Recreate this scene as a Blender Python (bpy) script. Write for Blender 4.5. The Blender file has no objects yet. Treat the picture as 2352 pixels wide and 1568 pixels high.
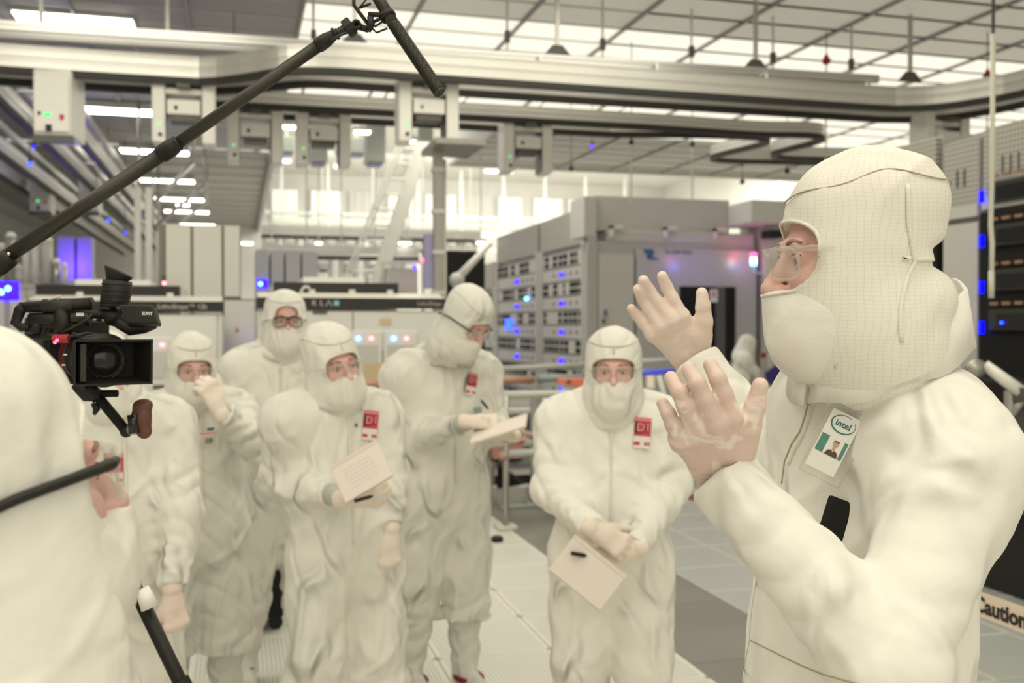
import bpy, bmesh, math, random
import numpy as np
from mathutils import Vector, Matrix
rnd = random.Random(7)
SC = bpy.context.scene
COL = SC.collection
# ------------------------------------------------------------------ camera
TH, PH, FPX = math.radians(15.4), math.radians(0.85), 2287.0
CAM = Vector((0.0, 0.0, 1.67))
cd = bpy.data.cameras.new('camera'); cam = bpy.data.objects.new('camera', cd); COL.objects.link(cam)
cam.location = CAM; cam.rotation_euler = (math.pi / 2 - PH, 0, -TH)
cd.sensor_width = 36.0; cd.lens = 36.0 * FPX / 2352.0
cd.dof.use_dof = True; cd.dof.focus_distance = 1.45; cd.dof.aperture_fstop = 5.0
cd.clip_end = 200
SC.camera = cam
# ------------------------------------------------------------------ world, lamps, exposure
WARM = (1.0, 0.945, 0.785)
wd = bpy.data.worlds.new('fab_air'); SC.world = wd; wd.use_nodes = True
wd.node_tree.nodes['Background'].inputs[0].default_value = (*WARM, 1)
wd.node_tree.nodes['Background'].inputs[1].default_value = 0.36
def area_light(name, loc, sx, sy, power, rot=(0, 0, 0), col=WARM):
    l = bpy.data.lights.new(name, 'AREA'); l.shape = 'RECTANGLE'; l.size = sx; l.size_y = sy
    l.energy = power; l.color = col
    o = bpy.data.objects.new(name, l); COL.objects.link(o); o.location = loc; o.rotation_euler = rot
    return o
area_light('ceiling_lamp_near', (-0.6, 0.6, 5.02), 6.0, 4.0, 95)
area_light('ceiling_lamp_left', (-3.2, 4.5, 5.02), 3.0, 6.0, 45)
area_light('ceiling_lamp_mid', (2.8, 6.5, 5.02), 4.0, 4.5, 80)
area_light('ceiling_lamp_far', (2.2, 13.5, 4.95), 3.0, 4.0, 60)
area_light('area_light_back', (1.0, -4.0, 3.4), 6.0, 3.0, 45, (math.radians(68), 0, 0))  # area light behind the camera, tilted forward, below ceiling height
area_light('fill_light_bay', (-1.4, 7.4, 4.98), 2.6, 3.0, 60, (math.radians(24), 0, 0))  # added fill, tilted to brighten the beige cabinet fronts in the left bay
area_light('hall_fill_left', (1.5, 24.0, 6.9), 8.0, 8.0, 560, col=(1, .97, .87))  # added area light that makes the far hall bright
area_light('hall_fill_right', (10.5, 26.0, 6.9), 8.0, 8.0, 560, col=(1, .97, .87))  # second added area light, brightens the right part of the hall
area_light('wall_fill_light', (7.0, 30.5, 6.6), 13.0, 1.6, 190, (math.radians(62), 0, 0), (1, .97, .88))  # added light turned to the far wall to make it brighter
def point_light(name, loc, power, col, r=0.05):
    l = bpy.data.lights.new(name, 'POINT'); l.energy = power; l.color = col; l.shadow_soft_size = r
    o = bpy.data.objects.new(name, l); COL.objects.link(o); o.location = loc; return o
SC.view_settings.view_transform = 'Standard'; SC.view_settings.look = 'None'
SC.view_settings.exposure = 0.60; SC.view_settings.gamma = 1.0; SC.view_settings.use_curve_mapping = False
cy = SC.cycles
cy.max_bounces = 7; cy.diffuse_bounces = 3; cy.glossy_bounces = 3; cy.transmission_bounces = 5
cy.transparent_max_bounces = 12; cy.caustics_reflective = False; cy.caustics_refractive = False
cy.sample_clamp_indirect = 4.0
# ------------------------------------------------------------------ pixel rays -> places
_F = Vector((math.sin(TH) * math.cos(PH), math.cos(TH) * math.cos(PH), -math.sin(PH)))
_R = Vector((math.cos(TH), -math.sin(TH), 0)); _U = _R.cross(_F)
def ray(px, py): return _F + (px - 1176) / FPX * _R + (784 - py) / FPX * _U
def W(px, py, d): return CAM + ray(px, py) * d
def on(px, py, ax, val):
    v = ray(px, py); return CAM + v * ((val - CAM[ax]) / v[ax])
# ------------------------------------------------------------------ materials
def nodes(m): return m.node_tree.nodes, m.node_tree.links
def mat(name, col, rough=0.5, metal=0.0, bump=0.0, bscale=40.0, vary=0.0, vscale=6.0, spec=0.5, emit=0.0, ecol=None, coat=0.0, sub=0.0):
    m = bpy.data.materials.new(name); m.use_nodes = True
    n, l = nodes(m); b = n['Principled BSDF']
    b.inputs['Base Color'].default_value = (*col, 1); b.inputs['Roughness'].default_value = rough
    b.inputs['Metallic'].default_value = metal; b.inputs['Specular IOR Level'].default_value = spec
    b.inputs['Coat Weight'].default_value = coat
    if emit: b.inputs['Emission Color'].default_value = (*(ecol or col), 1); b.inputs['Emission Strength'].default_value = emit
    tc = None
    if bump or vary:
        tc = n.new('ShaderNodeTexCoord')
    if vary:
        t = n.new('ShaderNodeTexNoise'); t.inputs['Scale'].default_value = vscale; t.inputs['Detail'].default_value = 4
        l.new(tc.outputs['Object'], t.inputs['Vector'])
        mx = n.new('ShaderNodeMix'); mx.data_type = 'RGBA'
        mx.inputs['A'].default_value = (*[c * (1 - vary) for c in col], 1); mx.inputs['B'].default_value = (*[min(1, c * (1 + vary)) for c in col], 1)
        l.new(t.outputs['Fac'], mx.inputs['Factor']); l.new(mx.outputs['Result'], b.inputs['Base Color'])
    if bump:
        t = n.new('ShaderNodeTexNoise'); t.inputs['Scale'].default_value = bscale; t.inputs['Detail'].default_value = 3
        l.new(tc.outputs['Object'], t.inputs['Vector'])
        bp = n.new('ShaderNodeBump'); bp.inputs['Strength'].default_value = bump; bp.inputs['Distance'].default_value = 0.01
        l.new(t.outputs['Fac'], bp.inputs['Height']); l.new(bp.outputs['Normal'], b.inputs['Normal'])
    return m
def math_node(n, l, op, a, b=None, c=None):
    x = n.new('ShaderNodeMath'); x.operation = op
    for i, v in enumerate((a, b, c)):
        if v is None: continue
        if isinstance(v, (int, float)): x.inputs[i].default_value = v
        else: l.new(v, x.inputs[i])
    return x.outputs[0]
def clear_mat(name, col, alpha, rough=0.08, rim=0.40):
    m = bpy.data.materials.new(name); m.use_nodes = True; n, l = nodes(m)
    b = n['Principled BSDF']; b.inputs['Base Color'].default_value = (*col, 1); b.inputs['Roughness'].default_value = rough
    b.inputs['Specular IOR Level'].default_value = 0.8
    tr = n.new('ShaderNodeBsdfTransparent'); tr.inputs[0].default_value = (0.97, 0.97, 0.95, 1); mx = n.new('ShaderNodeMixShader')
    fr = n.new('ShaderNodeLayerWeight'); fr.inputs[0].default_value = 0.25
    f = math_node(n, l, 'MULTIPLY_ADD', fr.outputs['Facing'], rim, alpha)
    l.new(f, mx.inputs[0]); l.new(tr.outputs[0], mx.inputs[1]); l.new(b.outputs[0], mx.inputs[2])
    l.new(mx.outputs[0], n['Material Output'].inputs['Surface'])
    return m
def grid_cloth(name, col, line, pitch=0.0055):
    """cleanroom hood cloth with a fine woven grid of darker threads"""
    m = mat(name, col, 0.75, bump=0.25, bscale=14, spec=0.3); n, l = nodes(m); b = n['Principled BSDF']
    tc = n.new('ShaderNodeTexCoord'); sp = n.new('ShaderNodeSeparateXYZ'); l.new(tc.outputs['Object'], sp.inputs[0])
    nz = n.new('ShaderNodeTexNoise'); nz.inputs['Scale'].default_value = 9; l.new(tc.outputs['Object'], nz.inputs['Vector'])
    wob = math_node(n, l, 'MULTIPLY', nz.outputs['Fac'], 0.022)
    ang = math_node(n, l, 'ARCTAN2', sp.outputs[0], sp.outputs[1]); arc = math_node(n, l, 'MULTIPLY', ang, 0.1)
    outs = []
    for src in (math_node(n, l, 'ADD', sp.outputs[2], wob), math_node(n, l, 'ADD', arc, wob)):
        f = math_node(n, l, 'FRACT', math_node(n, l, 'DIVIDE', src, pitch))
        outs.append(math_node(n, l, 'LESS_THAN', f, 0.14))
    ln = math_node(n, l, 'MAXIMUM', outs[0], outs[1])
    mx = n.new('ShaderNodeMix'); mx.data_type = 'RGBA'; mx.inputs['A'].default_value = (*col, 1); mx.inputs['B'].default_value = (*line, 1)
    l.new(math_node(n, l, 'MULTIPLY', ln, 0.19), mx.inputs['Factor']); l.new(mx.outputs['Result'], b.inputs['Base Color'])
    return m
def perforated(name, col, hole, pitch=0.03, frac=0.55, rough=0.5, metal=0.0, plane=(0, 1), slot=1.0):
    m = mat(name, col, rough, metal, vary=0.05, vscale=3); n, l = nodes(m); b = n['Principled BSDF']
    src = b.inputs['Base Color'].links[0].from_socket
    tc = n.new('ShaderNodeTexCoord'); sp = n.new('ShaderNodeSeparateXYZ'); l.new(tc.outputs['Object'], sp.inputs[0])
    us = []
    for k, ax in enumerate(plane):
        f = math_node(n, l, 'FRACT', math_node(n, l, 'DIVIDE', sp.outputs[ax], pitch * (slot if k == 0 else 1)))
        us.append(math_node(n, l, 'POWER', math_node(n, l, 'ABSOLUTE', math_node(n, l, 'SUBTRACT', f, 0.5)), 2))
    r = math_node(n, l, 'SQRT', math_node(n, l, 'ADD', us[0], us[1]))
    h = math_node(n, l, 'LESS_THAN', r, frac / 2)
    mx = n.new('ShaderNodeMix'); mx.data_type = 'RGBA'; mx.inputs['B'].default_value = (*hole, 1)
    l.new(h, mx.inputs['Factor']); l.new(src, mx.inputs['A']); l.new(mx.outputs['Result'], b.inputs['Base Color'])
    return m
def crease(m, scale=9.0, strength=1.0, dist=0.055):
    """ridged creases over the cloth, as relief only"""
    n, l = nodes(m); b = n['Principled BSDF']; tc = n.new('ShaderNodeTexCoord')
    mp = n.new('ShaderNodeMapping'); mp.inputs['Scale'].default_value = (1, 1, 0.55); l.new(tc.outputs['Object'], mp.inputs[0])
    t = n.new('ShaderNodeTexNoise'); t.noise_type = 'RIDGED_MULTIFRACTAL'; t.inputs['Scale'].default_value = scale; t.inputs['Detail'].default_value = 2.5
    t.inputs['Distortion'].default_value = 0.9; t.inputs['Roughness'].default_value = 0.45; l.new(mp.outputs[0], t.inputs['Vector'])
    bp = n.new('ShaderNodeBump'); bp.inputs['Strength'].default_value = strength; bp.inputs['Distance'].default_value = dist
    l.new(t.outputs['Fac'], bp.inputs['Height'])
    if b.inputs['Normal'].is_linked: l.new(b.inputs['Normal'].links[0].from_socket, bp.inputs['Normal'])
    l.new(bp.outputs['Normal'], b.inputs['Normal'])
M = {}
M['suit'] = mat('suit_cloth', (0.89, 0.865, 0.80), 0.62, bump=0.5, bscale=16, vary=0.02, spec=0.35)
M['suit_grey'] = mat('gown_cloth', (0.81, 0.79, 0.725), 0.65, bump=0.5, bscale=14, vary=0.02, spec=0.3)
M['hood'] = mat('hood_cloth', (0.85, 0.83, 0.765), 0.7, bump=0.5, bscale=18, spec=0.3)
M['hood_grid'] = grid_cloth('hood_grid_cloth', (0.86, 0.83, 0.745), (0.42, 0.40, 0.30))
M['mask'] = mat('mask_cloth', (0.84, 0.81, 0.745), 0.75, bump=0.3, bscale=30, spec=0.25)
M['trim_cloth'] = mat('trim_cloth', (0.82, 0.79, 0.70), 0.75, bump=0.35, bscale=120, spec=0.25)
M['seam'] = mat('seam_thread', (0.45, 0.38, 0.26), 0.8)
M['seam_pale'] = mat('seam_pale_thread', (0.66, 0.63, 0.54), 0.8)
M['cuff'] = mat('knit_cuff', (0.60, 0.615, 0.545), 0.9, bump=0.6, bscale=150, spec=0.2)
M['skin'] = mat('skin', (0.74, 0.45, 0.40), 0.5, bump=0.1, bscale=90, vary=0.08, vscale=14, spec=0.35)
M['glove_pale'] = mat('latex_glove_pale', (0.88, 0.77, 0.67), 0.5, bump=0.25, bscale=50, vary=0.03, vscale=20, spec=0.4)
M['glove_pink'] = mat('latex_glove_pink', (0.74, 0.56, 0.49), 0.42, bump=0.3, bscale=35, vary=0.10, vscale=18, spec=0.45)
M['glove_far'] = mat('latex_glove_far', (0.84, 0.68, 0.60), 0.45, bump=0.25, bscale=40, vary=0.05, vscale=22, spec=0.4)
M['brow'] = mat('brow_hair', (0.30, 0.19, 0.13), 0.8)
M['eye'] = mat('eye_white', (0.75, 0.68, 0.62), 0.25)
M['iris'] = mat('iris', (0.10, 0.09, 0.08), 0.2)
M['lash'] = mat('lash', (0.16, 0.09, 0.07), 0.7)
M['lens'] = clear_mat('clear_lens', (0.85, 0.85, 0.82), 0.02)
M['clear_frame'] = clear_mat('clear_frame', (0.84, 0.82, 0.76), 0.13, 0.12, 0.30)
M['black'] = mat('black_plastic', (0.013, 0.012, 0.009), 0.5, bump=0.1, bscale=200, spec=0.4)
M['black_matte'] = mat('black_matte', (0.012, 0.012, 0.010), 0.75, spec=0.25)
M['black_gloss'] = mat('black_gloss', (0.015, 0.015, 0.015), 0.18)
M['boom'] = mat('boom_carbon', (0.030, 0.027, 0.018), 0.42, bump=0.1, bscale=150)
M['charcoal'] = mat('charcoal_plastic', (0.028, 0.030, 0.021), 0.55)
M['wood'] = mat('red_wood_grip', (0.135, 0.052, 0.034), 0.45, vary=0.3, vscale=60, bump=0.1, bscale=80)
M['red_anod'] = mat('red_anodised', (0.35, 0.03, 0.03), 0.35, 0.3)
M['silver'] = mat('silver_aluminium', (0.62, 0.61, 0.585), 0.33, 0.75, vary=0.06, vscale=2)
M['rail_side'] = mat('rail_side_aluminium', (0.68, 0.665, 0.62), 0.38, 0.5, vary=0.08, vscale=1.5)
M['rail_dark'] = mat('rail_dark_slot', (0.028, 0.027, 0.022), 0.6)
M['steel'] = mat('brushed_steel', (0.50, 0.49, 0.455), 0.35, 0.7, vary=0.1, vscale=4)
M['cab_white'] = mat('cabinet_white', (0.74, 0.73, 0.69), 0.45, vary=0.03, vscale=2)
M['cab_beige'] = mat('cabinet_beige', (0.70, 0.68, 0.61), 0.5, vary=0.03, vscale=2)
M['cab_grey'] = mat('cabinet_grey', (0.45, 0.44, 0.42), 0.4, vary=0.05, vscale=2)
M['cab_mid'] = mat('cabinet_mid_grey', (0.57, 0.555, 0.52), 0.4, vary=0.05, vscale=2)
M['cab_dark'] = mat('cabinet_dark', (0.10, 0.10, 0.095), 0.5)
M['band'] = mat('black_band', (0.016, 0.013, 0.012), 0.35)
M['oht'] = mat('carrier_shell', (0.90, 0.88, 0.82), 0.4, vary=0.02)
M['oht_dark'] = mat('carrier_works', (0.12, 0.12, 0.10), 0.5, vary=0.4, vscale=60)
M['white_paint'] = mat('white_paint', (0.82, 0.83, 0.77), 0.5)
M['green_white'] = mat('pale_green_paint', (0.70, 0.74, 0.66), 0.5)
M['ceil_dim'] = mat('ceiling_panel_faint_glow', (0.80, 0.78, 0.71), 0.6, vary=0.04, vscale=1.2, emit=0.12, ecol=(1.0, 0.955, 0.79))  # weak glow added to the dim panels, which render too dark by bounce alone
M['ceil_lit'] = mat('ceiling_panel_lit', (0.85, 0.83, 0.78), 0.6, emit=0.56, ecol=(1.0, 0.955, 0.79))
M['ceil_grey'] = mat('ceiling_panel_grey', (0.42, 0.41, 0.385), 0.55, vary=0.05, vscale=1.5)
M['ceil_bar'] = mat('ceiling_bar', (0.34, 0.33, 0.31), 0.45, 0.3)
M['ceil_bar_pale'] = mat('ceiling_cross_bar', (0.60, 0.585, 0.54), 0.5, 0.2)
M['lamp'] = mat('lamp_glow', (1, 1, 1), 0.5, emit=5.0, ecol=(1.0, 0.97, 0.86))
M['window_glow'] = mat('window_glow', (0.9, 0.88, 0.8), 0.6, emit=0.35, ecol=(1.0, 0.96, 0.84))
M['wall_pale'] = mat('wall_pale', (0.84, 0.82, 0.77), 0.7, vary=0.05, vscale=1)
M['wall_grey'] = mat('wall_grey', (0.40, 0.40, 0.385), 0.6, vary=0.06, vscale=1)
M['floor_perf'] = perforated('floor_perforated', (0.80, 0.785, 0.72), (0.42, 0.41, 0.36), 0.021, 0.62, 0.4)
M['floor_blue'] = perforated('floor_blue_grey', (0.50, 0.515, 0.49), (0.36, 0.375, 0.36), 0.021, 0.6, 0.35)
M['floor_dark'] = mat('floor_dark_gloss', (0.235, 0.225, 0.195), 0.36, vary=0.25, vscale=1.2)
M['floor_joint'] = mat('floor_joint', (0.80, 0.78, 0.70), 0.5)
M['grille'] = perforated('grille_grey', (0.47, 0.455, 0.41), (0.24, 0.235, 0.21), 0.035, 0.66, 0.5, plane=(1, 2))
M['red'] = mat('badge_red', (0.62, 0.045, 0.085), 0.5)
M['badge_dark'] = mat('badge_dark', (0.06, 0.02, 0.02), 0.5)
M['badge_pink'] = mat('badge_pink', (0.80, 0.33, 0.32), 0.5)
M['badge_white'] = mat('badge_white', (0.84, 0.78, 0.72), 0.45)
M['teal'] = mat('logo_teal', (0.045, 0.17, 0.16), 0.5)
M['teal_plus'] = mat('logo_cyan', (0.10, 0.45, 0.58), 0.5)
M['photo_skin'] = mat('photo_skin', (0.62, 0.36, 0.27), 0.5)
M['photo_shirt'] = mat('photo_shirt', (0.11, 0.06, 0.045), 0.5)
M['hair_print'] = mat('photo_hair', (0.20, 0.10, 0.05), 0.5)
M['tape_pink'] = mat('tape_pink', (0.80, 0.50, 0.38), 0.5)
M['tape_pale'] = mat('tape_pale', (0.84, 0.70, 0.58), 0.5)
M['ink'] = mat('ink', (0.02, 0.018, 0.016), 0.5)
M['ink_grey'] = mat('ink_grey', (0.48, 0.44, 0.42), 0.5)
M['paper'] = mat('paper', (0.86, 0.77, 0.70), 0.7, bump=0.05)
M['orange'] = mat('orange_cover', (0.78, 0.20, 0.11), 0.5)
M['brown_bar'] = mat('copper_bar', (0.48, 0.26, 0.18), 0.45)
M['teal_bar'] = mat('grey_green_bar', (0.30, 0.37, 0.36), 0.4)
M['blue_glow_bar'] = mat('blue_glow_bar', (0.08, 0.12, 0.62), 0.4, emit=0.15, ecol=(0.1, 0.1, 1))  # rail paint with a faint blue glow added, not a lamp
M['violet'] = mat('violet_pillar', (0.33, 0.31, 0.52), 0.45)
M['cardboard'] = mat('cardboard', (0.66, 0.52, 0.33), 0.7)
M['led_blue'] = mat('led_blue', (0.02, 0.0, 1), 0.4, emit=5.0, ecol=(0.012, 0.0, 1.0))
M['led_blue2'] = mat('led_blue_bright', (0.0, 0.15, 1), 0.4, emit=3.5, ecol=(0.012, 0.045, 1.0))
M['led_cyan'] = mat('led_cyan', (0.1, 0.5, 1), 0.4, emit=7.0, ecol=(0.10, 0.42, 1.0))
M['led_pink'] = mat('led_pink', (1, 0.2, 0.3), 0.4, emit=3.5, ecol=(1.0, 0.20, 0.26))
M['led_red'] = mat('led_red', (1, 0.02, 0.05), 0.4, emit=8.0, ecol=(1.0, 0.03, 0.10))
M['led_green'] = mat('led_green', (0.05, 0.6, 0.2), 0.4, emit=0.9, ecol=(0.04, 0.7, 0.2))
M['led_white'] = mat('led_white', (1, 1, 1), 0.4, emit=9.0, ecol=(1.0, 0.98, 0.9))
M['shoe_red'] = mat('shoe_crimson', (0.20, 0.008, 0.03), 0.5)
M['vio_cab'] = mat('pale_violet_cabinet', (0.60, 0.60, 0.64), 0.45, vary=0.03)
M['front_violet'] = mat('front_grey_violet', (0.50, 0.49, 0.50), 0.3, 0.1)
M['mark_blue'] = mat('mark_blue', (0.05, 0.13, 0.30), 0.5)
M['led_bar'] = mat('led_bar_blue', (0, 0, 1), 0.4, emit=3.0, ecol=(0.0, 0.0, 1.0))
M['bronze'] = mat('bronze_strip', (0.42, 0.26, 0.16), 0.35, 0.4, vary=0.4, vscale=30)
M['teal_bar2'] = mat('pale_pipe', (0.56, 0.57, 0.52), 0.4)
M['pink_cap'] = mat('pinkish_plastic', (0.52, 0.27, 0.24), 0.5)
M['card_white'] = mat('card_white', (0.87, 0.855, 0.80), 0.35)
M['sleeve_clear'] = clear_mat('badge_sleeve_clear', (0.86, 0.85, 0.80), 0.10, 0.1)
M['badge_pinkred'] = mat('badge_pinkred', (0.80, 0.13, 0.14), 0.45)
M['photo_teal'] = mat('photo_teal', (0.10, 0.27, 0.22), 0.5, vary=.2, vscale=90)
M['paper_edge'] = mat('paper_edge', (0.80, 0.72, 0.62), 0.7)
M['cab_joint'] = mat('cabinet_joint', (0.22, 0.21, 0.18), 0.6)  # dark carcass colour that shows in the joints between the doors
M['ink_brown'] = mat('ink_brown', (0.30, 0.18, 0.13), 0.5)
M['column_steel'] = mat('column_steel', (0.36, 0.345, 0.31), 0.4, 0.5, vary=0.1, vscale=4)
M['navy'] = mat('navy_plastic', (0.035, 0.03, 0.22), 0.4)
M['hose'] = mat('pale_hose', (0.68, 0.66, 0.56), 0.5)
def patches(m, col, scale, lo, hi):
    """paler places where the latex stands off the hand"""
    n, l = nodes(m); b = n['Principled BSDF']; src = b.inputs['Base Color'].links[0].from_socket
    tc = n.new('ShaderNodeTexCoord'); t = n.new('ShaderNodeTexNoise'); t.inputs['Scale'].default_value = scale; t.inputs['Detail'].default_value = 5; t.inputs['Distortion'].default_value = 1.2
    l.new(tc.outputs['Object'], t.inputs['Vector']); mr = n.new('ShaderNodeMapRange'); mr.inputs['From Min'].default_value = lo; mr.inputs['From Max'].default_value = hi
    l.new(t.outputs['Fac'], mr.inputs['Value']); mx = n.new('ShaderNodeMix'); mx.data_type = 'RGBA'; mx.inputs['B'].default_value = (*col, 1)
    l.new(mr.outputs['Result'], mx.inputs['Factor']); l.new(src, mx.inputs['A']); l.new(mx.outputs['Result'], b.inputs['Base Color'])
patches(M['glove_pink'], (0.86, 0.75, 0.66), 17, .54, .60); patches(M['glove_far'], (0.88, 0.77, 0.70), 15, .55, .66)
crease(M['glove_pink'], 30, 0.35, 0.006); crease(M['glove_far'], 26, 0.25, 0.006)
for k in ('suit', 'suit_grey', 'hood', 'mask'): crease(M[k])
crease(M['hood_grid'], 6.0, 0.25, 0.03)
# ------------------------------------------------------------------ mesh helpers
class MB:
    def __init__(s): s.v = []; s.f = []; s.m = []
    def add(s, vs, fs, mi=0):
        b = len(s.v); s.v += [tuple(v) for v in vs]; s.f += [tuple(i + b for i in f) for f in fs]; s.m += [mi] * len(fs); return s
    def box(s, c, size, mi=0, R=None):
        h = [x / 2 for x in size]; c = Vector(c)
        vs = [Vector((sx * h[0], sy * h[1], sz * h[2])) for sx in (-1, 1) for sy in (-1, 1) for sz in (-1, 1)]
        if R is not None: vs = [R @ v for v in vs]
        return s.add([v + c for v in vs], [(0, 1, 3, 2), (4, 6, 7, 5), (0, 4, 5, 1), (2, 3, 7, 6), (0, 2, 6, 4), (1, 5, 7, 3)], mi)
    def bx(s, x0, x1, y0, y1, z0, z1, mi=0):
        return s.box(((x0 + x1) / 2, (y0 + y1) / 2, (z0 + z1) / 2), (abs(x1 - x0), abs(y1 - y0), abs(z1 - z0)), mi)
    def tube(s, pts, r, n=10, mi=0, cap=True, closed=False):
        pts = [Vector(p) for p in pts]; N = len(pts); rs = r if isinstance(r, (list, tuple)) else [r] * N
        vs = []; u = None
        for i, p in enumerate(pts):
            a = pts[(i - 1) % N] if (closed or i > 0) else p; b = pts[(i + 1) % N] if (closed or i < N - 1) else p
            t = (b - a).normalized() if (b - a).length > 1e-9 else Vector((0, 0, 1))
            if u is None: u = t.cross(Vector((0, 0, 1)) if abs(t.z) < .9 else Vector((1, 0, 0))).normalized()
            else:
                u = (u - t * u.dot(t)); u = u.normalized() if u.length > 1e-6 else t.orthogonal().normalized()
            w = t.cross(u)
            for k in range(n):
                an = 2 * math.pi * k / n; vs.append(p + (u * math.cos(an) + w * math.sin(an)) * rs[i])
        fs = []
        for i in range(N if closed else N - 1):
            j = (i + 1) % N
            for k in range(n):
                q = (k + 1) % n; fs.append((i * n + k, i * n + q, j * n + q, j * n + k))
        if cap and not closed: fs.append(tuple(range(n - 1, -1, -1))); fs.append(tuple((N - 1) * n + k for k in range(n)))
        return s.add(vs, fs, mi)
    def cyl(s, a, b, r, n=16, mi=0, r2=None):
        return s.tube([a, b], [r, r if r2 is None else r2], n, mi)
    def prism(s, poly, axis, lo, hi, mi=0):
        """poly = 2D points in the other two axes (order x,y,z minus axis)"""
        def P(p, t):
            q = list(p); q.insert(axis, t); return q
        n = len(poly); vs = [P(p, lo) for p in poly] + [P(p, hi) for p in poly]
        fs = [tuple(range(n - 1, -1, -1)), tuple(range(n, 2 * n))] + [(i, (i + 1) % n, n + (i + 1) % n, n + i) for i in range(n)]
        return s.add(vs, fs, mi)
    def sweep(s, prof, path, mi=0, closed=False):
        """profile (offset sideways, up) swept along a level path"""
        path = [Vector(p) for p in path]; N = len(path); n = len(prof); vs = []
        for i, p in enumerate(path):
            a = path[(i - 1) % N] if (closed or i > 0) else p; b = path[(i + 1) % N] if (closed or i < N - 1) else p
            t = b - a; t.z = 0; t.normalize(); sd = Vector((-t.y, t.x, 0))
            vs += [p + sd * q[0] + Vector((0, 0, q[1])) for q in prof]
        fs = []
        for i in range(N if closed else N - 1):
            j = (i + 1) % N
            for k in range(n):
                q = (k + 1) % n; fs.append((i * n + k, j * n + k, j * n + q, i * n + q))
        if not closed: fs += [tuple(range(n)), tuple((N - 1) * n + k for k in range(n - 1, -1, -1))]
        return s.add(vs, fs, mi)
    def sphere(s, c, r, n=12, mi=0, sc=(1, 1, 1)):
        c = Vector(c); vs = []; m = n // 2
        for i in range(1, m):
            a = math.pi * i / m
            for k in range(n):
                b = 2 * math.pi * k / n
                vs.append(c + Vector((math.sin(a) * math.cos(b) * sc[0], math.sin(a) * math.sin(b) * sc[1], math.cos(a) * sc[2])) * r)
        top = len(vs); vs += [c + Vector((0, 0, r * sc[2])), c - Vector((0, 0, r * sc[2]))]
        fs = [(i * n + k, (i + 1) * n + k, (i + 1) * n + (k + 1) % n, i * n + (k + 1) % n) for i in range(m - 2) for k in range(n)]
        fs += [(top, k, (k + 1) % n) for k in range(n)] + [(top + 1, (m - 2) * n + (k + 1) % n, (m - 2) * n + k) for k in range(n)]
        return s.add(vs, fs, mi)
    def lathe(s, prof, c=(0, 0, 0), n=24, R=None, mi=0):
        """prof = (radius, height) along local z"""
        c = Vector(c); vs = []
        for r, z in prof:
            for k in range(n):
                a = 2 * math.pi * k / n; v = Vector((r * math.cos(a), r * math.sin(a), z)); vs.append((R @ v if R is not None else v) + c)
        N = len(prof)
        fs = [(i * n + k, i * n + (k + 1) % n, (i + 1) * n + (k + 1) % n, (i + 1) * n + k) for i in range(N - 1) for k in range(n)]
        if prof[0][0] > 1e-6: fs.append(tuple(range(n - 1, -1, -1)))
        if prof[-1][0] > 1e-6: fs.append(tuple((N - 1) * n + k for k in range(n)))
        return s.add(vs, fs, mi)
def link(name, me, parent=None):
    o = bpy.data.objects.new(name, me); COL.objects.link(o)
    if parent is not None: o.parent = parent
    return o
def obj(name, mb, mats, parent=None, smooth=False, bevel=0.0, loc=None, mtx=None):
    me = bpy.data.meshes.new(name); me.from_pydata(mb.v, [], mb.f)
    for m in (mats if isinstance(mats, (list, tuple)) else [mats]): me.materials.append(M[m] if isinstance(m, str) else m)
    me.polygons.foreach_set('material_index', mb.m)
    if smooth: me.polygons.foreach_set('use_smooth', [True] * len(me.polygons))
    bm = bmesh.new(); bm.from_mesh(me); bmesh.ops.recalc_face_normals(bm, faces=bm.faces)
    if bevel: bmesh.ops.bevel(bm, geom=bm.edges[:], offset=bevel, segments=2 if bevel > .004 else 1, profile=0.6, affect='EDGES', clamp_overlap=True)
    bm.to_mesh(me); bm.free(); me.update()
    o = link(name, me, parent)
    if loc is not None: o.location = loc
    if mtx is not None: o.matrix_local = mtx
    return o
def tag(o, label, cat, group=None):
    o['label'] = label; o['category'] = cat
    if group: o['group'] = group
    return o
def thing(name, label, cat, loc=(0, 0, 0), rz=0.0, group=None):
    o = bpy.data.objects.new(name, None); COL.objects.link(o); o.location = loc; o.rotation_euler = (0, 0, rz)
    o.empty_display_size = 0.1
    return tag(o, label, cat, group)
def struct(o): o['kind'] = 'structure'; return o
def stuff(o): o['kind'] = 'stuff'; return o
def dup(root, loc=None, rz=None, label=None, group=None, mtx=None):
    """a copy of a thing with copies of its parts and sub-parts (mesh data shared)"""
    def cp(o, par):
        c = o.copy(); COL.objects.link(c)
        if par is not None: c.parent = par
        for ch in kids.get(o.name, []): cp(ch, c)
        return c
    kids = {}
    for o in root.children_recursive: kids.setdefault(o.parent.name, []).append(o)
    r = cp(root, None)
    if loc is not None: r.location = loc
    if rz is not None: r.rotation_euler = (0, 0, rz)
    if label: r['label'] = label
    if group: r['group'] = group
    return r
def text(name, body, size, m, parent=None, mtx=None, depth=0.0008, bold=0.0, shear=0.0, xs=1.0, align='CENTER'):
    c = bpy.data.curves.new(name, 'FONT'); c.body = body; c.size = size; c.extrude = depth; c.offset = bold; c.shear = shear
    c.align_x = align; c.align_y = 'CENTER'; c.resolution_u = 3
    t = bpy.data.objects.new('tmp', c); COL.objects.link(t)
    bpy.context.view_layer.update()
    me = bpy.data.meshes.new_from_object(t.evaluated_get(bpy.context.evaluated_depsgraph_get()))
    bpy.data.objects.remove(t); bpy.data.curves.remove(c)
    if xs != 1.0:
        for v in me.vertices: v.co.x *= xs
    me.materials.clear(); me.materials.append(M[m])
    o = link(name, me, parent)
    if mtx is not None: o.matrix_local = mtx
    return o
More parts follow.
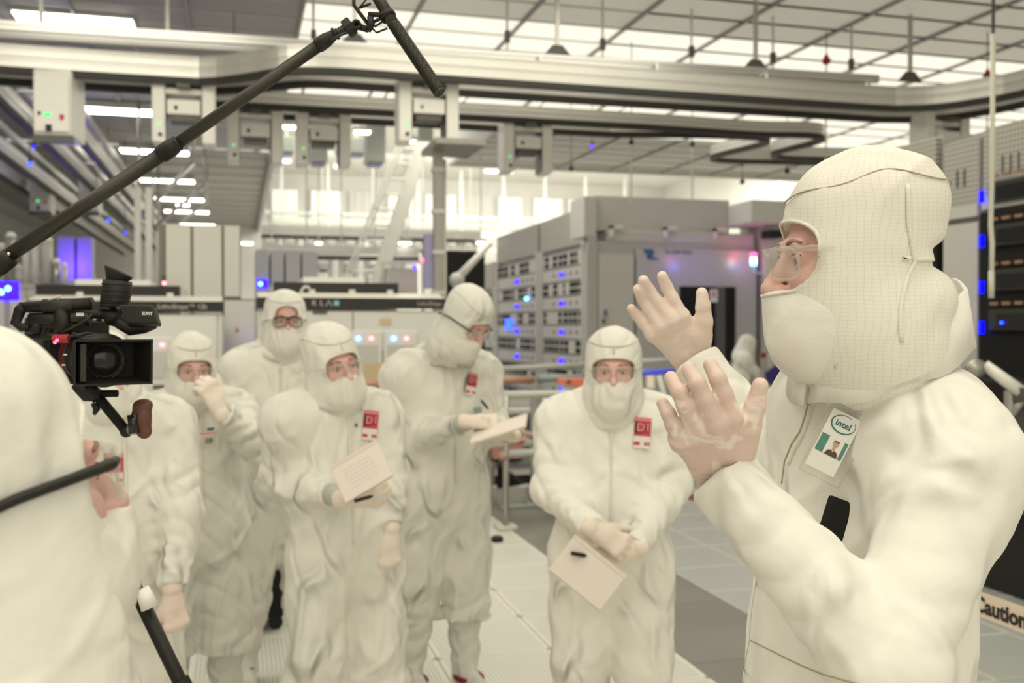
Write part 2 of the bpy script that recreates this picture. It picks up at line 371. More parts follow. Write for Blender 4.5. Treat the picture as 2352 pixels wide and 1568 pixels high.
def frame(o, x, z=None, y=None):
    """matrix with origin o, local x along x, local z (normal) along z"""
    x = Vector(x).normalized()
    if z is not None: z = Vector(z); z = (z - x * z.dot(x)).normalized(); y = z.cross(x)
    else: y = Vector(y); y = (y - x * y.dot(x)).normalized(); z = x.cross(y)
    m = Matrix((x, y, z)).transposed().to_4x4(); m.translation = Vector(o); return m
# ------------------------------------------------------------------ soft bodies: fields of rounded limbs, meshed as one skin
f32 = np.float32
def _smin(a, b, k):
    h = np.maximum(k - np.abs(a - b), 0) / k
    return np.minimum(a, b) - h * h * k * f32(0.25)
class Field:
    def __init__(s): s.ops = []
    def _add(s, fn, lo, hi, k, op, fr): s.ops.append((fn, np.array(lo, float), np.array(hi, float), k, op, fr)); return s
    def cone(s, a, b, ra, rb, k=0.03, op='u', fr=None, flat=None, fold=None):
        a = np.array(a, float); b = np.array(b, float); ba = b - a; L2 = float(ba @ ba) + 1e-12; L = math.sqrt(L2)
        t = ba / L; u = np.cross(t, [0, 0, 1] if abs(t[2]) < .9 else [0, 1, 0]); u /= np.linalg.norm(u); w = np.cross(t, u)
        def fn(X, Y, Z):
            px, py, pz = X - a[0], Y - a[1], Z - a[2]
            h = np.clip((px * ba[0] + py * ba[1] + pz * ba[2]) / L2, 0, 1)
            qx, qy, qz = px - h * ba[0], py - h * ba[1], pz - h * ba[2]
            if flat is not None:
                fx, fv = np.array(flat[0], float), flat[1]
                c = (qx * fx[0] + qy * fx[1] + qz * fx[2]) * (1 / fv - 1)
                qx, qy, qz = qx + c * fx[0], qy + c * fx[1], qz + c * fx[2]
            r = ra + (rb - ra) * h
            if fold is not None:
                amp, freq, ph, tw, h0, h1 = fold
                an = np.arctan2(qx * u[0] + qy * u[1] + qz * u[2], qx * w[0] + qy * w[1] + qz * w[2])
                ar = freq * h * L + tw * an + ph + 1.4 * np.sin(an * 2 + ph)
                win = np.clip((h - h0) / .18, 0, 1) * np.clip((h1 - h) / .18, 0, 1)
                r = r + amp * win * (2 * np.abs(np.sin(ar * .5)) - 1)
            return (np.sqrt(qx * qx + qy * qy + qz * qz) - r).astype(f32)
        m = max(ra, rb) + (fold[0] if fold else 0) + 0.005
        if flat is not None: m *= max(1.0, flat[1])
        return s._add(fn, np.minimum(a, b) - m, np.maximum(a, b) + m, k, op, fr)
    def ell(s, c, r, k=0.03, op='u', fr=None, rot=None):
        c = np.array(c, float); r = np.array(r, float)
        def fn(X, Y, Z):
            px, py, pz = X - c[0], Y - c[1], Z - c[2]
            if rot is not None:
                q = [rot[i][0] * px + rot[i][1] * py + rot[i][2] * pz for i in range(3)]; px, py, pz = q
            k0 = np.sqrt((px / r[0]) ** 2 + (py / r[1]) ** 2 + (pz / r[2]) ** 2) + 1e-9
            k1 = np.sqrt((px / r[0] ** 2) ** 2 + (py / r[1] ** 2) ** 2 + (pz / r[2] ** 2) ** 2) + 1e-9
            return (k0 * (k0 - 1) / k1).astype(f32)
        m = r if rot is None else np.array([r.max()] * 3)
        return s._add(fn, c - m, c + m, k, op, fr)
    def fn(s, fn, lo, hi, k=0.01, op='s', fr=None): return s._add(fn, lo, hi, k, op, fr)
    def _coords(s, fr, X, Y, Z):
        if fr is None: return X, Y, Z
        R, p = fr  # local = R^T (x - p)
        px, py, pz = X - p[0], Y - p[1], Z - p[2]
        return tuple(R[0][i] * px + R[1][i] * py + R[2][i] * pz for i in range(3))
    def _bbox(s, lo, hi, k, fr):
        if fr is not None:
            R, p = fr; cs = np.array([[x, y, z] for x in (lo[0], hi[0]) for y in (lo[1], hi[1]) for z in (lo[2], hi[2])]) @ np.array(R).T + p
            lo, hi = cs.min(0), cs.max(0)
        return lo - k, hi + k
    def at(s, P):
        """field value at points P (n,3)"""
        X, Y, Z = P[:, 0], P[:, 1], P[:, 2]; F = np.full(len(P), 1.0, f32)
        for fn, lo, hi, k, op, fr in s.ops:
            d = fn(*s._coords(fr, X, Y, Z))
            if op == 'u': F = _smin(F, d, k)
            elif op == 's': F = -_smin(-F, d, k)
            else: F = -_smin(-F, -d, k)
        return F
    def hit(s, o, d, n=60):
        """march rays from o (n,3) along d until the skin"""
        P = np.array(o, float); D = np.array(d, float); D /= np.linalg.norm(D, axis=1)[:, None]
        for _ in range(n): P = P + D * (s.at(P) * 0.7)[:, None]
        return P
    def mesh(s, xs, ys, zs, post=None):
        xs, ys, zs = [np.asarray(a, f32) for a in (xs, ys, zs)]
        F = np.full((len(xs), len(ys), len(zs)), 1.0, f32); ax = (xs, ys, zs)
        for fn, lo, hi, k, op, fr in s.ops:
            if op == 'i':
                sl = [slice(0, len(a)) for a in ax]
            else:
                l, h = s._bbox(lo, hi, k + 0.012, fr)
                sl = [slice(max(0, int(np.searchsorted(a, l[i])) - 1), min(len(a), int(np.searchsorted(a, h[i])) + 1)) for i, a in enumerate(ax)]
            if any(q.stop <= q.start for q in sl): continue
            X, Y, Z = xs[sl[0]][:, None, None], ys[sl[1]][None, :, None], zs[sl[2]][None, None, :]
            d = fn(*s._coords(fr, X, Y, Z)); V = F[tuple(sl)]
            if op == 'u': F[tuple(sl)] = _smin(V, d, k)
            elif op == 's': F[tuple(sl)] = -_smin(-V, d, k)
            else: F[tuple(sl)] = -_smin(-V, -d, k)
        F[0] = F[-1] = 1; F[:, 0] = F[:, -1] = 1; F[:, :, 0] = F[:, :, -1] = 1
        return nets(F, xs, ys, zs)
def nets(F, xs, ys, zs):
    B = F < 0; nx, ny, nz = F.shape
    cnt = np.zeros((nx - 1, ny - 1, nz - 1), np.int8)
    C8 = [(i, j, k) for i in (0, 1) for j in (0, 1) for k in (0, 1)]
    for i, j, k in C8: cnt += B[i:nx - 1 + i, j:ny - 1 + j, k:nz - 1 + k]
    act = (cnt > 0) & (cnt < 8); I, J, K = np.nonzero(act)
    idx = np.full(act.shape, -1, np.int32); idx[I, J, K] = np.arange(len(I))
    val = {c: F[I + c[0], J + c[1], K + c[2]] for c in C8}
    S = np.zeros((len(I), 3)); n = np.zeros(len(I))
    for c in C8:
        for a in range(3):
            if c[a]: continue
            e = list(c); e[a] = 1; e = tuple(e); va, vb = val[c], val[e]; m = (va < 0) != (vb < 0)
            t = va[m] / (va[m] - vb[m]); p = np.tile(np.array(c, float), (m.sum(), 1)); p[:, a] += t
            S[m] += p; n[m] += 1
    S /= n[:, None]
    def co(a, i, f): return a[i] + (a[i + 1] - a[i]) * f
    V = np.stack([co(xs, I, S[:, 0]), co(ys, J, S[:, 1]), co(zs, K, S[:, 2])], 1)
    Q = []
    for a in range(3):
        A = [slice(1, -1)] * 3; A[a] = slice(0, -1); Bs = list(A); Bs[a] = slice(1, None)
        f0, f1 = B[tuple(A)], B[tuple(Bs)]; ii = np.argwhere(f0 != f1)
        if not len(ii): continue
        off = [1, 1, 1]; off[a] = 0; ii = ii + off
        b, c = [(1, 2), (2, 0), (0, 1)][a]
        def g(db, dc):
            q = ii.copy(); q[:, b] -= db; q[:, c] -= dc; return idx[q[:, 0], q[:, 1], q[:, 2]]
        q = np.stack([g(1, 1), g(0, 1), g(0, 0), g(1, 0)], 1)
        s0 = B[ii[:, 0], ii[:, 1], ii[:, 2]]; q[~s0] = q[~s0][:, ::-1]; Q.append(q)
    return V, np.concatenate(Q)
def np_obj(name, V, Q, m, parent=None, mtx=None, relax=0, mats=None, midx=None):
    if relax:
        E = np.concatenate([Q[:, [0, 1]], Q[:, [1, 2]], Q[:, [2, 3]], Q[:, [3, 0]]])
        for _ in range(relax):
            A = np.zeros_like(V); n = np.zeros(len(V))
            for i in range(3): A[:, i] = np.bincount(E[:, 0], V[E[:, 1], i], len(V)) + np.bincount(E[:, 1], V[E[:, 0], i], len(V))
            n = np.bincount(E[:, 0], minlength=len(V)) + np.bincount(E[:, 1], minlength=len(V))
            V = V * 0.45 + 0.55 * A / n[:, None]
    me = bpy.data.meshes.new(name); me.vertices.add(len(V)); me.vertices.foreach_set('co', V.astype(f32).ravel())
    me.loops.add(Q.size); me.loops.foreach_set('vertex_index', Q.astype(np.int32).ravel())
    me.polygons.add(len(Q)); me.polygons.foreach_set('loop_start', np.arange(0, Q.size, 4, dtype=np.int32))
    me.polygons.foreach_set('use_smooth', [True] * len(Q))
    for x in (mats or [m]): me.materials.append(M[x])
    me.update(calc_edges=True); me.validate()
    if midx is not None: me.polygons.foreach_set('material_index', midx.astype(np.int32))
    o = link(name, me, parent)
    if mtx is not None: o.matrix_local = mtx
    return o
def vnormals(V, Q):
    n = np.cross(V[Q[:, 2]] - V[Q[:, 0]], V[Q[:, 3]] - V[Q[:, 1]]); N = np.zeros_like(V)
    for k in range(4):
        for i in range(3): N[:, i] += np.bincount(Q[:, k], n[:, i], len(V))
    return N / (np.linalg.norm(N, axis=1)[:, None] + 1e-12)
def drape(V, Q, seed, amp, fh=62.0, fz=5.0, zmax=9.0):
    """soft hanging folds: slim ridges that start and fade out over a calm cloth, mostly along z"""
    r = np.random.RandomState(seed); N = vnormals(V, Q); x, y, z = V.T
    def rid(t): return np.exp(-(np.sin(.5 * t) / .34) ** 2) - .28
    s = np.zeros(len(V))
    for i in range(9):
        a = r.uniform(0, 6.28); fx = fh * r.uniform(.35, 1.15); p1, p2, p3 = r.uniform(0, 6.28, 3)
        w = 1.5 * np.sin(z * fz * r.uniform(.6, 1.6) + p1 + 1.5 * np.sin(x * 6 + p2)) + .7 * np.sin(z * 13 * r.uniform(.6, 1.3) + x * 9 * r.uniform(-1, 1) + y * 8 + p3)
        tl = z * r.uniform(-1, 1) * fx * (.25 if i < 6 else 1.1)
        msk = np.clip(.15 + 1.1 * np.sin(x * 9 * r.uniform(.5, 1.3) + z * 6 * r.uniform(-1, 1) + p3) * np.sin(z * 6 * r.uniform(.5, 1.4) + y * 7 + p1), 0, 1.1)
        s += rid(fx * (x * np.cos(a) + y * np.sin(a)) + w + tl + p2) * msk * r.uniform(.5, 1) * (1 if i % 3 else -.8)
    s += .5 * np.sin(x * 17 + 3 * np.sin(z * 7 + seed)) * np.sin(z * 6 + y * 15 + seed)
    return V + N * (amp * s)[:, None]
def axis_grid(lo, hi, h, lo2=None, hi2=None, h2=None):
    """grid line coordinates: step h, finer step h2 between lo2 and hi2"""
    if h2 is None: return np.arange(lo, hi + h, h)
    a = np.arange(lo, lo2, h); b = np.arange(lo2, hi2, h2); c = np.arange(hi2, hi + h, h)
    return np.concatenate([a, b, c])
# ------------------------------------------------------------------ the setting
CH = 5.1
# floor: slabs with joints, panels laid one by one where they can be told apart
fl = MB(); fl.bx(-9, 16, -6, 36, -.25, -.035)
floor = struct(obj('floor', fl, 'cab_dark'))
def tile_mesh(name, w, d, m, t=.03, rim=None):
    b = MB(); b.bx(-w / 2, w / 2, -d / 2, d / 2, -t, 0)
    if rim:
        for x in (-1, 1): b.bx(x * w / 2 - x * rim, x * w / 2, -d / 2, d / 2, 0, .0015, 1)
        for y in (-1, 1): b.bx(-w / 2, w / 2, y * d / 2 - y * rim, y * d / 2, 0, .0015, 1)
    me = bpy.data.meshes.new(name); me.from_pydata(b.v, [], b.f); me.polygons.foreach_set('material_index', b.m)
    for x in (m if isinstance(m, list) else [m]): me.materials.append(M[x])
    me.update(); return me
tw = tile_mesh('floor_panel', .594, .594, ['floor_perf', 'floor_joint'], rim=.02)
tb = tile_mesh('floor_panel', .594, .594, ['floor_blue', 'floor_joint'], rim=.006)
tk = tile_mesh('floor_panel', .684, .996, 'floor_dark')
nt = 0
def near_view(x, y, z=0, mg=120):
    v = Vector((x, y, z)) - CAM; d = v.dot(_F)
    if d < .5: return False
    px = 1176 + FPX * v.dot(_R) / d; py = 784 - FPX * v.dot(_U) / d
    return -mg < px < 2352 + mg and -mg < py < 1568 + mg
rest = MB(); rest_b = MB()
for i in range(0, 10):
    for j in range(0, 26):
        x, y = 1.86 - .6 * i, 4.0 + .6 * j
        if near_view(x, y) and y < 13.0 and x > -2.6 and nt < 130:
            o = link('floor_panel', tw, floor); o.location = (x, y, 0); nt += 1
        else: rest.bx(x - .297, x + .297, y - .297, y + .297, -.03, 0)
for i in range(0, 12):
    for j in range(-4, 20):
        x, y = 3.15 + .6 * i, 3.6 + .6 * j
        if near_view(x, y) and nt < 262: o = link('floor_panel', tb, floor); o.location = (x, y, 0); nt += 1
        else: rest_b.bx(x - .297, x + .297, y - .297, y + .297, -.03, 0)
for j in range(0, 14):
    o = link('floor_panel', tk, floor); o.location = (2.505, 3.0 + 1.0 * j, 0)
for b, m in ((rest, 'floor_perf'), (rest_b, 'floor_blue')):
    stuff(obj('floor_panels_beyond', b, m, floor))
near = MB(); near.bx(-9, 2.15, -6, 3.69, -.03, 0)
near.bx(2.15, 2.85, -6, 2.49, -.03, 0); near.bx(2.85, 16, -6, .89, -.03, 0); near.bx(-9, -4, 3.7, 36, -.03, 0); near.bx(-4, 10, 19.4, 36, -.03, 0); near.bx(10, 16, .9, 36, -.03, 0)
obj('floor_panels_near', near, 'floor_perf', floor)['kind'] = 'stuff'
# ceiling: grid of panels on bars; dim panels near, lit panels beyond, grey bay at the right and left
ceil = bpy.data.objects.new('ceiling', None); COL.objects.link(ceil); struct(ceil)
cp = {k: tile_mesh('ceiling_panel', 1.16, .57, m, t=-.04) for k, m in (('dim', 'ceil_dim'), ('lit', 'ceil_lit'), ('grey', 'ceil_grey'))}
nc = 0; restc = {'dim': MB(), 'lit': MB(), 'grey': MB()}
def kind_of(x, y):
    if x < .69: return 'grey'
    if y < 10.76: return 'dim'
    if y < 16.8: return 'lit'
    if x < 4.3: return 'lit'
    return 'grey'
bars = MB()
for i in range(-5, 11):
    xc = .69 + 1.2 * (i + .5)
    for j in range(0, 33):
        yc = 1.0 + .61 * (j + .5)
        if yc > 16.2 and .69 < xc < 4.3: continue
        if yc > 20.2: continue
        k = kind_of(xc, yc)
        if near_view(xc, yc, CH, 60) and nc < 292:
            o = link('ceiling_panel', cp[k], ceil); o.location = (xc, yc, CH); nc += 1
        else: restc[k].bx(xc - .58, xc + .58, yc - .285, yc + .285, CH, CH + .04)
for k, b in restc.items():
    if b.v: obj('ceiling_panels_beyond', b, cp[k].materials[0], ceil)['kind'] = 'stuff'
for i in range(-5, 12):
    x = .69 + 1.2 * i; y1 = 16.2 if .7 < x < 4.2 else 20.5
    obj('ceiling_bar', MB().bx(x - .017, x + .017, 1.0, y1, CH - .035, CH + .02), 'ceil_bar', ceil)
for j in range(0, 33):
    y = 1.0 + .61 * j
    if y < 20.6: obj('ceiling_cross_bar', MB().bx(-5.3, .69 if y > 16.2 else 13.9, y - .010, y + .010, CH - .012, CH + .02).bx(4.3, 13.9, y - .010, y + .010, CH - .012, CH + .02), 'ceil_bar_pale', ceil)
# left bay ceiling goes on to the far end, slatted
lb = MB(); lb.bx(-6, .69, 20.5, 36, CH, CH + .05); obj('ceiling_plate', lb, 'ceil_grey', ceil)
lb = MB(); lb.bx(-6, 14, -6, 1.0, CH, CH + .05); obj('ceiling_plate', lb, 'ceil_dim', ceil)
for y in np.arange(21, 36, 1.2): obj('ceiling_cross_bar', MB().bx(-6, .69, y - .012, y + .012, CH - .015, CH), 'ceil_bar', ceil)
# raised bright hall beyond
hc = MB(); hc.bx(.5, 16, 16.2, 36, 7.0, 7.1); obj('ceiling_hall', hc, 'wall_pale', ceil)
for nm, b in (('trim_1', MB().bx(.62, .72, 16.2, 36, CH - .16, 7.0)), ('trim_2', MB().bx(.7, 4.3, 16.15, 16.25, CH - .04, 7.0)), ('trim_3', MB().bx(4.25, 4.33, 16.2, 20.6, CH - .04, 7.0)), ('trim_4', MB().bx(4.3, 14, 20.55, 20.65, CH - .06, 7.0))):
    struct(obj(nm, b, 'wall_grey' if nm == 'trim_1' else 'wall_pale'))
wf = MB(); wf.bx(-6, 16, 35.5, 35.7, 0, 7.0); wall_far = struct(obj('wall_far', wf, 'wall_pale'))
wl_ = MB(); wl_.bx(-6.2, -6.0, -6, 36, 0, CH + .1); wall_left = struct(obj('wall_left', wl_, 'wall_grey'))
for k in range(8):
    z = .5 + .6 * k; obj('wall_rail', MB().bx(-6.0, -5.95, 4, 35, z, z + .04), 'steel', wall_left)
wr = MB(); wr.bx(15.8, 16, -6, 36, 0, 7.0); struct(obj('wall_right', wr, 'wall_pale'))
# glowing window panels high in the far wall
n = 0
for i in range(11):
    x = 1.1 + 1.35 * i; n += 1
    w = struct(obj('window_%d' % n, MB().bx(x, x + (1.15 if i % 3 else .95), 35.35, 35.5, 5.35, 6.45), 'white_paint'))
    obj('pane', MB().bx(x + .05, x + (1.10 if i % 3 else .9), 35.33, 35.36, 5.4, 6.4), 'window_glow' if i not in (2, 5) else 'wall_pale', w)
    for q in range(3): obj('mullion', MB().bx(x + .2 + .3 * q, x + .22 + .3 * q, 35.30, 35.34, 5.4, 6.4), 'wall_pale', w)
# long pale beams across the hall
for k, (y, z, h, m) in enumerate(((33.0, 4.75, .36, 'green_white'), (30.0, 5.02, .10, 'white_paint'), (28.0, 4.05, .42, 'white_paint'), (26.4, 4.42, .16, 'green_white'), (25.2, 3.86, .24, 'white_paint'))):
    tag(obj('beam', MB().bx(.8, 15, y, y + .25, z - h / 2, z + h / 2), m), ['deep pale green beam below the far windows', 'thin white beam just under the far windows', 'wide white duct-like beam across the bright hall', 'narrow pale green beam above the white carriers', 'lowest white beam over the far row of carriers'][k], 'beam')
for k in range(9):
    x = 1.4 + 1.5 * k
    tag(obj('hall_post', MB().bx(x - .05, x + .05, 33.4, 33.5, 0.0, 7.0), 'white_paint'), 'thin white post at the far bright wall, %s from the left' % ['first', 'second', 'third', 'fourth', 'fifth', 'sixth', 'seventh', 'eighth', 'ninth'][k], 'post', 'white posts along the far wall')
def lamp(px, py, w, dpt, label, grp=None, z=None):
    P = W(px, py, dpt); t = thing('ceiling_lamp', label, 'lamp', P, 0, grp)
    obj('housing', MB().bx(-w / 2 - .03, w / 2 + .03, -.10, .10, .0, .06), 'white_paint', t); obj('tube', MB().bx(-w / 2, w / 2, -.07, .07, -.03, .0), 'lamp', t)
    if P.z < 6.9 and P.x > .7 and P.y > 16.3: obj('stem', MB().cyl((0, 0, .05), (0, 0, 7.02 - P.z), .012, 6), 'white_paint', t)
    return t
# long tubes in the left bay
for (x, y, lab) in ((-1.72, 12.1, 'large bright ceiling tube, nearest one in the left bay'), (-3.15, 12.2, 'bright ceiling tube at the upper left corner of the photo'), (-1.8, 16.4, 'bright ceiling tube second from the viewer in the left bay'),
                    (-1.5, 20.0, 'ceiling tube third from the viewer in the left bay'), (-1.55, 23.9, 'ceiling tube fourth from the viewer in the left bay'), (-1.45, 27.3, 'ceiling tube fifth from the viewer in the left bay'), (-1.4, 30.2, 'ceiling tube sixth from the viewer in the left bay'), (-1.3, 34.0, 'farthest ceiling tube in the left bay')):
    big = y < 13; t = thing('ceiling_lamp', lab, 'lamp', (x, y, CH - (.04 if big else .12))); wd_ = .62; hd_ = .34 if big else .20
    obj('housing', MB().bx(-wd_, wd_, -hd_, hd_, .0, .035 if big else .10), 'white_paint', t)
    for s in (-1, 1): obj('tube', MB().bx(-wd_ + .02, wd_ - .02, s * hd_ * .5 - hd_ * .44, s * hd_ * .5 + hd_ * .44, -.02, 0), 'lamp', t)
for px, py, w, d, lab in ((660, 290, .33, 17, 'short bright lamp in the opening left of the white stair'), (642, 368, .45, 22, 'bright lamp below the ceiling edge by the white hall opening'), (780, 382, .22, 24, 'small bright lamp between the white cases'), (832, 302, .25, 17, 'slanting bright lamp right of the second white carrier'),
                       (937, 323, .24, 18, 'bright lamp at the top of the white stair'), (1060, 379, .3, 27, 'small lamp right of the steel column top'), (1146, 393, .75, 27, 'long lamp in the hall between two carriers'), (1394, 389, .45, 27, 'lamp above the big grey tool'),
                       (1518, 401, .25, 30, 'small far lamp above the big grey tool'), (1762, 398, .25, 30, 'left one of two small far lamps beside the big hood'), (1786, 409, .22, 30, 'right one of two small far lamps beside the big hood'),
                       (568, 557, .16, 16, 'small bright lamp right of the tall beige cabinets'), (930, 557, .22, 20, 'small bright lamp under the white stair'), (1104, 556, .12, 20, 'tiny lamp right of the steel column'), (732, 557, .1, 20, 'tiny bright lamp over the far carriers'), (420, 470, .3, 25, 'glow of a tube above the beige cabinets')):
    lamp(px, py, w, d, lab)
# white boxes hanging in the opening
for px0, px1, y0, y1, d, lab in ((712, 750, 300, 375, 18.5, 'pale case hanging left of the second carrier'), (770, 800, 318, 352, 20, 'small pale case hanging behind the second carrier'), (838, 882, 290, 376, 18.5, 'tall pale case hanging right of the second carrier'), (800, 838, 320, 355, 21, 'low pale case between the two tall hanging cases'), (955, 990, 300, 330, 19, 'pale case hanging by the top of the stair'), (640, 676, 318, 352, 21, 'pale case hanging at the edge of the opening')):
    a, b = W(px0, y1, d), W(px1, y0, d); w = (b - a).dot(_R)
    t = thing('hanging_case', lab, 'case', ((a + b) / 2)); h = (b.z - a.z) / 2
    obj('shell', MB().box((0, 0, 0), (w, .5, 2 * h)), 'green_white', t, bevel=.02); obj('base', MB().box((0, 0, -h - .02), (w * .7, .4, .05)), 'violet', t)
    obj('hanger', MB().cyl((0, 0, h), (0, 0, 7.0 - t.location.z), .03, 6), 'white_paint', t)
# ------------------------------------------------------------------ overhead carrier tracks
RZ = 4.0
def prof(w=.055, z0=0.0, z1=.20, s=1):
    return [(-w / 2, z0), (w / 2, z0), (w / 2, z1 * .30), (w * .32, z1 * .34), (w * .32, z1 * .44), (w / 2, z1 * .48), (w / 2, z1 * .78), (w * .32, z1 * .82), (w * .32, z1 * .9), (w / 2, z1 * .94), (w / 2, z1), (-w / 2, z1), (-w / 2, z1 * .94), (-w * .32, z1 * .9), (-w * .32, z1 * .82), (-w / 2, z1 * .78), (-w / 2, z1 * .48), (-w * .32, z1 * .44), (-w * .32, z1 * .34), (-w / 2, z1 * .30)]
def dark_prof(w=.07): return [(-w / 2, -.062), (w / 2, -.062), (w / 2, 0), (-w / 2, 0)]
def smooth_path(pts, n=8):
    pts = [Vector(p) for p in pts]; out = []
    for i in range(len(pts) - 1):
        p0, p1, p2, p3 = pts[max(i - 1, 0)], pts[i], pts[i + 1], pts[min(i + 2, len(pts) - 1)]
        for k in range(n):
            t = k / n; out.append(.5 * ((2 * p1) + (p2 - p0) * t + (2 * p0 - 5 * p1 + 4 * p2 - p3) * t * t + (3 * p1 - p0 - 3 * p2 + p3) * t ** 3))
    return out + [pts[-1]]
def track(name, label, paths, top=None, yoke=None, grp=None, hr=.20):
    c = sum((Vector(p) for p in paths[0]), Vector()) / len(paths[0]); t = thing(name, label, 'track', (0, 0, 0), 0, grp)
    for p in paths:
        p = [Vector((q[0], q[1], q[2])) for q in p]
        obj('rail', MB().sweep(prof(z1=hr), p), 'rail_side', t); obj('wheel_strip', MB().sweep(dark_prof(), p), 'rail_dark', t)
    if top:
        for (a, b) in top: 
            obj('carrier_strut', MB().sweep([(-.03, 0), (.03, 0), (.03, .03), (.02, .03), (.02, .045), (.03, .045), (.03, .08), (-.03, .08), (-.03, .045), (-.02, .045), (-.02, .03), (-.03, .03)], [Vector(a), Vector(b)]), 'silver', t)
    for y in (yoke or []):
        (x0, y0), (x1, y1) = y; d = Vector((x1 - x0, y1 - y0, 0)); m = Vector(((x0 + x1) / 2, (y0 + y1) / 2, RZ))
        obj('yoke', MB().tube([Vector((x0, y0, RZ + .20)), Vector((x0, y0, RZ + .25)), Vector((x1, y1, RZ + .25)), Vector((x1, y1, RZ + .20))], .018, 6), 'silver', t)
    return t
def bracket(P, grp='dark brackets hanging the tracks from the ceiling', lab='dark triangular ceiling bracket above the overhead track'):
    t = thing('track_bracket', lab, 'bracket', P, 0, grp)
    obj('gusset', MB().prism([(-.15, 0), (.15, 0), (.05, .11), (-.05, .11)], 1, -.02, .02), 'cab_dark', t)
    obj('hanger_post', MB().bx(-.018, .018, -.018, .018, .05, CH - P[2] - .02), 'steel', t)
sY = [(-7, 9.85), (-3, 9.85), (-.7, 9.85), (-.25, 9.80), (.12, 9.52), (.45, 9.22), (.9, 9.12), (1.5, 9.12)]
p1 = smooth_path([(x, y, RZ) for x, y in sY], 5) + [Vector((x, 9.12, RZ)) for x in (3, 5, 6.4)] + smooth_path([(6.7, 9.10, RZ), (7.05, 8.93, RZ), (7.3, 8.6, RZ), (7.5, 8.0, RZ), (7.6, 6, RZ)], 5)
p2 = [Vector((-7, 10.32, RZ)), Vector((-.7, 10.32, RZ))] + smooth_path([(-.4, 10.30, RZ), (.15, 10.0, RZ), (.6, 9.68, RZ), (1.0, 9.62, RZ)], 5) + [Vector((x, 9.62, RZ)) for x in (3, 5, 6.9)] + smooth_path([(7.2, 9.55, RZ), (7.6, 9.25, RZ), (7.85, 8.6, RZ), (8.05, 7, RZ)], 5)
T1 = track('carrier_track', 'nearest overhead carrier track running across the whole room', [p1, p2], top=[((-7, 9.87, RZ + .27), (6.6, 9.25, RZ + .27)), ((-7, 10.2, RZ + .27), (6.6, 9.5, RZ + .27))], yoke=[((x, 9.12), (x, 9.62)) for x in (1.6, 2.8, 4.0, 5.2, 6.4)] + [((x, 9.85), (x, 10.32)) for x in (-5, -3.6, -2.2, -.9)])
def tp(px, py, z=RZ): q = on(px, py, 2, z); return (q.x, q.y, z)
p3 = [Vector((-.45, 10.78, RZ)), Vector((4.5, 10.70, RZ))] + smooth_path([(5.2, 10.72, RZ), tp(1740, 303), tp(1850, 305), tp(1888, 311), tp(1870, 322), tp(1800, 340), tp(1776, 349), tp(1795, 357), tp(1870, 360), tp(2000, 362)], 6)
p4 = [Vector((-.45, 11.26, RZ)), Vector((4.3, 11.22, RZ))] + smooth_path([tp(1600, 305), tp(1720, 309), tp(1762, 316), tp(1745, 327), tp(1665, 347), tp(1636, 357), tp(1660, 364), tp(1760, 367), tp(1900, 370)], 6)
T2 = track('carrier_track', 'second overhead carrier track with hairpin bends above the grey tools', [p3, p4], hr=.13, yoke=[((x, 10.68), (x, 11.18)) for x in (-.2, .7, 1.6, 2.5, 3.4, 4.4)])
for (xa, xb, lab) in ((-1.86, -2.33, 'inner one of two carrier tracks running away along the left bay'), (-3.05, -3.50, 'outer one of two carrier tracks running away along the left bay')):
    track('carrier_track', lab, [[Vector((x, y, RZ)) for y in (10.9, 20, 34)] for x in (xa, xb)], top=[((xa, 11.0, RZ + .32), (xa, 34, RZ + .32)), ((xb, 11.0, RZ + .32), (xb, 34, RZ + .32))], yoke=[((xa, y), (xb, y)) for y in (12, 13.5, 15, 17, 19, 21)])
for px, py, Y in ((385, 72, 10.1), (95, 50, 10.1), (815, 92, 9.6), (1280, 128, 9.45), (1735, 160, 9.4), (2090, 182, 9.4)):
    P = on(px, py + 6, 1, Y); bracket((P.x, P.y, RZ + .35), lab='dark triangular ceiling bracket over the nearest track, ' + {385: 'above the boom pole', 95: 'at the upper left corner', 815: 'behind the shock mount', 1280: 'first right of the microphone', 1735: 'left of the red drop', 2090: 'right of the red drop'}[px])
for px, py, Y in ((720, 56, 10.4), (1165, 108, 9.9), (1384, 122, 9.9), (1588, 135, 9.9), (1775, 152, 9.9), (1955, 160, 9.9)):
    P = on(px, py, 1, Y); t = thing('hanger_strut', 'thin strut with dark clamp over the nearest track, ' + {720: 'left of the shock mount', 1165: 'nearest to the microphone', 1384: 'second right of the microphone', 1588: 'third right of the microphone', 1775: 'just left of the red drop', 1955: 'just right of the red drop'}[px], 'strut', (P.x, P.y, RZ + .36), 0, 'thin struts over the nearest track')
    obj('rod', MB().cyl((0, 0, 0), (0, 0, CH - RZ - .36), .014, 8), 'silver', t); obj('clamp', MB().box((0, 0, .28), (.05, .05, .12)), 'cab_dark', t)
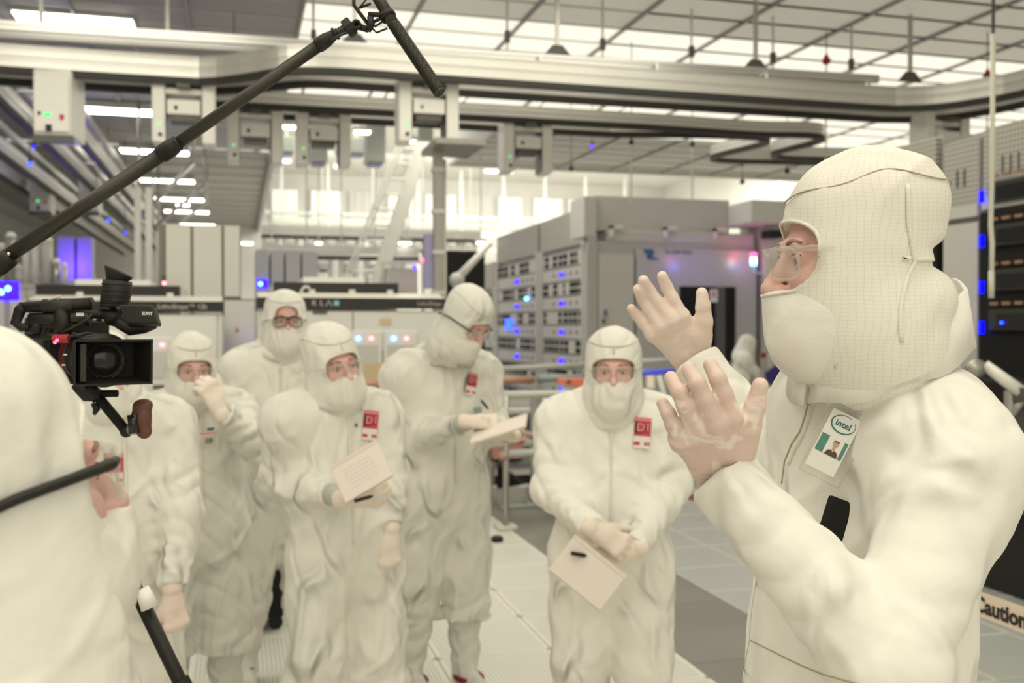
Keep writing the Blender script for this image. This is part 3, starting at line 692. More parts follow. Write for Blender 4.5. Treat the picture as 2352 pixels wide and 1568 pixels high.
# ------------------------------------------------------------------ hanging carriers
def carrier(label, P, rz=0, end=False, dark=False):
    """overhead hoist carrier: two tall covers and the gripper unit between them"""
    t = thing('hoist_carrier', label, 'carrier', P, rz, 'white hoist carriers on the tracks')
    if not end:
        for s in (-1, 1):
            obj('end_cover', MB().box((s * .225, 0, -.205), (.125, .30, .61)), 'oht', t, bevel=.025)
            obj('cover_edge', MB().box((s * .165, -.0, -.22), (.012, .26, .54)), 'oht_dark', t)
        obj('bridge', MB().box((0, 0, -.02), (.36, .26, .05)), 'oht', t)
        g = obj('gripper_unit', MB().box((0, -.01, -.17), (.30, .28, .14)), 'oht', t, bevel=.012)
        obj('gripper_works', MB().box((0, -.01, -.27), (.24, .22, .05)).box((-.07, -.145, -.18), (.03, .01, .04)), 'oht_dark', g)
        obj('wheel_unit', MB().box((0, 0, .035), (.30, .20, .07)).box((0, 0, .012), (.12, .50, .03)), 'oht_dark', t)
    else:
        obj('shell', MB().box((0, .12, -.22), (.33, .52, .60)), 'oht', t, bevel=.03); obj('wheel_unit', MB().box((0, .1, .10), (.30, .3, .06)), 'oht_dark', t)
    if end:
        f = obj('front_plate', MB().box((0, -.155, -.24), (.30, .03, .50)), 'oht', t, bevel=.01)
        obj('lower_lip', MB().box((0, -.10, -.55), (.34, .10, .06)), 'oht_dark', t); obj('slot', MB().box((-.02, -.175, -.46), (.05, .01, .06)), 'black', f)
        obj('green_lamp', MB().box((-.03, -.175, -.34), (.055, .006, .028)), 'led_green', f); obj('red_mark', MB().box((.09, -.175, -.36), (.035, .006, .05)), 'red', f); obj('button', MB().box((-.10, -.175, -.33), (.025, .006, .03)), 'black', f)
    else:
        obj('black_knob', MB().cyl((-.21, -.145, -.44), (-.21, -.165, -.44), .018, 10), 'black', t); obj('status_lamp', MB().box((-.22, -.152, -.34), (.02, .008, .02)), 'led_green', t)
    return t
zt = RZ - .09
def cpos(px, Y, z=zt): 
    P = on(px, 300, 1, Y); return (P.x, Y, z)
carrier('white carrier seen end-on at the upper left with a green lamp', cpos(130, 9.9), -.1, end=True)
carrier('white carrier at the upper left, lit bright on its left cover', cpos(424, 10.05))
carrier('carrier partly hidden by the boom pole near its middle', cpos(586, 11.0))
carrier('carrier just left of the middle, above the white opening', cpos(742, 11.0))
carrier('carrier behind the tip of the microphone', cpos(980, 9.40))
carrier('carrier right of the microphone tip on the second track', cpos(1206, 10.9))
carrier('carrier at the right where the track bends towards the viewer', cpos(2158, 9.4))
carrier('small carrier hanging end-on above the presenter hood', (on(1922, 300, 1, 12.5).x, 12.5, zt), 1.4)
carrier('shaded carrier in the left bay with a green lamp', W(95, 418, 17.0) , 0, end=True)
carrier('shaded carrier in the left bay right of the one with the green lamp', W(205, 418, 17.0), 0, end=True)
ORD = ['first', 'second', 'third', 'fourth', 'fifth', 'sixth', 'seventh', 'eighth', 'ninth', 'tenth']
k = 0
for y, Yr, xs in ((548, 23.0, (622, 668, 716, 762, 806, 868, 904, 960, 1040, 1078)), (594, 20.2, (640, 684, 742, 800, 858, 910))):
    z_ = on(800, y, 1, Yr).z; xa, xb = on(600, y, 1, Yr).x, on(1100 if y < 570 else 960, y, 1, Yr).x
    for q_, px in enumerate(xs):
        P = on(px, y, 1, Yr); t = dup(bpy.data.objects['hoist_carrier.004'], (P.x, Yr, z_), 0, 'far white carrier, %s from the left in the %s row beyond the black-banded tools' % (ORD[q_], 'upper' if y < 570 else 'lower'), 'far white carriers behind the tools'); t.scale = (.66, .7, .95)
    tf = track('carrier_track', 'far %s track carrying white carriers in the bright hall' % ('upper' if y < 570 else 'lower'), [[Vector((xa, Yr + o_, z_ + .04)), Vector((xb, Yr + o_, z_ + .04))] for o_ in (-.12, .12)])
    for xx in np.linspace(xa + .2, xb - .2, 5): obj('hanger_rod', MB().cyl((xx, Yr, z_ + .2), (xx, Yr, 7.0), .015, 6), 'white_paint', tf)
# pale stair climbing in the opening
st = thing('access_stair', 'white steep stair climbing up right towards the tracks', 'stair', W(850, 648, 14.0))
st.location.z = 0
def line_to_floor(p, q):   # carry the line q -> p on down to the floor
    t = p.z / (q.z - p.z); return p - (q - p) * t
def seg(px0, py0, px1, py1, d): 
    p, q = W(px0, py0, d), W(px1, py1, d); return line_to_floor(p, q) - st.location, q - st.location
a, b = seg(850, 645, 955, 325, 14.0); n_ = _R * .26
obj('side_plate', MB().add([a, a + n_, b + n_ * .75, b, a + _F * .06, a + n_ + _F * .06, b + n_ * .75 + _F * .06, b + _F * .06], [(0, 1, 2, 3), (7, 6, 5, 4), (0, 4, 5, 1), (2, 6, 7, 3), (0, 3, 7, 4), (1, 5, 6, 2)]), 'white_paint', st)
h0, h1 = seg(790, 642, 920, 322, 13.6); g0, g1 = seg(800, 642, 930, 322, 13.7)
obj('handrail', MB().tube([h0, h1], .022, 6), 'white_paint', st); obj('handrail', MB().tube([g0, g1], .022, 6), 'white_paint', st)
for k in range(20):
    t_ = (k + .5) / 20; obj('tread', MB().tube([g0.lerp(g1, t_), a.lerp(b, t_)], .018, 5), 'white_paint', st)
# steel column with the head plate
P = W(1006, 500, 9.1); c_ = thing('steel_column', 'square steel column with a flat head plate in the middle of the room', 'column', (P.x, P.y, 0))
obj('post', MB().bx(-.042, .042, -.042, .042, 0, 3.28), 'column_steel', c_); obj('cable_strip', MB().bx(.05, .075, -.02, .02, .3, 3.2), 'cab_mid', c_)
obj('head_plate', MB().bx(-.09, .36, -.36, .36, 3.28, 3.33), 'column_steel', c_)
for z in (1.98, 2.35, 2.72, 3.1): obj('clamp', MB().box((0, -.0, z), (.11, .10, .04)), 'cab_mid', c_)
obj('base_plate', MB().bx(-.12, .12, -.12, .12, 0, .015), 'steel', c_)
# struts in the left bay
for k, (px, y0, y1, d) in enumerate(((316, 430, 650, 12.0), (341, 430, 650, 12.0), (365, 530, 660, 12.5))):
    a, b = W(px, y0, d), W(px, y1, d)
    s_ = tag(obj('bay_post', MB().bx(a.x - .035, a.x + .035, a.y - .035, a.y + .035, 0, a.z), 'silver'), ['left one of the thin bright posts beside the beige cabinets', 'middle one of the thin bright posts beside the beige cabinets', 'short thin post touching the beige cabinets'][k], 'post')
for k, (x0, y0, x1, y1, d) in enumerate(((320, 500, 445, 375, 15), (352, 525, 470, 425, 18.5), (365, 545, 475, 465, 21))):
    tag(obj('brace_strut', MB().tube([W(x0, y0, d), W(x1, y1, d)], .035, 8).cyl(W(x1, y1, d), Vector((W(x1, y1, d).x, W(x1, y1, d).y, CH - .03)), .02, 8).tube([W(x0, y0, d), Vector((W(x0, y0, d).x, W(x0, y0, d).y, CH - .03))], .02, 8), 'silver', smooth=True), ['nearest slanting brace in the left bay', 'middle slanting brace in the left bay', 'farthest slanting brace in the left bay'][k], 'brace')
# pendant drops and pull cords
for k, (px, y1, ytop, d, m, rr_, lab) in enumerate(((1898, 138, 86, 11.6, 'red_anod', .055, 'red drop-shaped weight on a cord above the presenter'), (2268, 172, 116, 11.6, 'red_anod', .055, 'red drop-shaped weight on a cord beside the white hose'), (1312, 386, 300, 14, 'black', .04, 'black pendant plug below the second track'), (1450, 326, 300, 12, 'black', .035, 'black pendant plug just under the second track bend'), (1590, 331, 300, 13, 'black', .035, 'black pendant plug left of the hairpin bend'), (1705, 417, 300, 14, 'black', .04, 'black pendant plug over the status lamp'), (1808, 392, 300, 14, 'black', .04, 'black pendant plug beside the big hood'))):
    P = W(px, y1, d); t = thing('pendant', lab, 'pendant', P)
    obj('drop', MB().lathe([(0.002, rr_ * 1.6), (rr_ * .5, rr_ * .7), (rr_, -.1 * rr_), (rr_ * .7, -rr_ * .8), (.002, -rr_)], n=14), m, t, True)
    top = CH - P.z if P.y < 20 else 2; obj('cord', MB().cyl((0, 0, rr_), (0, 0, top), .006, 6), 'cab_dark', t)
    if k < 2 or k in (3, 4): obj('pull_string', MB().cyl((0, 0, -rr_), (0, 0, -rr_ - (1.4 if k < 2 else .7)), .010, 6), 'hose', t)
P = W(2278, 500, 4.6)
t = thing('hose', 'long pale hose hanging straight down at the right', 'hose', (P.x, P.y, 0))
zb = W(2278, 682, 4.6).z; zm = W(2278, 80, 4.6).z
obj('lower_hose', MB().tube([(0, 0, zb), (.003, 0, zb + .25), (-.006, 0, zb + .33), (0, 0, zb + .6), (0, 0, zm)], .0115, 10), 'hose', t, True)
obj('upper_wire', MB().tube([(0, 0, zm), (0, 0, CH - .02)], .0075, 8), 'cab_dark', t, True); obj('end_sleeve', MB().tube([(0, 0, zb - .005), (0, 0, zb + .12)], .0135, 10), 'hose', t, True)
# ------------------------------------------------------------------ tools and cabinets
def lampbulb(name, parent, P, r, m): return obj(name, MB().sphere(P, r, 12), m, parent, True)
# white inspection tools with black bands (fronts face the viewer, Y = const)
def band_tool(label, pxl, pxr, Yf, y_top, mark, side, blue_x, up_px):
    a, b = on(pxl, y_top, 1, Yf), on(pxr, y_top, 1, Yf); x0, x1, zt_ = a.x, b.x, (a.z + b.z) / 2
    t = thing('inspection_tool', label, 'machine', ((x0 + x1) / 2, Yf, 0)); cx = t.location.x; x0 -= cx; x1 -= cx
    obj('body', MB().bx(x0, x1, .02, 1.7, .06, zt_ - .10), 'cab_white', t, bevel=.01)
    obj('plinth', MB().bx(x0 + .03, x1 - .03, .06, 1.6, 0, .06), 'cab_dark', t)
    bd = obj('black_band', MB().bx(x0 - .01, x1 + .01, -.015, .06, zt_ - .085, zt_), 'band', t)
    obj('top_slope', MB().prism([(-.01, zt_), (.32, zt_ + .05), (.32, zt_), (-.01, zt_ - .02)], 0, x0, x1), 'cab_beige', t)
    u = [on(q, y_top, 1, Yf).x - cx for q in up_px]
    ub = obj('upper_band', MB().bx(u[0], u[1], .34, .42, zt_ + .045, zt_ + .135), 'band', t)
    obj('upper_body', MB().bx(u[0], u[1], .42, 1.6, zt_ - .10, zt_ + .13), 'cab_beige', t)
    for f in (.3, .62, .93): obj('clip', MB().box((u[0] + (u[1] - u[0]) * f, .33, zt_ + .06), (.05, .03, .035)), 'cab_beige', t)
    obj('trunk_lid', MB().bx(u[0] + .25, u[1] - .25, .6, 1.3, zt_ + .13, zt_ + .19), 'cab_white', t, bevel=.01)
    # front panels
    pz0, pz1 = zt_ - .42, zt_ - .11
    n = 4; w = (x1 - x0 - .06) / n
    for k in range(2):
        obj('upper_panel', MB().bx(x0 + .03 + 2 * k * w, x0 + .03 + 2 * (k + 1) * w - .012, -.004, .02, pz0, pz1), 'cab_white', t, bevel=.004)
    for px in blue_x:
        p = on(px, 777 if side else 792, 1, Yf); lx = p.x - cx; z = p.z
        fr_ = obj('port_frame', MB().bx(lx - .135, lx + .135, -.02, .02, z - .62, z + .06), 'cab_white', t, bevel=.008)
        lampbulb('blue_lamp', fr_, (lx - .055, -.026, z), .015, 'led_cyan'); lampbulb('pink_lamp', fr_, (lx + .048, -.026, z), .014, 'led_pink')
        obj('port_window', MB().bx(lx - .105, lx + .105, -.026, -.018, z - .26, z - .05), 'cab_mid', fr_); obj('port_handle', MB().bx(lx - .02, lx + .07, -.034, -.018, z - .345, z - .315), 'cab_dark', fr_)
        obj('port_tray', MB().prism([(-.10, z - .60), (-.02, z - .60), (-.02, z - .42), (-.06, z - .44)], 0, lx - .12, lx + .12), 'cab_mid', fr_)
    return t, bd, x0, x1, zt_
KT, kb, kx0, kx1, kz = band_tool('white tool with two black bands and a cyan cross mark, behind the writing person', 592, 1022, 7.95, 684, 0, 1, (838, 919), (632, 930))
fz = Matrix.Rotation(math.pi / 2, 4, 'X')
def ft(x, y, z): return Matrix.Translation((x, y, z)) @ fz
lx = on(745, 697, 1, 7.95).x - KT.location.x
for ch, dx in (('K', -.078), ('L', -.022), ('Λ', .034)):
    if ch == 'Λ': obj('lettering', MB().tube([(lx + .012, -.019, kz - .066), (lx + .034, -.019, kz - .020), (lx + .056, -.019, kz - .066)], .0035, 5), 'badge_white', kb)
    else: text('lettering', ch, .062, 'badge_white', kb, ft(lx + dx, -.016, kz - .043), bold=-.0008)
obj('cyan_mark', MB().box((lx + .093, -.018, kz - .043), (.042, .004, .042)), 'teal_plus', kb); obj('cross', MB().box((lx + .093, -.021, kz - .043), (.008, .003, .026)).box((lx + .093, -.021, kz - .043), (.026, .003, .008)), 'badge_white', kb)
text('lettering', 'LithoShape', .045, 'ink_grey', kb, ft(kx1 - .13, -.016, kz - .043))
obj('label_plate', MB().bx(lx - .09, lx + .02, -.008, .0, kz - .13, kz - .10), 'cab_dark', KT)
q = on(885, 734, 1, 7.95).x - KT.location.x; obj('brass_plate', MB().bx(q - .045, q + .045, -.012, .0, kz - .21, kz - .16), 'cardboard', KT)
LT, lb2, lx0, lx1, lz = band_tool('white tool with black bands behind the video camera', 64, 510, 8.3, 691, 0, 0, (358,), (62, 408))
text('lettering', 'LithoShape\u2122 12k', .052, 'badge_white', lb2, ft(lx1 - .30, -.016, lz - .043), bold=-.0006)
P = W(700, 672, 8.1); hk = obj('hook_loop', MB().tube([P + Vector((-.03, 0, -.04)), P + Vector((-.025, 0, .02)), P + Vector((.0, 0, .05)), P + Vector((.03, 0, .045)), P + Vector((.035, 0, .03))], .010, 8), 'green_white', smooth=True); tag(hk, 'small pale bent hose on top of the tool with the cyan mark', 'hose')
# beige cabinets with tall doors
ca, cb = W(378, 527, 10.4), W(590, 527, 10.2); cx0, cx1 = ca.x, cb.x
bc = thing('tall_cabinet', 'row of tall beige cabinets with dark joints behind the left tool', 'cabinet', ((cx0 + cx1) / 2, 10.15, 0)); ox = bc.location.x
zj = on(500, 686, 1, 10.15).z; obj('carcass', MB().bx(cx0 - ox, cx1 - ox, .03, 1.0, .08, zj), 'cab_joint', bc); obj('upper_carcass', MB().bx(cx0 - ox, cx1 - ox - .16, .03, 1.0, zj, 2.66), 'cab_joint', bc); obj('plinth', MB().bx(cx0 - ox + .05, cx1 - ox - .05, .1, .9, 0, .08), 'cab_dark', bc)
xs_ = [378, 441, 512, 588]
for k in range(3):
    xa, xb = on(xs_[k], 600, 1, 10.15).x - ox + .012, on(xs_[k + 1], 600, 1, 10.15).x - ox - .012
    zj = on(500, 686, 1, 10.15).z
    d_ = obj('door', MB().bx(xa, xb - (.14 if k == 2 else 0), .0, .03, zj + .02, 2.66), 'cab_beige', bc, bevel=.004)
    d2 = obj('lower_door', MB().bx(xa, xb, .0, .03, .1, zj - .015), 'cab_beige', bc, bevel=.004)
    if k == 2:
        obj('warning_sticker', MB().box((xa + .12, -.004, zj - .30), (.035, .004, .05)), 'cardboard', d2); obj('red_mark', MB().box((xa + .12, -.008, zj - .31), (.02, .003, .018)), 'red_anod', d2)
        obj('handle', MB().box((xa - .02, -.01, zj - .42), (.02, .02, .09)), 'cab_dark', d2)
# pale violet cabinets behind the tall listener
for k, (a_, b_, m_) in enumerate(((588, 618, 'vio_cab'), (622, 652, 'vio_cab'), (656, 690, 'vio_cab'), (694, 730, 'vio_cab'))):
    Pa, Pb_ = on(a_, 570, 1, 12.0), on(b_, 570, 1, 12.0)
    c_ = thing('narrow_cabinet', ['narrow pale violet cabinet with a bright blue lamp', 'second narrow pale cabinet right of the one with the blue lamp', 'third narrow pale cabinet right of the blue lamp', 'narrow pale cabinet behind the pale bent hose'][k], 'cabinet', ((Pa.x + Pb_.x) / 2, 12.0, 0)); w = (Pb_.x - Pa.x) / 2
    zt3 = on(a_, 575 if k else 572, 1, 12.0).z
    obj('shell', MB().bx(-w, w, 0, .8, .05, zt3), m_, c_, bevel=.006); obj('joint', MB().bx(-w, w, -.004, .0, zt3 - .68, zt3 - .655), 'cab_mid', c_); obj('foot', MB().bx(-w * .9, w * .9, .05, .7, 0, .05), 'cab_dark', c_)
    if k == 0:
        z_ = on(598, 652, 1, 12.0).z - 0; lampbulb('blue_lamp', c_, (on(598, 652, 1, 12).x - c_.location.x, -.03, z_), .022, 'led_cyan'); obj('lamp_plate', MB().bx(-w * .8, w * .8, -.012, 0, z_ - .045, z_ + .05), 'led_blue', c_)
point_light('violet_glow', W(598, 775, 9.6), .35, (.25, .1, 1))
# glass box frame right of the stair
g = thing('glove_box_frame', 'pale open frame box with a pink lamp left of the steel column', 'frame', W(925, 640, 10.5)); 
fa, fb, fc, fd = [W(*q) - g.location for q in ((878, 602, 10.5), (972, 602, 10.5), (972, 680, 10.5), (878, 680, 10.5))]
for p_, q_ in ((fa, fb), (fb, fc), (fd, fc), (fa, fd)): obj('bar', MB().tube([p_, q_], .018, 6), 'green_white', g)
obj('back_box', MB().bx(fa.x + .05, fb.x - .03, .1, .5, fd.z + .02, fa.z - .06), 'cab_mid', g)
for k, dx in enumerate((-.02, .04, .1)): obj('bottle', MB().cyl((fa.x + dx, -.05, fd.z), (fa.x + dx, -.05, fd.z + .20), .022, 8), 'vio_cab', g)
obj('leg', MB().cyl((fd.x, 0, -g.location.z), fd, .02, 6), 'green_white', g); obj('leg', MB().cyl((fc.x, 0, -g.location.z), fc, .02, 6), 'green_white', g)
lampbulb('pink_lamp', g, W(973, 597, 10.4) - g.location, .022, 'led_red'); lampbulb('blue_lamp', g, W(953, 613, 10.4) - g.location, .020, 'led_blue')
sg = W(984, 600, 9.12); vb = thing('junction_box', 'slim violet box on the left face of the steel column', 'box', (sg.x, sg.y, sg.z)); obj('shell', MB().box((0, 0, 0), (.08, .08, .5)), 'violet', vb); obj('mount', MB().bx(.035, .055, -.02, .02, -.1, .1), 'steel', vb)
# ---- grey rack towers facing left (X = const)
RX = 4.9
def rack(label, y0, y1, ztop, kind, seed=0):
    r = random.Random(seed); t = thing('rack_tower', label, 'machine', (RX, (y0 + y1) / 2, 0)); h = (y1 - y0) / 2
    obj('body', MB().bx(.06, 1.6, -h, h, .05, ztop), 'cab_grey', t); obj('plinth', MB().bx(.1, 1.5, -h + .05, h - .05, 0, .05), 'cab_dark', t)
    if kind == 'led':
        obj('top_grille', MB().bx(0, .06, -h + .03, h - .03, ztop - .52, ztop), 'grille', t, bevel=.005)
        obj('corner_post', MB().bx(-.02, .08, -h - .03, -h + .12, .05, ztop - .5), 'cab_mid', t); obj('corner_post', MB().bx(-.02, .08, h - .14, h + .0, .05, ztop - .5), 'cab_mid', t)
        n = 11; z = ztop - .60; dz = (ztop - .60 - .35) / n
        for k in range(n):
            zc = z - dz * (k + .5)
            if k % 2 == 0:
                s_ = obj('drive_shelf', MB().bx(.0, .07, -h + .14, h - .16, zc - dz * .46, zc + dz * .46), 'cab_mid', t)
                b = MB(); y = -h + .18
                while y < h - .25:
                    w = r.uniform(.05, .22); 
                    if r.random() < .8:
                        b.bx(-.008, .004, y, y + w, zc + dz * .08, zc + dz * .40); b.bx(-.008, .004, y, y + w, zc - dz * .38, zc - dz * .06)
                    y += w + r.uniform(.03, .1)
                stuff(obj('dark_slots', b, 'black_matte', s_))
            else:
                s_ = obj('control_shelf', MB().bx(-.006, .07, -h + .14, h - .16, zc - dz * .44, zc + dz * .44), 'cab_mid', t)
                b = MB()
                for q in range(5): b.bx(-.012, -.006, -h + .3 + q * .28, -h + .36 + q * .28, zc - .03, zc + .03)
                stuff(obj('knobs', b, 'cab_dark', s_))
                obj('blue_lamp', MB().sphere((-.03, (-.10 if seed != 3 else .1) * h, zc), .032, 10), 'led_blue', s_, True)
    return t
Y = lambda px: on(px, 600, 0, RX).y
R1 = rack('grey rack tower with a column of blue lamps, just left of the big grey tool', Y(1343), Y(1240), 3.42, 'led', 1)
R2 = rack('grey rack tower with blue lamps between the nearer rack and the dark corner', Y(1236), Y(1140), 3.42, 'led', 2)
R3 = rack('farthest rack tower with blue lamps beside the bowed head of the writing person', Y(1137), Y(1085), 2.95, 'led', 3)
obj('blue_panel_lamp', MB().bx(-.03, .0, .25, .62, 1.62, 1.80), 'led_blue2', R2); obj('cyan_lamp', MB().sphere((-.03, -.8, 2.16), .03, 10), 'led_cyan', R2, True)
vb = W(1032, 640, 15); tag(obj('dark_cabinet', MB().bx(vb.x - .1, vb.x + .55, vb.y, vb.y + .6, 0, vb.z + .42), 'black_matte'), 'black cabinet in the gap right of the steel column', 'cabinet')
vb = thing('robot_arm', 'pale slanting arm against the black cabinet right of the steel column', 'arm', W(1050, 640, 13.5))
r0 = vb.location; obj('boom', MB().tube([W(1050, 640, 13.5) - r0, W(1128, 558, 13.5) - r0], [.06, .035], 8), 'oht', vb, True); obj('elbow', MB().sphere((0, 0, -.02), .11, 10), 'cab_mid', vb, True); obj('stand', MB().cyl((0, 0, -.05), (0, 0, -r0.z), .05, 10), 'cab_mid', vb)
# ---- big grey tool with the black door
TY = 13.0; tx0, tx1 = on(1345, 600, 1, TY).x, on(1748, 600, 1, TY).x
G = thing('process_tool', 'big grey tool with upper box, bird-like blue mark and black door', 'machine', (tx0, TY, 0))
def gx(px): return on(px, 600, 1, TY).x - tx0
def gz(py, px=1500): return on(px, py, 1, TY).z
obj('upper_box', MB().bx(gx(1374), gx(1686), .15, .68, gz(530), gz(450)), 'cab_mid', G, bevel=.01)
obj('box_side', MB().bx(gx(1345), gx(1372), .05, .66, gz(545), gz(455)), 'cab_mid', G); obj('dark_joint', MB().bx(gx(1366), gx(1374), .10, .15, gz(525), gz(455)), 'cab_dark', G)
obj('roof_step', MB().bx(gx(1400), gx(1736), .05, .68, gz(556), gz(530)), 'cab_mid', G, bevel=.02)
obj('body', MB().bx(gx(1374), gx(1736), .05, .68, .05, gz(556)), 'cab_grey', G); obj('plinth', MB().bx(gx(1380), gx(1730), .1, .66, 0, .05), 'cab_dark', G)
obj('left_panel', MB().bx(gx(1376), gx(1456), .0, .05, .1, gz(585)), 'cab_mid', G, bevel=.005)
fp = obj('front_panel', MB().bx(gx(1462), gx(1736), -.02, .05, .1, gz(570)), 'front_violet', G, bevel=.01)
obj('side_strip', MB().bx(gx(1348), gx(1366), .02, .05, .1, gz(560)), 'cab_mid', G); obj('dark_strip', MB().bx(gx(1350), gx(1370), .0, .02, 1.2, gz(545)), 'cab_grey', G)
dr = obj('black_door', MB().bx(gx(1560), gx(1686), -.05, -.02, gz(832), gz(657)), 'black_matte', G); obj('door_post', MB().bx(gx(1640), gx(1662), -.055, -.05, gz(832), gz(657)), 'cab_dark', dr)
obj('notice', MB().bx(gx(1626), gx(1644), -.062, -.055, gz(693), gz(663)), 'badge_white', dr); obj('picture', MB().bx(gx(1630), gx(1640), -.066, -.062, gz(682), gz(667)), 'photo_skin', dr)
text('lettering', 'TEL CLEAN TRACK', .075, 'ink', fp, ft((gx(1520) + gx(1594)) / 2, -.024, gz(578)), xs=.66)
bird = MB()
def poly(pts): 
    q = [(gx(x), -.028, gz(y)) for x, y in pts]; n = len(q); bird.add(q + [(x, y + .006, z) for x, y, z in q], [tuple(range(n))] + [(i, n + i, n + (i + 1) % n, (i + 1) % n) for i in range(n)])
poly([(1476, 573), (1496, 572), (1502, 578), (1497, 588), (1488, 590), (1480, 582)]); poly([(1488, 588), (1500, 590), (1514, 596), (1486, 596), (1484, 592)])
obj('bird_mark', bird, 'mark_blue', fp)
for px in (1402, 1526, 1640): obj('lift_bracket', MB().bx(gx(px), gx(px + 30), .0, .06, gz(527), gz(518)).bx(gx(px), gx(px) + .05, .0, .06, gz(545), gz(520)), 'cab_white', G)
obj('blue_switch', MB().bx(gx(1388), gx(1393), -.03, 0, gz(726), gz(712)), 'mark_blue', G); obj('dark_switch', MB().bx(gx(1383), gx(1389), -.03, 0, gz(742), gz(733)), 'cab_dark', G); obj('orange_sticker', MB().bx(gx(1396), gx(1403), -.01, 0, gz(744), gz(728)), 'cardboard', G)
G2 = thing('process_tool', 'grey tall cabinet with a red and blue status lamp left of the presenter face', 'machine', (on(1752, 600, 1, 12.95).x, 12.95, 0))
hx = lambda px: on(px, 600, 1, 12.95).x - G2.location.x; hz = lambda py: on(1750, py, 1, 12.95).z
obj('body', MB().bx(.0, hx(1900), 0, .7, .05, hz(510)), 'cab_mid', G2, bevel=.01); obj('plinth', MB().bx(.05, hx(1890), .05, .65, 0, .05), 'cab_dark', G2)
obj('top_cover', MB().bx(hx(1686), hx(1795), -.5, .45, hz(520), hz(470)), 'cab_white', G2, bevel=.02); obj('white_strip', MB().bx(hx(1754), hx(1762), -.01, 0, hz(730), hz(570)), 'cab_white', G2)
obj('camera_box', MB().bx(hx(1740), hx(1768), -.35, -.1, hz(550), hz(533)), 'black', G2)
sl = obj('status_lamp', MB().cyl((hx(1707), -.3, hz(606)), (hx(1707), -.3, hz(596)), .038, 12), 'led_white', G2); 
obj('blue_ring', MB().cyl((hx(1707), -.3, hz(613)), (hx(1707), -.3, hz(606)), .042, 12), 'led_cyan', sl); obj('red_ring', MB().cyl((hx(1707), -.3, hz(596)), (hx(1707), -.3, hz(586)), .042, 12), 'led_red', sl)
obj('lamp_stem', MB().cyl((hx(1707), -.3, hz(628)), (hx(1707), -.3, hz(613)), .03, 10).cyl((hx(1707), -.3, hz(628)), (.02, .02, hz(628)), .014, 6), 'cab_white', sl)
pr = (G2.location + Vector((hx(1707), -.42, hz(600)))); point_light('lamp_spill_blue', pr + Vector((.12, -.05, -.06)), 1.0, (.02, .2, 1), .03); point_light('lamp_spill_red', pr + Vector((.12, .02, .12)), .8, (1, .05, .15), .03)
point_light('panel_spill_blue', G.location + Vector((gx(1575), -.45, gz(606))), 1.3, (.10, .16, 1), .06); point_light('panel_spill_pink', G.location + Vector((gx(1565), -.45, gz(592))), .5, (1, .2, .5), .06)
# ---- racks at the right behind the presenter
def rtower(label, pa, pb, pc_top, black, seed):
    y1, y0 = Y(pa), Y(pb); h = (y1 - y0) / 2; zt_ = on((pa + pb) / 2, pc_top, 0, RX).z
    t = thing('equipment_rack', label, 'machine', (RX, (y0 + y1) / 2, 0))
    obj('body', MB().bx(.05, 1.8, -h, h, .05, zt_), 'cab_grey', t); obj('plinth', MB().bx(.1, 1.7, -h + .05, h - .05, 0, .05), 'cab_dark', t)
    gr = obj('top_grille', MB().bx(0, .05, -h + .015, h - .015, zt_ - .48, zt_ - .02), 'grille', t, bevel=.005)
    b = MB(); n = int(2 * h / .07)
    for k in range(2, n - 1): b.bx(-.004, 0, -h + k * .07, -h + k * .07 + .02, zt_ - .34, zt_ - .22)
    stuff(obj('vent_slots', b, 'oht_dark', gr)); obj('lower_rim', MB().bx(-.01, .05, -h + .015, h - .015, zt_ - .56, zt_ - .48), 'cab_mid', t)
    return t, h, zt_
RA, ha, za = rtower('long grey rack with slotted top grille directly behind the presenter hood', 1838, 2152, 352, 0, 1)
obj('panel', MB().bx(0, .05, -ha + .35, ha - .02, .1, za - .6), 'cab_mid', RA, bevel=.005); obj('dark_gap', MB().bx(-.002, .05, -ha, -ha + .33, .1, za - .6), 'black_matte', RA)
RB, hb, zb_ = rtower('grey rack with plain panel and a round red sticker', 2162, 2250, 318, 0, 2)
wp = on(2200, 600, 0, RX).y - RB.location.y
obj('panel', MB().bx(-.0, .05, -hb + .02, hb - .02, .85, zb_ - .6), 'cab_mid', RB, bevel=.005); obj('base_panel', MB().bx(0, .05, -hb + .02, hb - .02, .1, .84), 'cab_dark', RB)
P = on(2206, 697, 0, RX); obj('round_sticker', MB().box((-.004, P.y - RB.location.y, P.z), (.005, .07, .07)), 'badge_white', RB); obj('red_disc', MB().cyl((-.012, P.y - RB.location.y, P.z), (-.004, P.y - RB.location.y, P.z), .022, 12), 'red', RB)
P = on(2210, 711, 0, RX); obj('green_label', MB().box((-.004, P.y - RB.location.y, P.z), (.005, .075, .03)), 'teal_bar', RB)
RC, hc_, zc_ = rtower('nearest black server rack at the right edge with blue bar lamps', 2253, 2700, 235, 0, 3)
obj('black_front', MB().bx(-.01, .05, -hc_ + .02, hc_, .1, zc_ - .58), 'black_matte', RC)
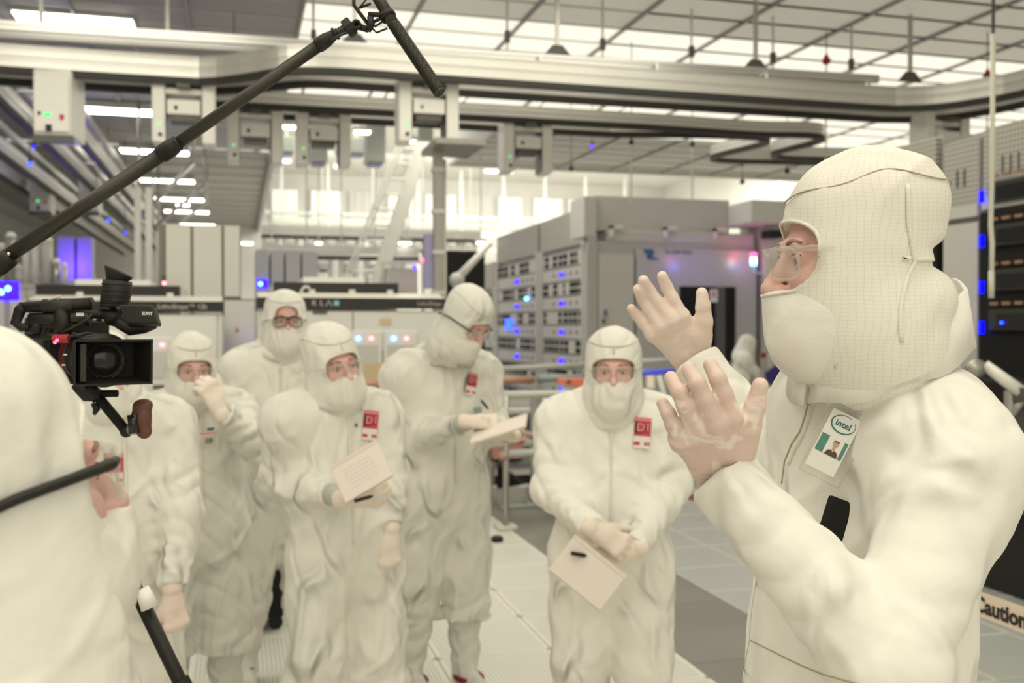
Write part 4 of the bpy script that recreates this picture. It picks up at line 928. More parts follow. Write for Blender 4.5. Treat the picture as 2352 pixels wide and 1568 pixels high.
for k, py in enumerate((455, 556, 660, 752)):
    P = on(2256, py, 0, RX); yy = P.y - RC.location.y
    obj('blue_bar_lamp', MB().box((-.055, on(2256, py, 0, RX - .05).y - RC.location.y, P.z), (.02, .028, .072 * 1.1), ), 'led_bar', RC)
    zz = on(2320, py, 0, RX).z
    y_hi = on(2276, py, 0, RX).y - RC.location.y - .02; y_lo = -hc_ + .05
    s_ = obj('server_unit', MB().bx(-.04, .0, y_lo, y_hi, zz - .02, zz + .12), 'charcoal', RC, bevel=.006)
    obj('drawer_window', MB().bx(-.046, -.04, y_hi - .33, y_hi - .08, zz + .0, zz + .09), 'black_gloss', s_)
    b = MB()
    for q in range(5): b.bx(-.048, -.035, y_hi - .02 - q * .11 - .07, y_hi - .02 - q * .11, zz + .150, zz + .170)
    stuff(obj('bronze_strip', b, 'bronze', s_))
P = on(2318, 741, 0, RX); obj('blue_dot', MB().sphere((-.06, P.y - RC.location.y, P.z), .012, 10), 'led_blue2', RC, True)
# desk and chair-like arm behind the presenter at the right edge
DK = thing('dark_console', 'low black console in front of the racks at the right edge', 'console', (4.52, 5.35, 0)); obj('counter', MB().bx(-.10, .34, -.9, .9, 1.22, 1.34), 'black_matte', DK, bevel=.01); obj('cabinet_base', MB().bx(.0, .34, -.9, .9, .55, 1.22), 'cab_dark', DK); obj('kick_plate', MB().bx(.10, .3, -.8, .8, 0, .55), 'black', DK)
A = thing('monitor_arm', 'cream jointed support arm on the dark console behind the presenter shoulder', 'arm', W(2240, 845, 5.2)); r0 = A.location
obj('joint', MB().cyl((0, -.03, .0), (0, .03, .0), .045, 16), 'steel', A, True); obj('upper_link', MB().tube([W(2262, 838, 5.2) - r0, W(2346, 900, 5.1) - r0], [.028, .034], 10), 'oht', A, True); obj('clamp', MB().box(W(2352, 905, 5.1) - r0, (.08, .08, .07)), 'cab_dark', A)
obj('lower_link', MB().tube([W(2352, 912, 5.1) - r0, W(2318, 960, 5.15) - r0], .020, 8), 'steel', A, True); obj('stand', MB().tube([W(2318, 955, 5.15) - r0, Vector((W(2318, 955, 5.15).x, W(2318, 955, 5.15).y, 1.34)) - r0], .025, 8), 'steel', A)
cb2 = MB().tube([W(2352, 1130, 5.2), W(2330, 1200, 5.2), W(2290, 1228, 5.2), W(2272, 1170, 5.2)], .012, 8); tag(obj('cable', cb2, 'hose', smooth=True), 'pale looped cable behind the presenter elbow at the right edge', 'cable')
for z_ in (.62, .80, 1.0): obj('front_rail', MB().bx(-.03, .0, -.85, .85, z_, z_ + .025), 'steel', DK)
obj('pale_drawer', MB().bx(-.04, .0, -.8, .1, .60, .78), 'cab_white', DK, bevel=.006)
# ---- left wall: shelf, signal lamp, violet pillar
P0_ = W(178, 600, 16.0); vp = thing('violet_pillar', 'broad pillar glowing violet behind the boom pole', 'pillar', (P0_.x, P0_.y, 0))
obj('left_face', MB().bx(-.27, -.02, -.2, .2, 0, 3.1), 'violet', vp, bevel=.02); obj('right_face', MB().bx(.02, .24, -.2, .2, 0, 3.1), 'violet', vp, bevel=.02); obj('joint', MB().bx(-.03, .03, -.12, .12, 0, 3.05), 'cab_dark', vp)
point_light('violet_wash', P0_ + Vector((.0, -.5, -.1)), 12, (.18, .06, 1), .15); point_light('violet_wash_low', P0_ + Vector((.05, -.45, -.8)), 14, (.12, .04, 1), .15)
LW = thing('grey_machine', 'long grey machine below the left tracks', 'machine', (-4.95, 14, 0)); obj('body', MB().bx(-.6, .6, -5, 20, .05, 2.85), 'cab_grey', LW); obj('top_rim', MB().bx(-.62, .66, -5, 20, 2.85, 2.95), 'cab_mid', LW); obj('plinth', MB().bx(-.5, .5, -4.9, 13.9, 0, .05), 'cab_dark', LW)
for k in range(12): obj('side_panel', MB().bx(.6, .63, -4.8 + 2.0 * k, -4.8 + 2.0 * k + 1.9, .2, 2.6), 'cab_grey', LW, bevel=.004)
sh_ = thing('wall_shelf', 'shelf with small bright canisters at the far left', 'shelf', W(70, 652, 11.0)); 
obj('board', MB().bx(-1.2, .75, -.15, .25, -.05, 0), 'cab_mid', sh_); obj('back_rail', MB().bx(-1.2, .75, .25, .28, .02, .06), 'cab_mid', sh_)
for x_ in (-1.0, .6): obj('post', MB().bx(x_ - .03, x_ + .03, .05, .1, -sh_.location.z, .0), 'steel', sh_)
for k, (px, y0, y1, r_) in enumerate(((25, 545, 610, .055), (60, 560, 640, .04), (82, 566, 640, .045), (108, 555, 600, .06), (112, 600, 640, .035), (130, 605, 645, .04), (5, 570, 630, .05), (148, 615, 650, .03))):
    a_, b_ = W(px, y1, 10.9), W(px, y0, 10.9)
    c_ = thing('canister', ['canister with a bright dome lid, tallest at the far left', 'slim pale canister right of the dome lid one', 'wide pale canister in the middle of the left shelf', 'white topped canister below the boom pole', 'short dark canister under the white topped one', 'round chrome canister near the violet pillar', 'canister cut by the left photo edge', 'smallest canister beside the violet pillar'][k], 'canister', (a_.x, a_.y, sh_.location.z), 0, 'canisters on the left shelf')
    H_ = max(.06, b_.z - sh_.location.z); obj('body', MB().cyl((0, 0, 0), (0, 0, H_), r_, 14), ['steel', 'cab_white', 'cab_white', 'cab_mid', 'cab_dark', 'silver', 'cab_mid', 'cab_white'][k], c_, True); obj('lid', MB().lathe([(r_ * 1.08, H_), (r_ * 1.0, H_ + .03), (r_ * .5, H_ + .055), (.002, H_ + .06)], n=14), 'oht', c_, True)
bl = thing('signal_lamp', 'bright blue signal lamp cluster at the left edge', 'lamp', W(12, 668, 8.0)); obj('backplate', MB().box((0, .03, 0), (.19, .02, .15)), 'led_blue', bl)
for dx, dz in ((-.03, -.01), (.02, .02), (-.055, .0)): obj('bulb', MB().sphere((dx, 0, dz), .022, 10), 'led_cyan', bl, True)
obj('post', MB().cyl((0, .06, -.05), (0, .06, -bl.location.z), .02, 8), 'steel', bl)
GW = thing('white_machine', 'pale machine behind the blue signal lamp at the left edge', 'machine', (W(60, 700, 9.6).x - .5, W(60, 700, 9.6).y, 0)); obj('body', MB().bx(-1.0, .55, 0, 1.0, .05, 1.93), 'vio_cab', GW, bevel=.01); obj('plinth', MB().bx(-.9, .5, .05, .9, 0, .05), 'cab_dark', GW); obj('door_panel', MB().bx(-.9, .45, -.012, 0, .3, 1.8), 'vio_cab', GW)
for k, (px, py, d, m_, lab) in enumerate(((538, 211, 10.8, 'led_blue2', 'blue lamp on the track beside the boom pole'), (69, 376, 12.5, 'led_blue2', 'brightest blue lamp hanging in the left bay'), (249, 506, 17, 'led_blue2', 'blue lamp right of the violet pillar top'), (288, 534, 18, 'led_blue', 'small dim blue lamp right of the violet pillar'), (377, 650, 9.0, 'led_pink', 'pink lamp beside the beige cabinets'), (77, 338, 12.8, 'led_blue', 'faint violet lamp above the brightest blue one'), (1360, 337, 14, 'led_blue', 'tiny violet lamp on the grey ceiling bay'))):
    P = W(px, py, d); t = thing('indicator_lamp', lab, 'lamp', P); obj('bulb', MB().sphere((0, 0, 0), .024 if k < 3 else .017, 12), m_, t, True); obj('socket', MB().cyl((0, 0, .02), (0, 0, .07), .02, 8), 'cab_dark', t)
    if P.z > 2.2 and k != 4: obj('cord', MB().cyl((0, 0, .07), (0, 0, CH - P.z - .02), .006, 6), 'cab_dark', t)
    else: obj('pole', MB().cyl((0, 0.01, -.02), (0, 0.01, -P.z), .010, 6), 'steel', t)
# ---- barriers, rails and the low platform between the people
def bar(name, pts, r, m, label, cat='rail', grp=None):
    return tag(obj(name, MB().tube([W(*q) for q in pts], r, 8), m, smooth=True), label, cat, grp)
GR = thing('guard_frame', 'grey pipe guard frame with feet beside the writing person', 'guard rail', (W(1162, 1205, 8.2).x, W(1162, 1205, 8.2).y, 0)); g0_ = GR.location
def gl(*q): return W(*q) - g0_
for nm, pts, r_, m_ in (('top_rail', [(1155, 908, 8.2), (1500, 898, 9.2)], .032, 'teal_bar2'), ('middle_rail', [(1155, 1042, 8.2), (1380, 1032, 8.9)], .030, 'teal_bar2'), ('low_rail', [(1150, 1165, 8.3), (1400, 1150, 9.2)], .018, 'teal_bar'), ('end_cap', [(1150, 905, 8.2), (1157, 925, 8.2)], .034, 'pink_cap'), ('end_cap', [(1152, 1040, 8.2), (1157, 1056, 8.2)], .034, 'pink_cap')):
    obj(nm, MB().tube([gl(*q) for q in pts], r_, 8), m_, GR, True)
for px, d, y1 in ((1162, 8.2, 1205), (1229, 9.3, 1130), (1278, 9.9, 1100)):
    a_ = W(px, 908, d); obj('post', MB().tube([Vector((a_.x, a_.y, a_.z)) - g0_, Vector((a_.x, a_.y, .0)) - g0_], .026, 8), 'steel' if d < 9 else 'teal_bar', GR, True)
    obj('foot_plate', MB().box(Vector((a_.x, a_.y, .02)) - g0_, (.16, .16, .03)), 'cab_beige', GR)
bar('barrier_rail', [(1118, 875, 9.0), (1226, 871, 9.2)], .035, 'brown_bar', 'copper-coloured rail right of the writing person')
BR = bar('barrier_rail', [(545, 905, 7.2), (900, 880, 7.0)], .032, 'brown_bar', 'copper-coloured rail running behind the middle listeners')
bar('barrier_rail', [(1236, 869, 9.3), (1345, 866, 9.5)], .035, 'teal_bar', 'grey-blue rail above the orange cover')
bar('barrier_rail', [(1466, 856, 9.5), (1545, 852, 9.7)], .03, 'blue_glow_bar', 'bright blue rail right of the woman with folded hands')
bar('barrier_rail', [(1120, 848, 10.0), (1345, 838, 10.4)], .028, 'teal_bar2', 'upper grey rail in front of the lamp racks')
bar('barrier_rail', [(1466, 830, 10.4), (1560, 826, 10.6)], .028, 'cab_mid', 'upper grey rail right of the woman with folded hands')
bar('barrier_rail', [(505, 842, 7.4), (570, 838, 7.4)], .018, 'green_white', 'upper thin pale green rail left of the tall listener')
bar('barrier_rail', [(488, 872, 7.4), (552, 868, 7.4)], .018, 'green_white', 'lower thin pale green rail left of the tall listener')
bar('support_post', [(1494, 862, 9.5), (1497, 1000, 9.5)], .045, 'tape_pale', 'peach-coloured upright post between the woman and the raised hand', 'post')
bar('support_strut', [(1513, 862, 9.5), (1540, 960, 9.5)], .028, 'green_white', 'slanting pale strut beside the peach post', 'strut')
for k, (px, d) in enumerate(((560, 7.2), (870, 7.05), (1122, 9.0), (1224, 9.2), (1240, 9.35), (1342, 9.5), (1470, 9.5), (1540, 9.7))):
    a_ = W(px, 875, d); o_ = obj('rail_post', MB().bx(a_.x - .02, a_.x + .02, a_.y - .02, a_.y + .02, 0, a_.z), 'steel'); tag(o_, 'thin steel post under ' + ['the left end of the long copper rail', 'the right end of the long copper rail', 'the left end of the short copper rail', 'the right end of the short copper rail', 'the left end of the grey-blue rail', 'the right end of the grey-blue rail', 'the left end of the blue rail', 'the right end of the blue rail'][k], 'post', 'thin posts under the coloured rails')
oc = thing('orange_cover', 'orange folded cover between the rails left of the woman', 'cover', W(1325, 880, 9.0)); q_ = [gl_ - oc.location for gl_ in (W(1284, 872, 9.0), W(1345, 870, 9.0), W(1345, 893, 9.0), W(1330, 890, 9.0), W(1282, 880, 9.0))]
n = 5; obj('sheet', MB().add(q_ + [v + _F * .35 for v in q_], [tuple(range(n)), tuple(range(2 * n - 1, n - 1, -1))] + [(i, (i + 1) % n, n + (i + 1) % n, n + i) for i in range(n)]), 'orange', oc); obj('dark_knob', MB().sphere(W(1307, 876, 8.96) - oc.location, .022, 8), 'cab_dark', oc, True); obj('leg', MB().cyl(q_[3] + _F * .1, Vector((q_[3].x, q_[3].y, -oc.location.z)) + _F * .1, .02, 6), 'steel', oc)
PL = thing('service_platform', 'low white service platform with shelves beyond the guard frame', 'platform', (3.55, 10.9, 0))
for z_, m_ in ((.14, 'cab_white'), (.45, 'cab_white'), (.78, 'cab_white')): obj('shelf_board', MB().bx(-1.05, 1.2, -.9, .9, z_ - .02, z_ + .02), m_, PL)
for sx in (-1.0, .1, 1.15):
    for sy in (-.85, .85): obj('post', MB().bx(sx - .02, sx + .02, sy - .02, sy + .02, 0, .82), 'teal_bar', PL)
for k, (x_, y_, z_, w_, h_, m_) in enumerate(((-.8, -.2, .47, .35, .22, 'cab_white'), (-.25, -.1, .47, .3, .25, 'vio_cab'), (.45, -.4, .47, .35, .26, 'black_matte'), (-.6, -.3, .80, .5, .13, 'cab_mid'), (.3, -.2, .80, .5, .2, 'cab_mid'), (-.3, -.3, .16, .6, .2, 'cab_white'))):
    tb_ = thing('storage_box', ['white box on the middle shelf of the platform, nearest the writing person', 'pale violet box on the middle shelf of the platform', 'black box on the middle shelf of the platform', 'low grey box on top of the platform at its left', 'grey box on top of the platform at its right', 'white box on the lowest platform shelf'][k], 'box', (3.55 + x_, 10.9 + y_, z_)); obj('shell', MB().bx(-w_ / 2, w_ / 2, -.2, .2, 0, h_), m_, tb_, bevel=.01); obj('lid', MB().bx(-w_ / 2 - .01, w_ / 2 + .01, -.21, .21, h_, h_ + .02), m_, tb_)
BELT_X0, BELT_Y0 = 2.10, 8.02                      # far end at the guard frame post; the belt runs towards the viewer
def belt_x(y): return 2.10 + (y - 8.02) * -.004
bt = thing('barrier_belt', 'long pale pink caution belt strung at waist height past the woman and presenter', 'belt', (2.10, 5.0, .85))
bm_ = MB(); ys_ = np.linspace(1.55, 8.02, 40); h_ = .037
vs_ = []
for y_ in ys_:
    for (dx, dz) in ((-.0012, -h_), (.0012, -h_), (.0012, h_), (-.0012, h_)): vs_.append((belt_x(y_) - 2.10 + dx, y_ - 5.0, dz + .004 * math.sin(y_ * 1.7)))
bm_.add(vs_, [(i_ * 4 + k_, i_ * 4 + (k_ + 1) % 4, i_ * 4 + 4 + (k_ + 1) % 4, i_ * 4 + 4 + k_) for i_ in range(39) for k_ in range(4)] + [(3, 2, 1, 0), (156, 157, 158, 159)]); obj('belt', bm_, 'tape_pale', bt)
ps = on(2224, 1403, 0, 2.10); ty0 = ps.y
for k_, yy_ in enumerate((ty0, ty0 + 1.25, ty0 + 2.5, ty0 + 3.75, ty0 + 5.0)):
    text('lettering', 'Caution - Do Not Enter', .064, 'ink' if k_ == 0 else 'ink_brown', bt, frame(Vector((belt_x(yy_) - 2.10 - .0022, yy_ - 5.0, -.002 + .004 * math.sin(yy_ * 1.7))), (0, -1, 0), z=(-1, 0, 0)), bold=.0022, align='LEFT', depth=.0004)
bp_ = thing('belt_post', 'slim stanchion post holding the near end of the caution belt', 'post', (belt_x(1.55), 1.50, 0)); obj('tube', MB().cyl((0, 0, .02), (0, 0, .95), .03, 16), 'black', bp_, True); obj('base', MB().lathe([(.17, 0), (.17, .012), (.05, .03), (.03, .05)], n=24), 'cab_dark', bp_, True)
bk_ = thing('pink_basket', 'pinkish basket behind the guard frame post', 'basket', W(1160, 1050, 9.0)); obj('tub', MB().prism([(-.13, 0), (.13, 0), (.15, .14), (-.15, .14)], 1, -.1, .1), 'pink_cap', bk_); obj('rim', MB().bx(-.16, .16, -.11, .11, .14, .155), 'red', bk_); obj('pedestal', MB().bx(-.12, .14, -.08, .08, -.03, 0).bx(-.02, .02, -.02, .02, -bk_.location.z, -.03), 'black', bk_)
rp = thing('black_ramp', 'black wedge on the floor behind the guard frame', 'ramp', W(1140, 1128, 9.3)); rp.location.z = .0
a_, b_, c2 = [W(*q) for q in ((1142, 1066, 9.3), (1142, 1122, 9.3), (1212, 1122, 9.6))]; v3 = [v - rp.location for v in (a_, b_, c2)]
obj('wedge', MB().add(v3 + [v + _F * .25 for v in v3], [(0, 1, 2), (5, 4, 3), (0, 3, 4, 1), (1, 4, 5, 2), (2, 5, 3, 0)]), 'black_matte', rp); obj('support', MB().bx(v3[1].x, v3[2].x, v3[1].y + .02, v3[1].y + .2, 0, v3[1].z), 'cab_white', rp)
# round black floor stops
for k, (px, py) in enumerate(((1142, 1243), (1282, 1420))):
    P = on(px, py, 2, 0.0); t = thing('floor_stop', ['round black disc on the floor just right of the writing person', 'round black disc on the floor behind the leg of the woman'][k], 'floor stop', (P.x, P.y, .0)); obj('disc', MB().lathe([(.035, 0), (.048, .01), (.048, .03), (.03, .045), (.002, .047)], n=20), 'black', t, True)
for k, (px, py, d) in enumerate(((1132, 848, 10.02), (1338, 838, 10.38), (1470, 830, 10.41), (1556, 826, 10.6), (508, 842, 7.4), (567, 838, 7.4))):
    a_ = W(px, py, d); tag(obj('rail_post', MB().bx(a_.x - .015, a_.x + .015, a_.y - .015, a_.y + .015, 0, a_.z), 'steel'), 'thin steel post under ' + ['the left end of the upper grey rail by the racks', 'the right end of the upper grey rail by the racks', 'the left end of the grey rail right of the woman', 'the right end of the grey rail right of the woman', 'the left end of the pale green rails', 'the right end of the pale green rails'][k], 'post')
# bench things behind the second listener: cardboard and small dark box
cbx = thing('beige_card', 'light brown card standing behind the listener with the tilted head', 'card', W(866, 862, 7.3)); obj('sheet', MB().box((0, 0, .0), (.185, .02, .18)), 'cardboard', cbx); obj('stand', MB().bx(-.02, .02, .0, .06, -cbx.location.z, -.05), 'steel', cbx)
bx_ = thing('gloves_box', 'small black and red box on the pale green rails', 'box', W(540, 853, 7.3)); obj('carton', MB().box((0, 0, 0), (.06, .05, .045)), 'black', bx_); obj('red_end', MB().box((.038, 0, 0), (.016, .05, .045)), 'red_anod', bx_); obj('stem', MB().bx(-.01, .01, .0, .02, -bx_.location.z, -.02), 'steel', bx_)
dk_ = thing('dark_trolley', 'black trolley in the dark gap between the two left listeners', 'trolley', (W(580, 1200, 5.6).x, W(580, 1200, 5.6).y, 0)); obj('body', MB().bx(-.22, .16, -.2, .3, .08, 1.02), 'black_matte', dk_, bevel=.01); obj('top', MB().bx(-.24, .18, -.22, .32, 1.02, 1.05), 'black', dk_)
for sx in (-.18, .12): obj('wheel', MB().cyl((sx, -.15, .04), (sx, -.11, .04), .04, 12), 'black', dk_)
obj('small_screen', MB().box((-.10, -.205, .86), (.07, .01, .05)), 'teal_plus', dk_); obj('chrome_bolts', MB().sphere((-.03, -.21, .50), .012, 8).sphere((.0, -.21, .47), .012, 8), 'silver', dk_, True)
# far right: small console beside the bent far figure
fc = thing('far_console', 'far console with a navy panel beside the small bent figure', 'console', W(1768, 860, 11.8)); obj('panel', MB().box((.05, 0, 0), (.20, .04, .15), R=Matrix.Rotation(-.6, 3, 'Y')), 'navy', fc); obj('pole', MB().cyl((-.07, .02, .2), (-.07, .02, -fc.location.z), .03, 10), 'steel', fc); obj('red_cap', MB().cyl((-.07, .02, .2), (-.07, .02, .26), .034, 10), 'red_anod', fc)
obj('desk', MB().bx(-.12, .6, .1, .5, -.32, -.28), 'cab_mid', fc); obj('frame_box', MB().bx(.1, .5, .1, .4, -.1, .22), 'cab_mid', fc)
ct = thing('white_cover', 'white draped cover low beside the far console', 'cover', W(1790, 915, 11.0)); obj('drape', MB().lathe([(.42, -ct.location.z), (.40, -.35), (.36, -.05), (.22, .10), (.002, .14)], n=16), 'suit', ct, True)
# ------------------------------------------------------------------ people
D2R = math.pi / 180
def rotm(yaw=0, pitch=0, roll=0):
    return np.array((Matrix.Rotation(yaw * D2R, 3, 'Z') @ Matrix.Rotation(pitch * D2R, 3, 'X') @ Matrix.Rotation(roll * D2R, 3, 'Y')))
def head_ops(F, fr, grow=0.0, full=True, k=0.02):
    """skull, jaw, brow, nose, lips and ears; face looks along -y of the head frame"""
    g = grow
    F.ell((0, .014, .042), (.076 + g, .097 + g, .092 + g), k, fr=fr)
    F.ell((0, -.026, -.03), (.064 + g, .070 + g, .088 + g), k, fr=fr)
    F.ell((0, -.048, -.088), (.042 + g, .042 + g, .034 + g), k, fr=fr)
    F.cone((0, .022, -.08), (0, .045, -.20), .056 + g, .062 + g, k, fr=fr)
    if full:
        F.cone((-.034, -.088, .021), (.034, -.088, .021), .010 + g, .010 + g, .016, fr=fr)
        for sx in (-1, 1):
            F.ell((sx * .033, -.074, -.032), (.026 + g, .022 + g, .022 + g), .02, fr=fr)
            F.ell((sx * .078, .012, -.004), (.012 + g, .022 + g, .032 + g), .01, fr=fr)
        F.cone((0, -.093, .006), (0, -.122, -.036), .0085 + g, .0125 + g, .012, fr=fr)
        for sx in (-1, 1):
            F.ell((sx * .0125, -.108, -.040), (.0085 + g, .011 + g, .008 + g), .006, fr=fr)
            if not grow:
                F.ell((sx * .031, -.103, .001), (.018, .0165, .0105), .012, 's', fr=fr)
                F.ell((sx * .007, -.117, -.050), (.0038, .006, .005), .003, 's', fr=fr)
        if not grow:
            for sx in (-1, 1):
                F.ell((sx * .031, -.0815, .0005), (.0135, .0125, .0115), .004, fr=fr)
                F.cone((sx * .020, -.094, .0075), (sx * .043, -.089, .0065), .0028, .0028, .006, fr=fr)
            F.cone((-.020, -.097, -.068), (.020, -.097, -.068), .006, .006, .008, fr=fr)
            F.cone((-.016, -.094, -.079), (.016, -.094, -.079), .0065, .0065, .008, fr=fr)
def window(zc=.004, hw=.062, hh=.047, depth=-.03, slope=0.0, p=2.6):
    def fn(X, Y, Z):
        q = (np.abs(X / hw) ** p + np.abs((Z - zc - slope * np.abs(X)) / (hh)) ** p) ** (1 / p)
        return np.maximum((q - 1) * hh, Y - depth).astype(f32)
    return fn
FING = [((.030, .092), (.041, .026, .021), 5), ((.010, .098), (.046, .029, .022), 0), ((-.011, .093), (.042, .027, .022), -5), ((-.030, .082), (.033, .020, .019), -11)]
def hand_field(curls, side, thumb=None, spread=1.0, pts=None):
    """side +1: left hand, -1: right hand. back of the hand = +z, fingers = +y"""
    F = Field(); mx = lambda p: (p[0] * side, p[1], p[2])
    chains = []
    for i, ((x, y), L, sp) in enumerate(FING):
        c = (0, 0, 0) if curls is None else curls
        a = 0; p = Vector((x, y, 0)); ch = [p.copy()]; s = sp * spread * D2R
        for j in range(3):
            a += c[j] * D2R; p = p + Vector((math.sin(s) * math.cos(a), math.cos(s) * math.cos(a), -math.sin(a))) * L[j]; ch.append(p.copy())
        chains.append([mx(q) for q in ch])
    th = thumb or [(.018, .018, -.010), (.044, .050, -.018), (.060, .080, -.022), (.068, .104, -.024)]
    th = [mx(q) for q in th]; wr = (0, 0, 0)
    if pts: chains, th, wr = pts
    hand_ops(F, chains, th, wr, 1.14 if pts else 1.06); return F, chains, th, wr
def hand_ops(F, chains, th, wr, rs=1.0):
    wr = Vector(wr); m = [Vector(c[0]) for c in chains]
    ac = (m[0] - m[3]); ax = ac.normalized(); up = ((m[1] + m[2]) / 2 - wr).normalized(); nn = ax.cross(up).normalized()
    for i, c in enumerate(chains):
        b = wr + ax * (.016 - .0105 * i)
        F.cone(b, c[0], .0145, .0125 if i < 3 else .0115, .014)
        r = (.0102, .0104, .0098, .0088)[i] * rs
        F.cone(c[0], c[1], r * 1.18, r, .006); F.cone(c[1], c[2], r * 1.02, r * .9, .004); F.cone(c[2], c[3], r * .92, r * .82, .004)
    F.cone(m[0], m[3], .0115, .0105, .012)
    F.cone(th[0], th[1], .0175, .0135, .018); F.cone(th[1], th[2], .0135 * rs, .0112 * rs, .008); F.cone(th[2], th[3], .0115 * rs, .0092 * rs, .005)
    F.ell((wr + Vector(th[1])) / 2 + (m[0] - wr) * .12, (.020, .022, .018), .02)
    F.cone(wr - up * .035, wr + up * .02, .027, .025, .02, flat=(tuple(nn), .74))
    F.cone(wr - up * .038, wr - up * .030, .0315, .0320, .004, flat=(tuple(nn), .92))
def make_hand(name, parent, mtx, side, curls, m='glove_pale', h=.0036, thumb=None, spread=1.0, pts=None, label=None, crease=0.0):
    F, ch, th, wr = hand_field(curls, side, thumb, spread, pts)
    P = np.array([list(p) for c in ch for p in c] + [list(p) for p in th] + [list(wr)])
    lo, hi = P.min(0) - .062, P.max(0) + .062
    V, Q = F.mesh(*[np.arange(lo[i], hi[i], h) for i in range(3)])
    if crease:
        N = vnormals(V, Q); wv = Vector(wr); up = (Vector(ch[1][0]) - wv).normalized(); t = (V - np.array(wv)) @ np.array(up)
        side_c = (V - np.array(wv)) @ np.array((Vector(ch[0][0]) - Vector(ch[3][0])).normalized())
        a = np.clip(1 - np.abs(t - .0) / .045, 0, 1) * crease
        V = V + N * (a * (2 * np.abs(np.sin(t * 330 + side_c * 40 + np.sin(side_c * 90))) - 1))[:, None]
        a2 = np.clip(1 - np.abs(t - .085) / .02, 0, 1) * crease * .8
        V = V + N * (a2 * np.sin(t * 420 + side_c * 60))[:, None]
    o = np_obj(name, V, Q, m, parent, mtx, relax=1)
    if label: o['label'] = label
    return o, ch
def eyes(parent, mtx, h=.0115):
    for sx in (-1, 1):
        e = MB().sphere((sx * .031, -.0815, .0008), h + .0012, 14); o = obj('eye', e, 'eye', parent, True, mtx=mtx)
        d = Vector((sx * .002, -1, -.12)).normalized(); c = Vector((sx * .031, -.0815, .0008)) + d * (h + .0004)
        i = MB().sphere((0, 0, 0), .0056, 12, sc=(1, .35, 1)); oi = obj('iris', i, 'iris', o, True); oi.matrix_local = Matrix.Translation(c)
        l = MB().tube([(sx * (.019 + .0065 * k), -.0962 + .0009 * abs(k - 1.5) * 2 + .0022 * (k > 2), .0065 + .003 * math.sin(math.pi * k / 4)) for k in range(5)], .0013, 6)
        obj('eyelid', l, 'lash', parent, True, mtx=mtx)
        b = MB().tube([(sx * (.016 + .008 * k), -.0985 + .0028 * k * k / 4, .0235 + .0035 * math.sin(math.pi * k / 4)) for k in range(5)], [.002, .0034, .0036, .0028, .0012], 6)
        obj('eyebrow', b, 'brow', parent, True, mtx=mtx)
def goggles(parent, mtx, frame_mat='clear_frame', temple='clear_frame', lens='lens', rr=.0022, drop=0.0, over=True, label='clear safety glasses'):
    """frame, two lenses, two temples with side shields"""
    g = MB(); 
    def bow(x, z): return Vector((x, -.121 + 5.2 * x * x, z + drop))
    rims = []
    for sx in (-1, 1):
        pts = []
        for k in range(20):
            a = 2 * math.pi * k / 20; cx, cz = math.cos(a), math.sin(a)
            ex = 2 / 3.2
            x = .034 + .030 * math.copysign(abs(cx) ** ex, cx); z = -.004 + .0215 * math.copysign(abs(cz) ** ex, cz) - .004 * cx * (cz < 0)
            pts.append(bow(sx * x, z))
        rims.append(pts); g.tube(pts, rr, 8, closed=True)
    g.tube([bow(-.064, .0155), bow(-.03, .019), bow(0, .017), bow(.03, .019), bow(.064, .0155)], rr * 1.5, 8)
    g.tube([bow(-.006, .008), bow(0, .011), bow(.006, .008)], rr * 1.3, 8)
    fo = obj('safety_glasses', g, frame_mat, parent, True, mtx=mtx); fo['label'] = label
    for sx, pts in zip((-1, 1), rims):
        c = sum(pts, Vector()) / len(pts); l = MB(); n = len(pts); th = Vector((0, .0012, 0))
        l.add([c - th * 2] + [p - th * .5 for p in pts] + [c + th * -.4] + [p + th * .5 for p in pts],
              [(0, 1 + (k + 1) % n, 1 + k) for k in range(n)] + [(n + 1, n + 2 + k, n + 2 + (k + 1) % n) for k in range(n)] + [(1 + k, 1 + (k + 1) % n, n + 2 + (k + 1) % n, n + 2 + k) for k in range(n)])
        obj('lens', l, lens, fo, True)
        tp_ = [bow(sx * .064, .0145), Vector((sx * .074, -.085, .014 + drop)), Vector((sx * .081, -.03, .010 + drop)), Vector((sx * .083, .02, .006 + drop))]
        if over: tp_ = [bow(sx * .064, .0145), Vector((sx * .076, -.090, .014 + drop)), Vector((sx * .093, -.045, .011 + drop)), Vector((sx * .101, .0, .006 + drop)), Vector((sx * .103, .035, -.002 + drop)), Vector((sx * .099, .065, -.014 + drop)), Vector((sx * .096, .078, -.026 + drop))]
        t = MB(); t.tube(tp_, [rr * 1.5, rr * 2.0] + [rr * 1.8] * (len(tp_) - 2), 8)
        obj('temple', t, temple, fo, True)
        s = MB(); top = [bow(sx * .066, .012), Vector((sx * .0755, -.082, .012 + drop)), Vector((sx * .0785, -.068, .010 + drop))]
        bot = [bow(sx * .064, -.018), Vector((sx * .0740, -.085, -.024 + drop)), Vector((sx * .0780, -.070, -.010 + drop))]
        q = top + bot[::-1]; off = Vector((sx * .0012, 0, 0))
        s.add([p for p in q] + [p + off for p in q], [(0, 1, 4, 5), (1, 2, 3, 4), (6, 11, 10, 7), (7, 10, 9, 8)] + [(i, 6 + i, 6 + (i + 1) % 6, (i + 1) % 6) for i in range(6)])
        obj('side_shield', s, lens, fo)
    return fo
class Person: pass
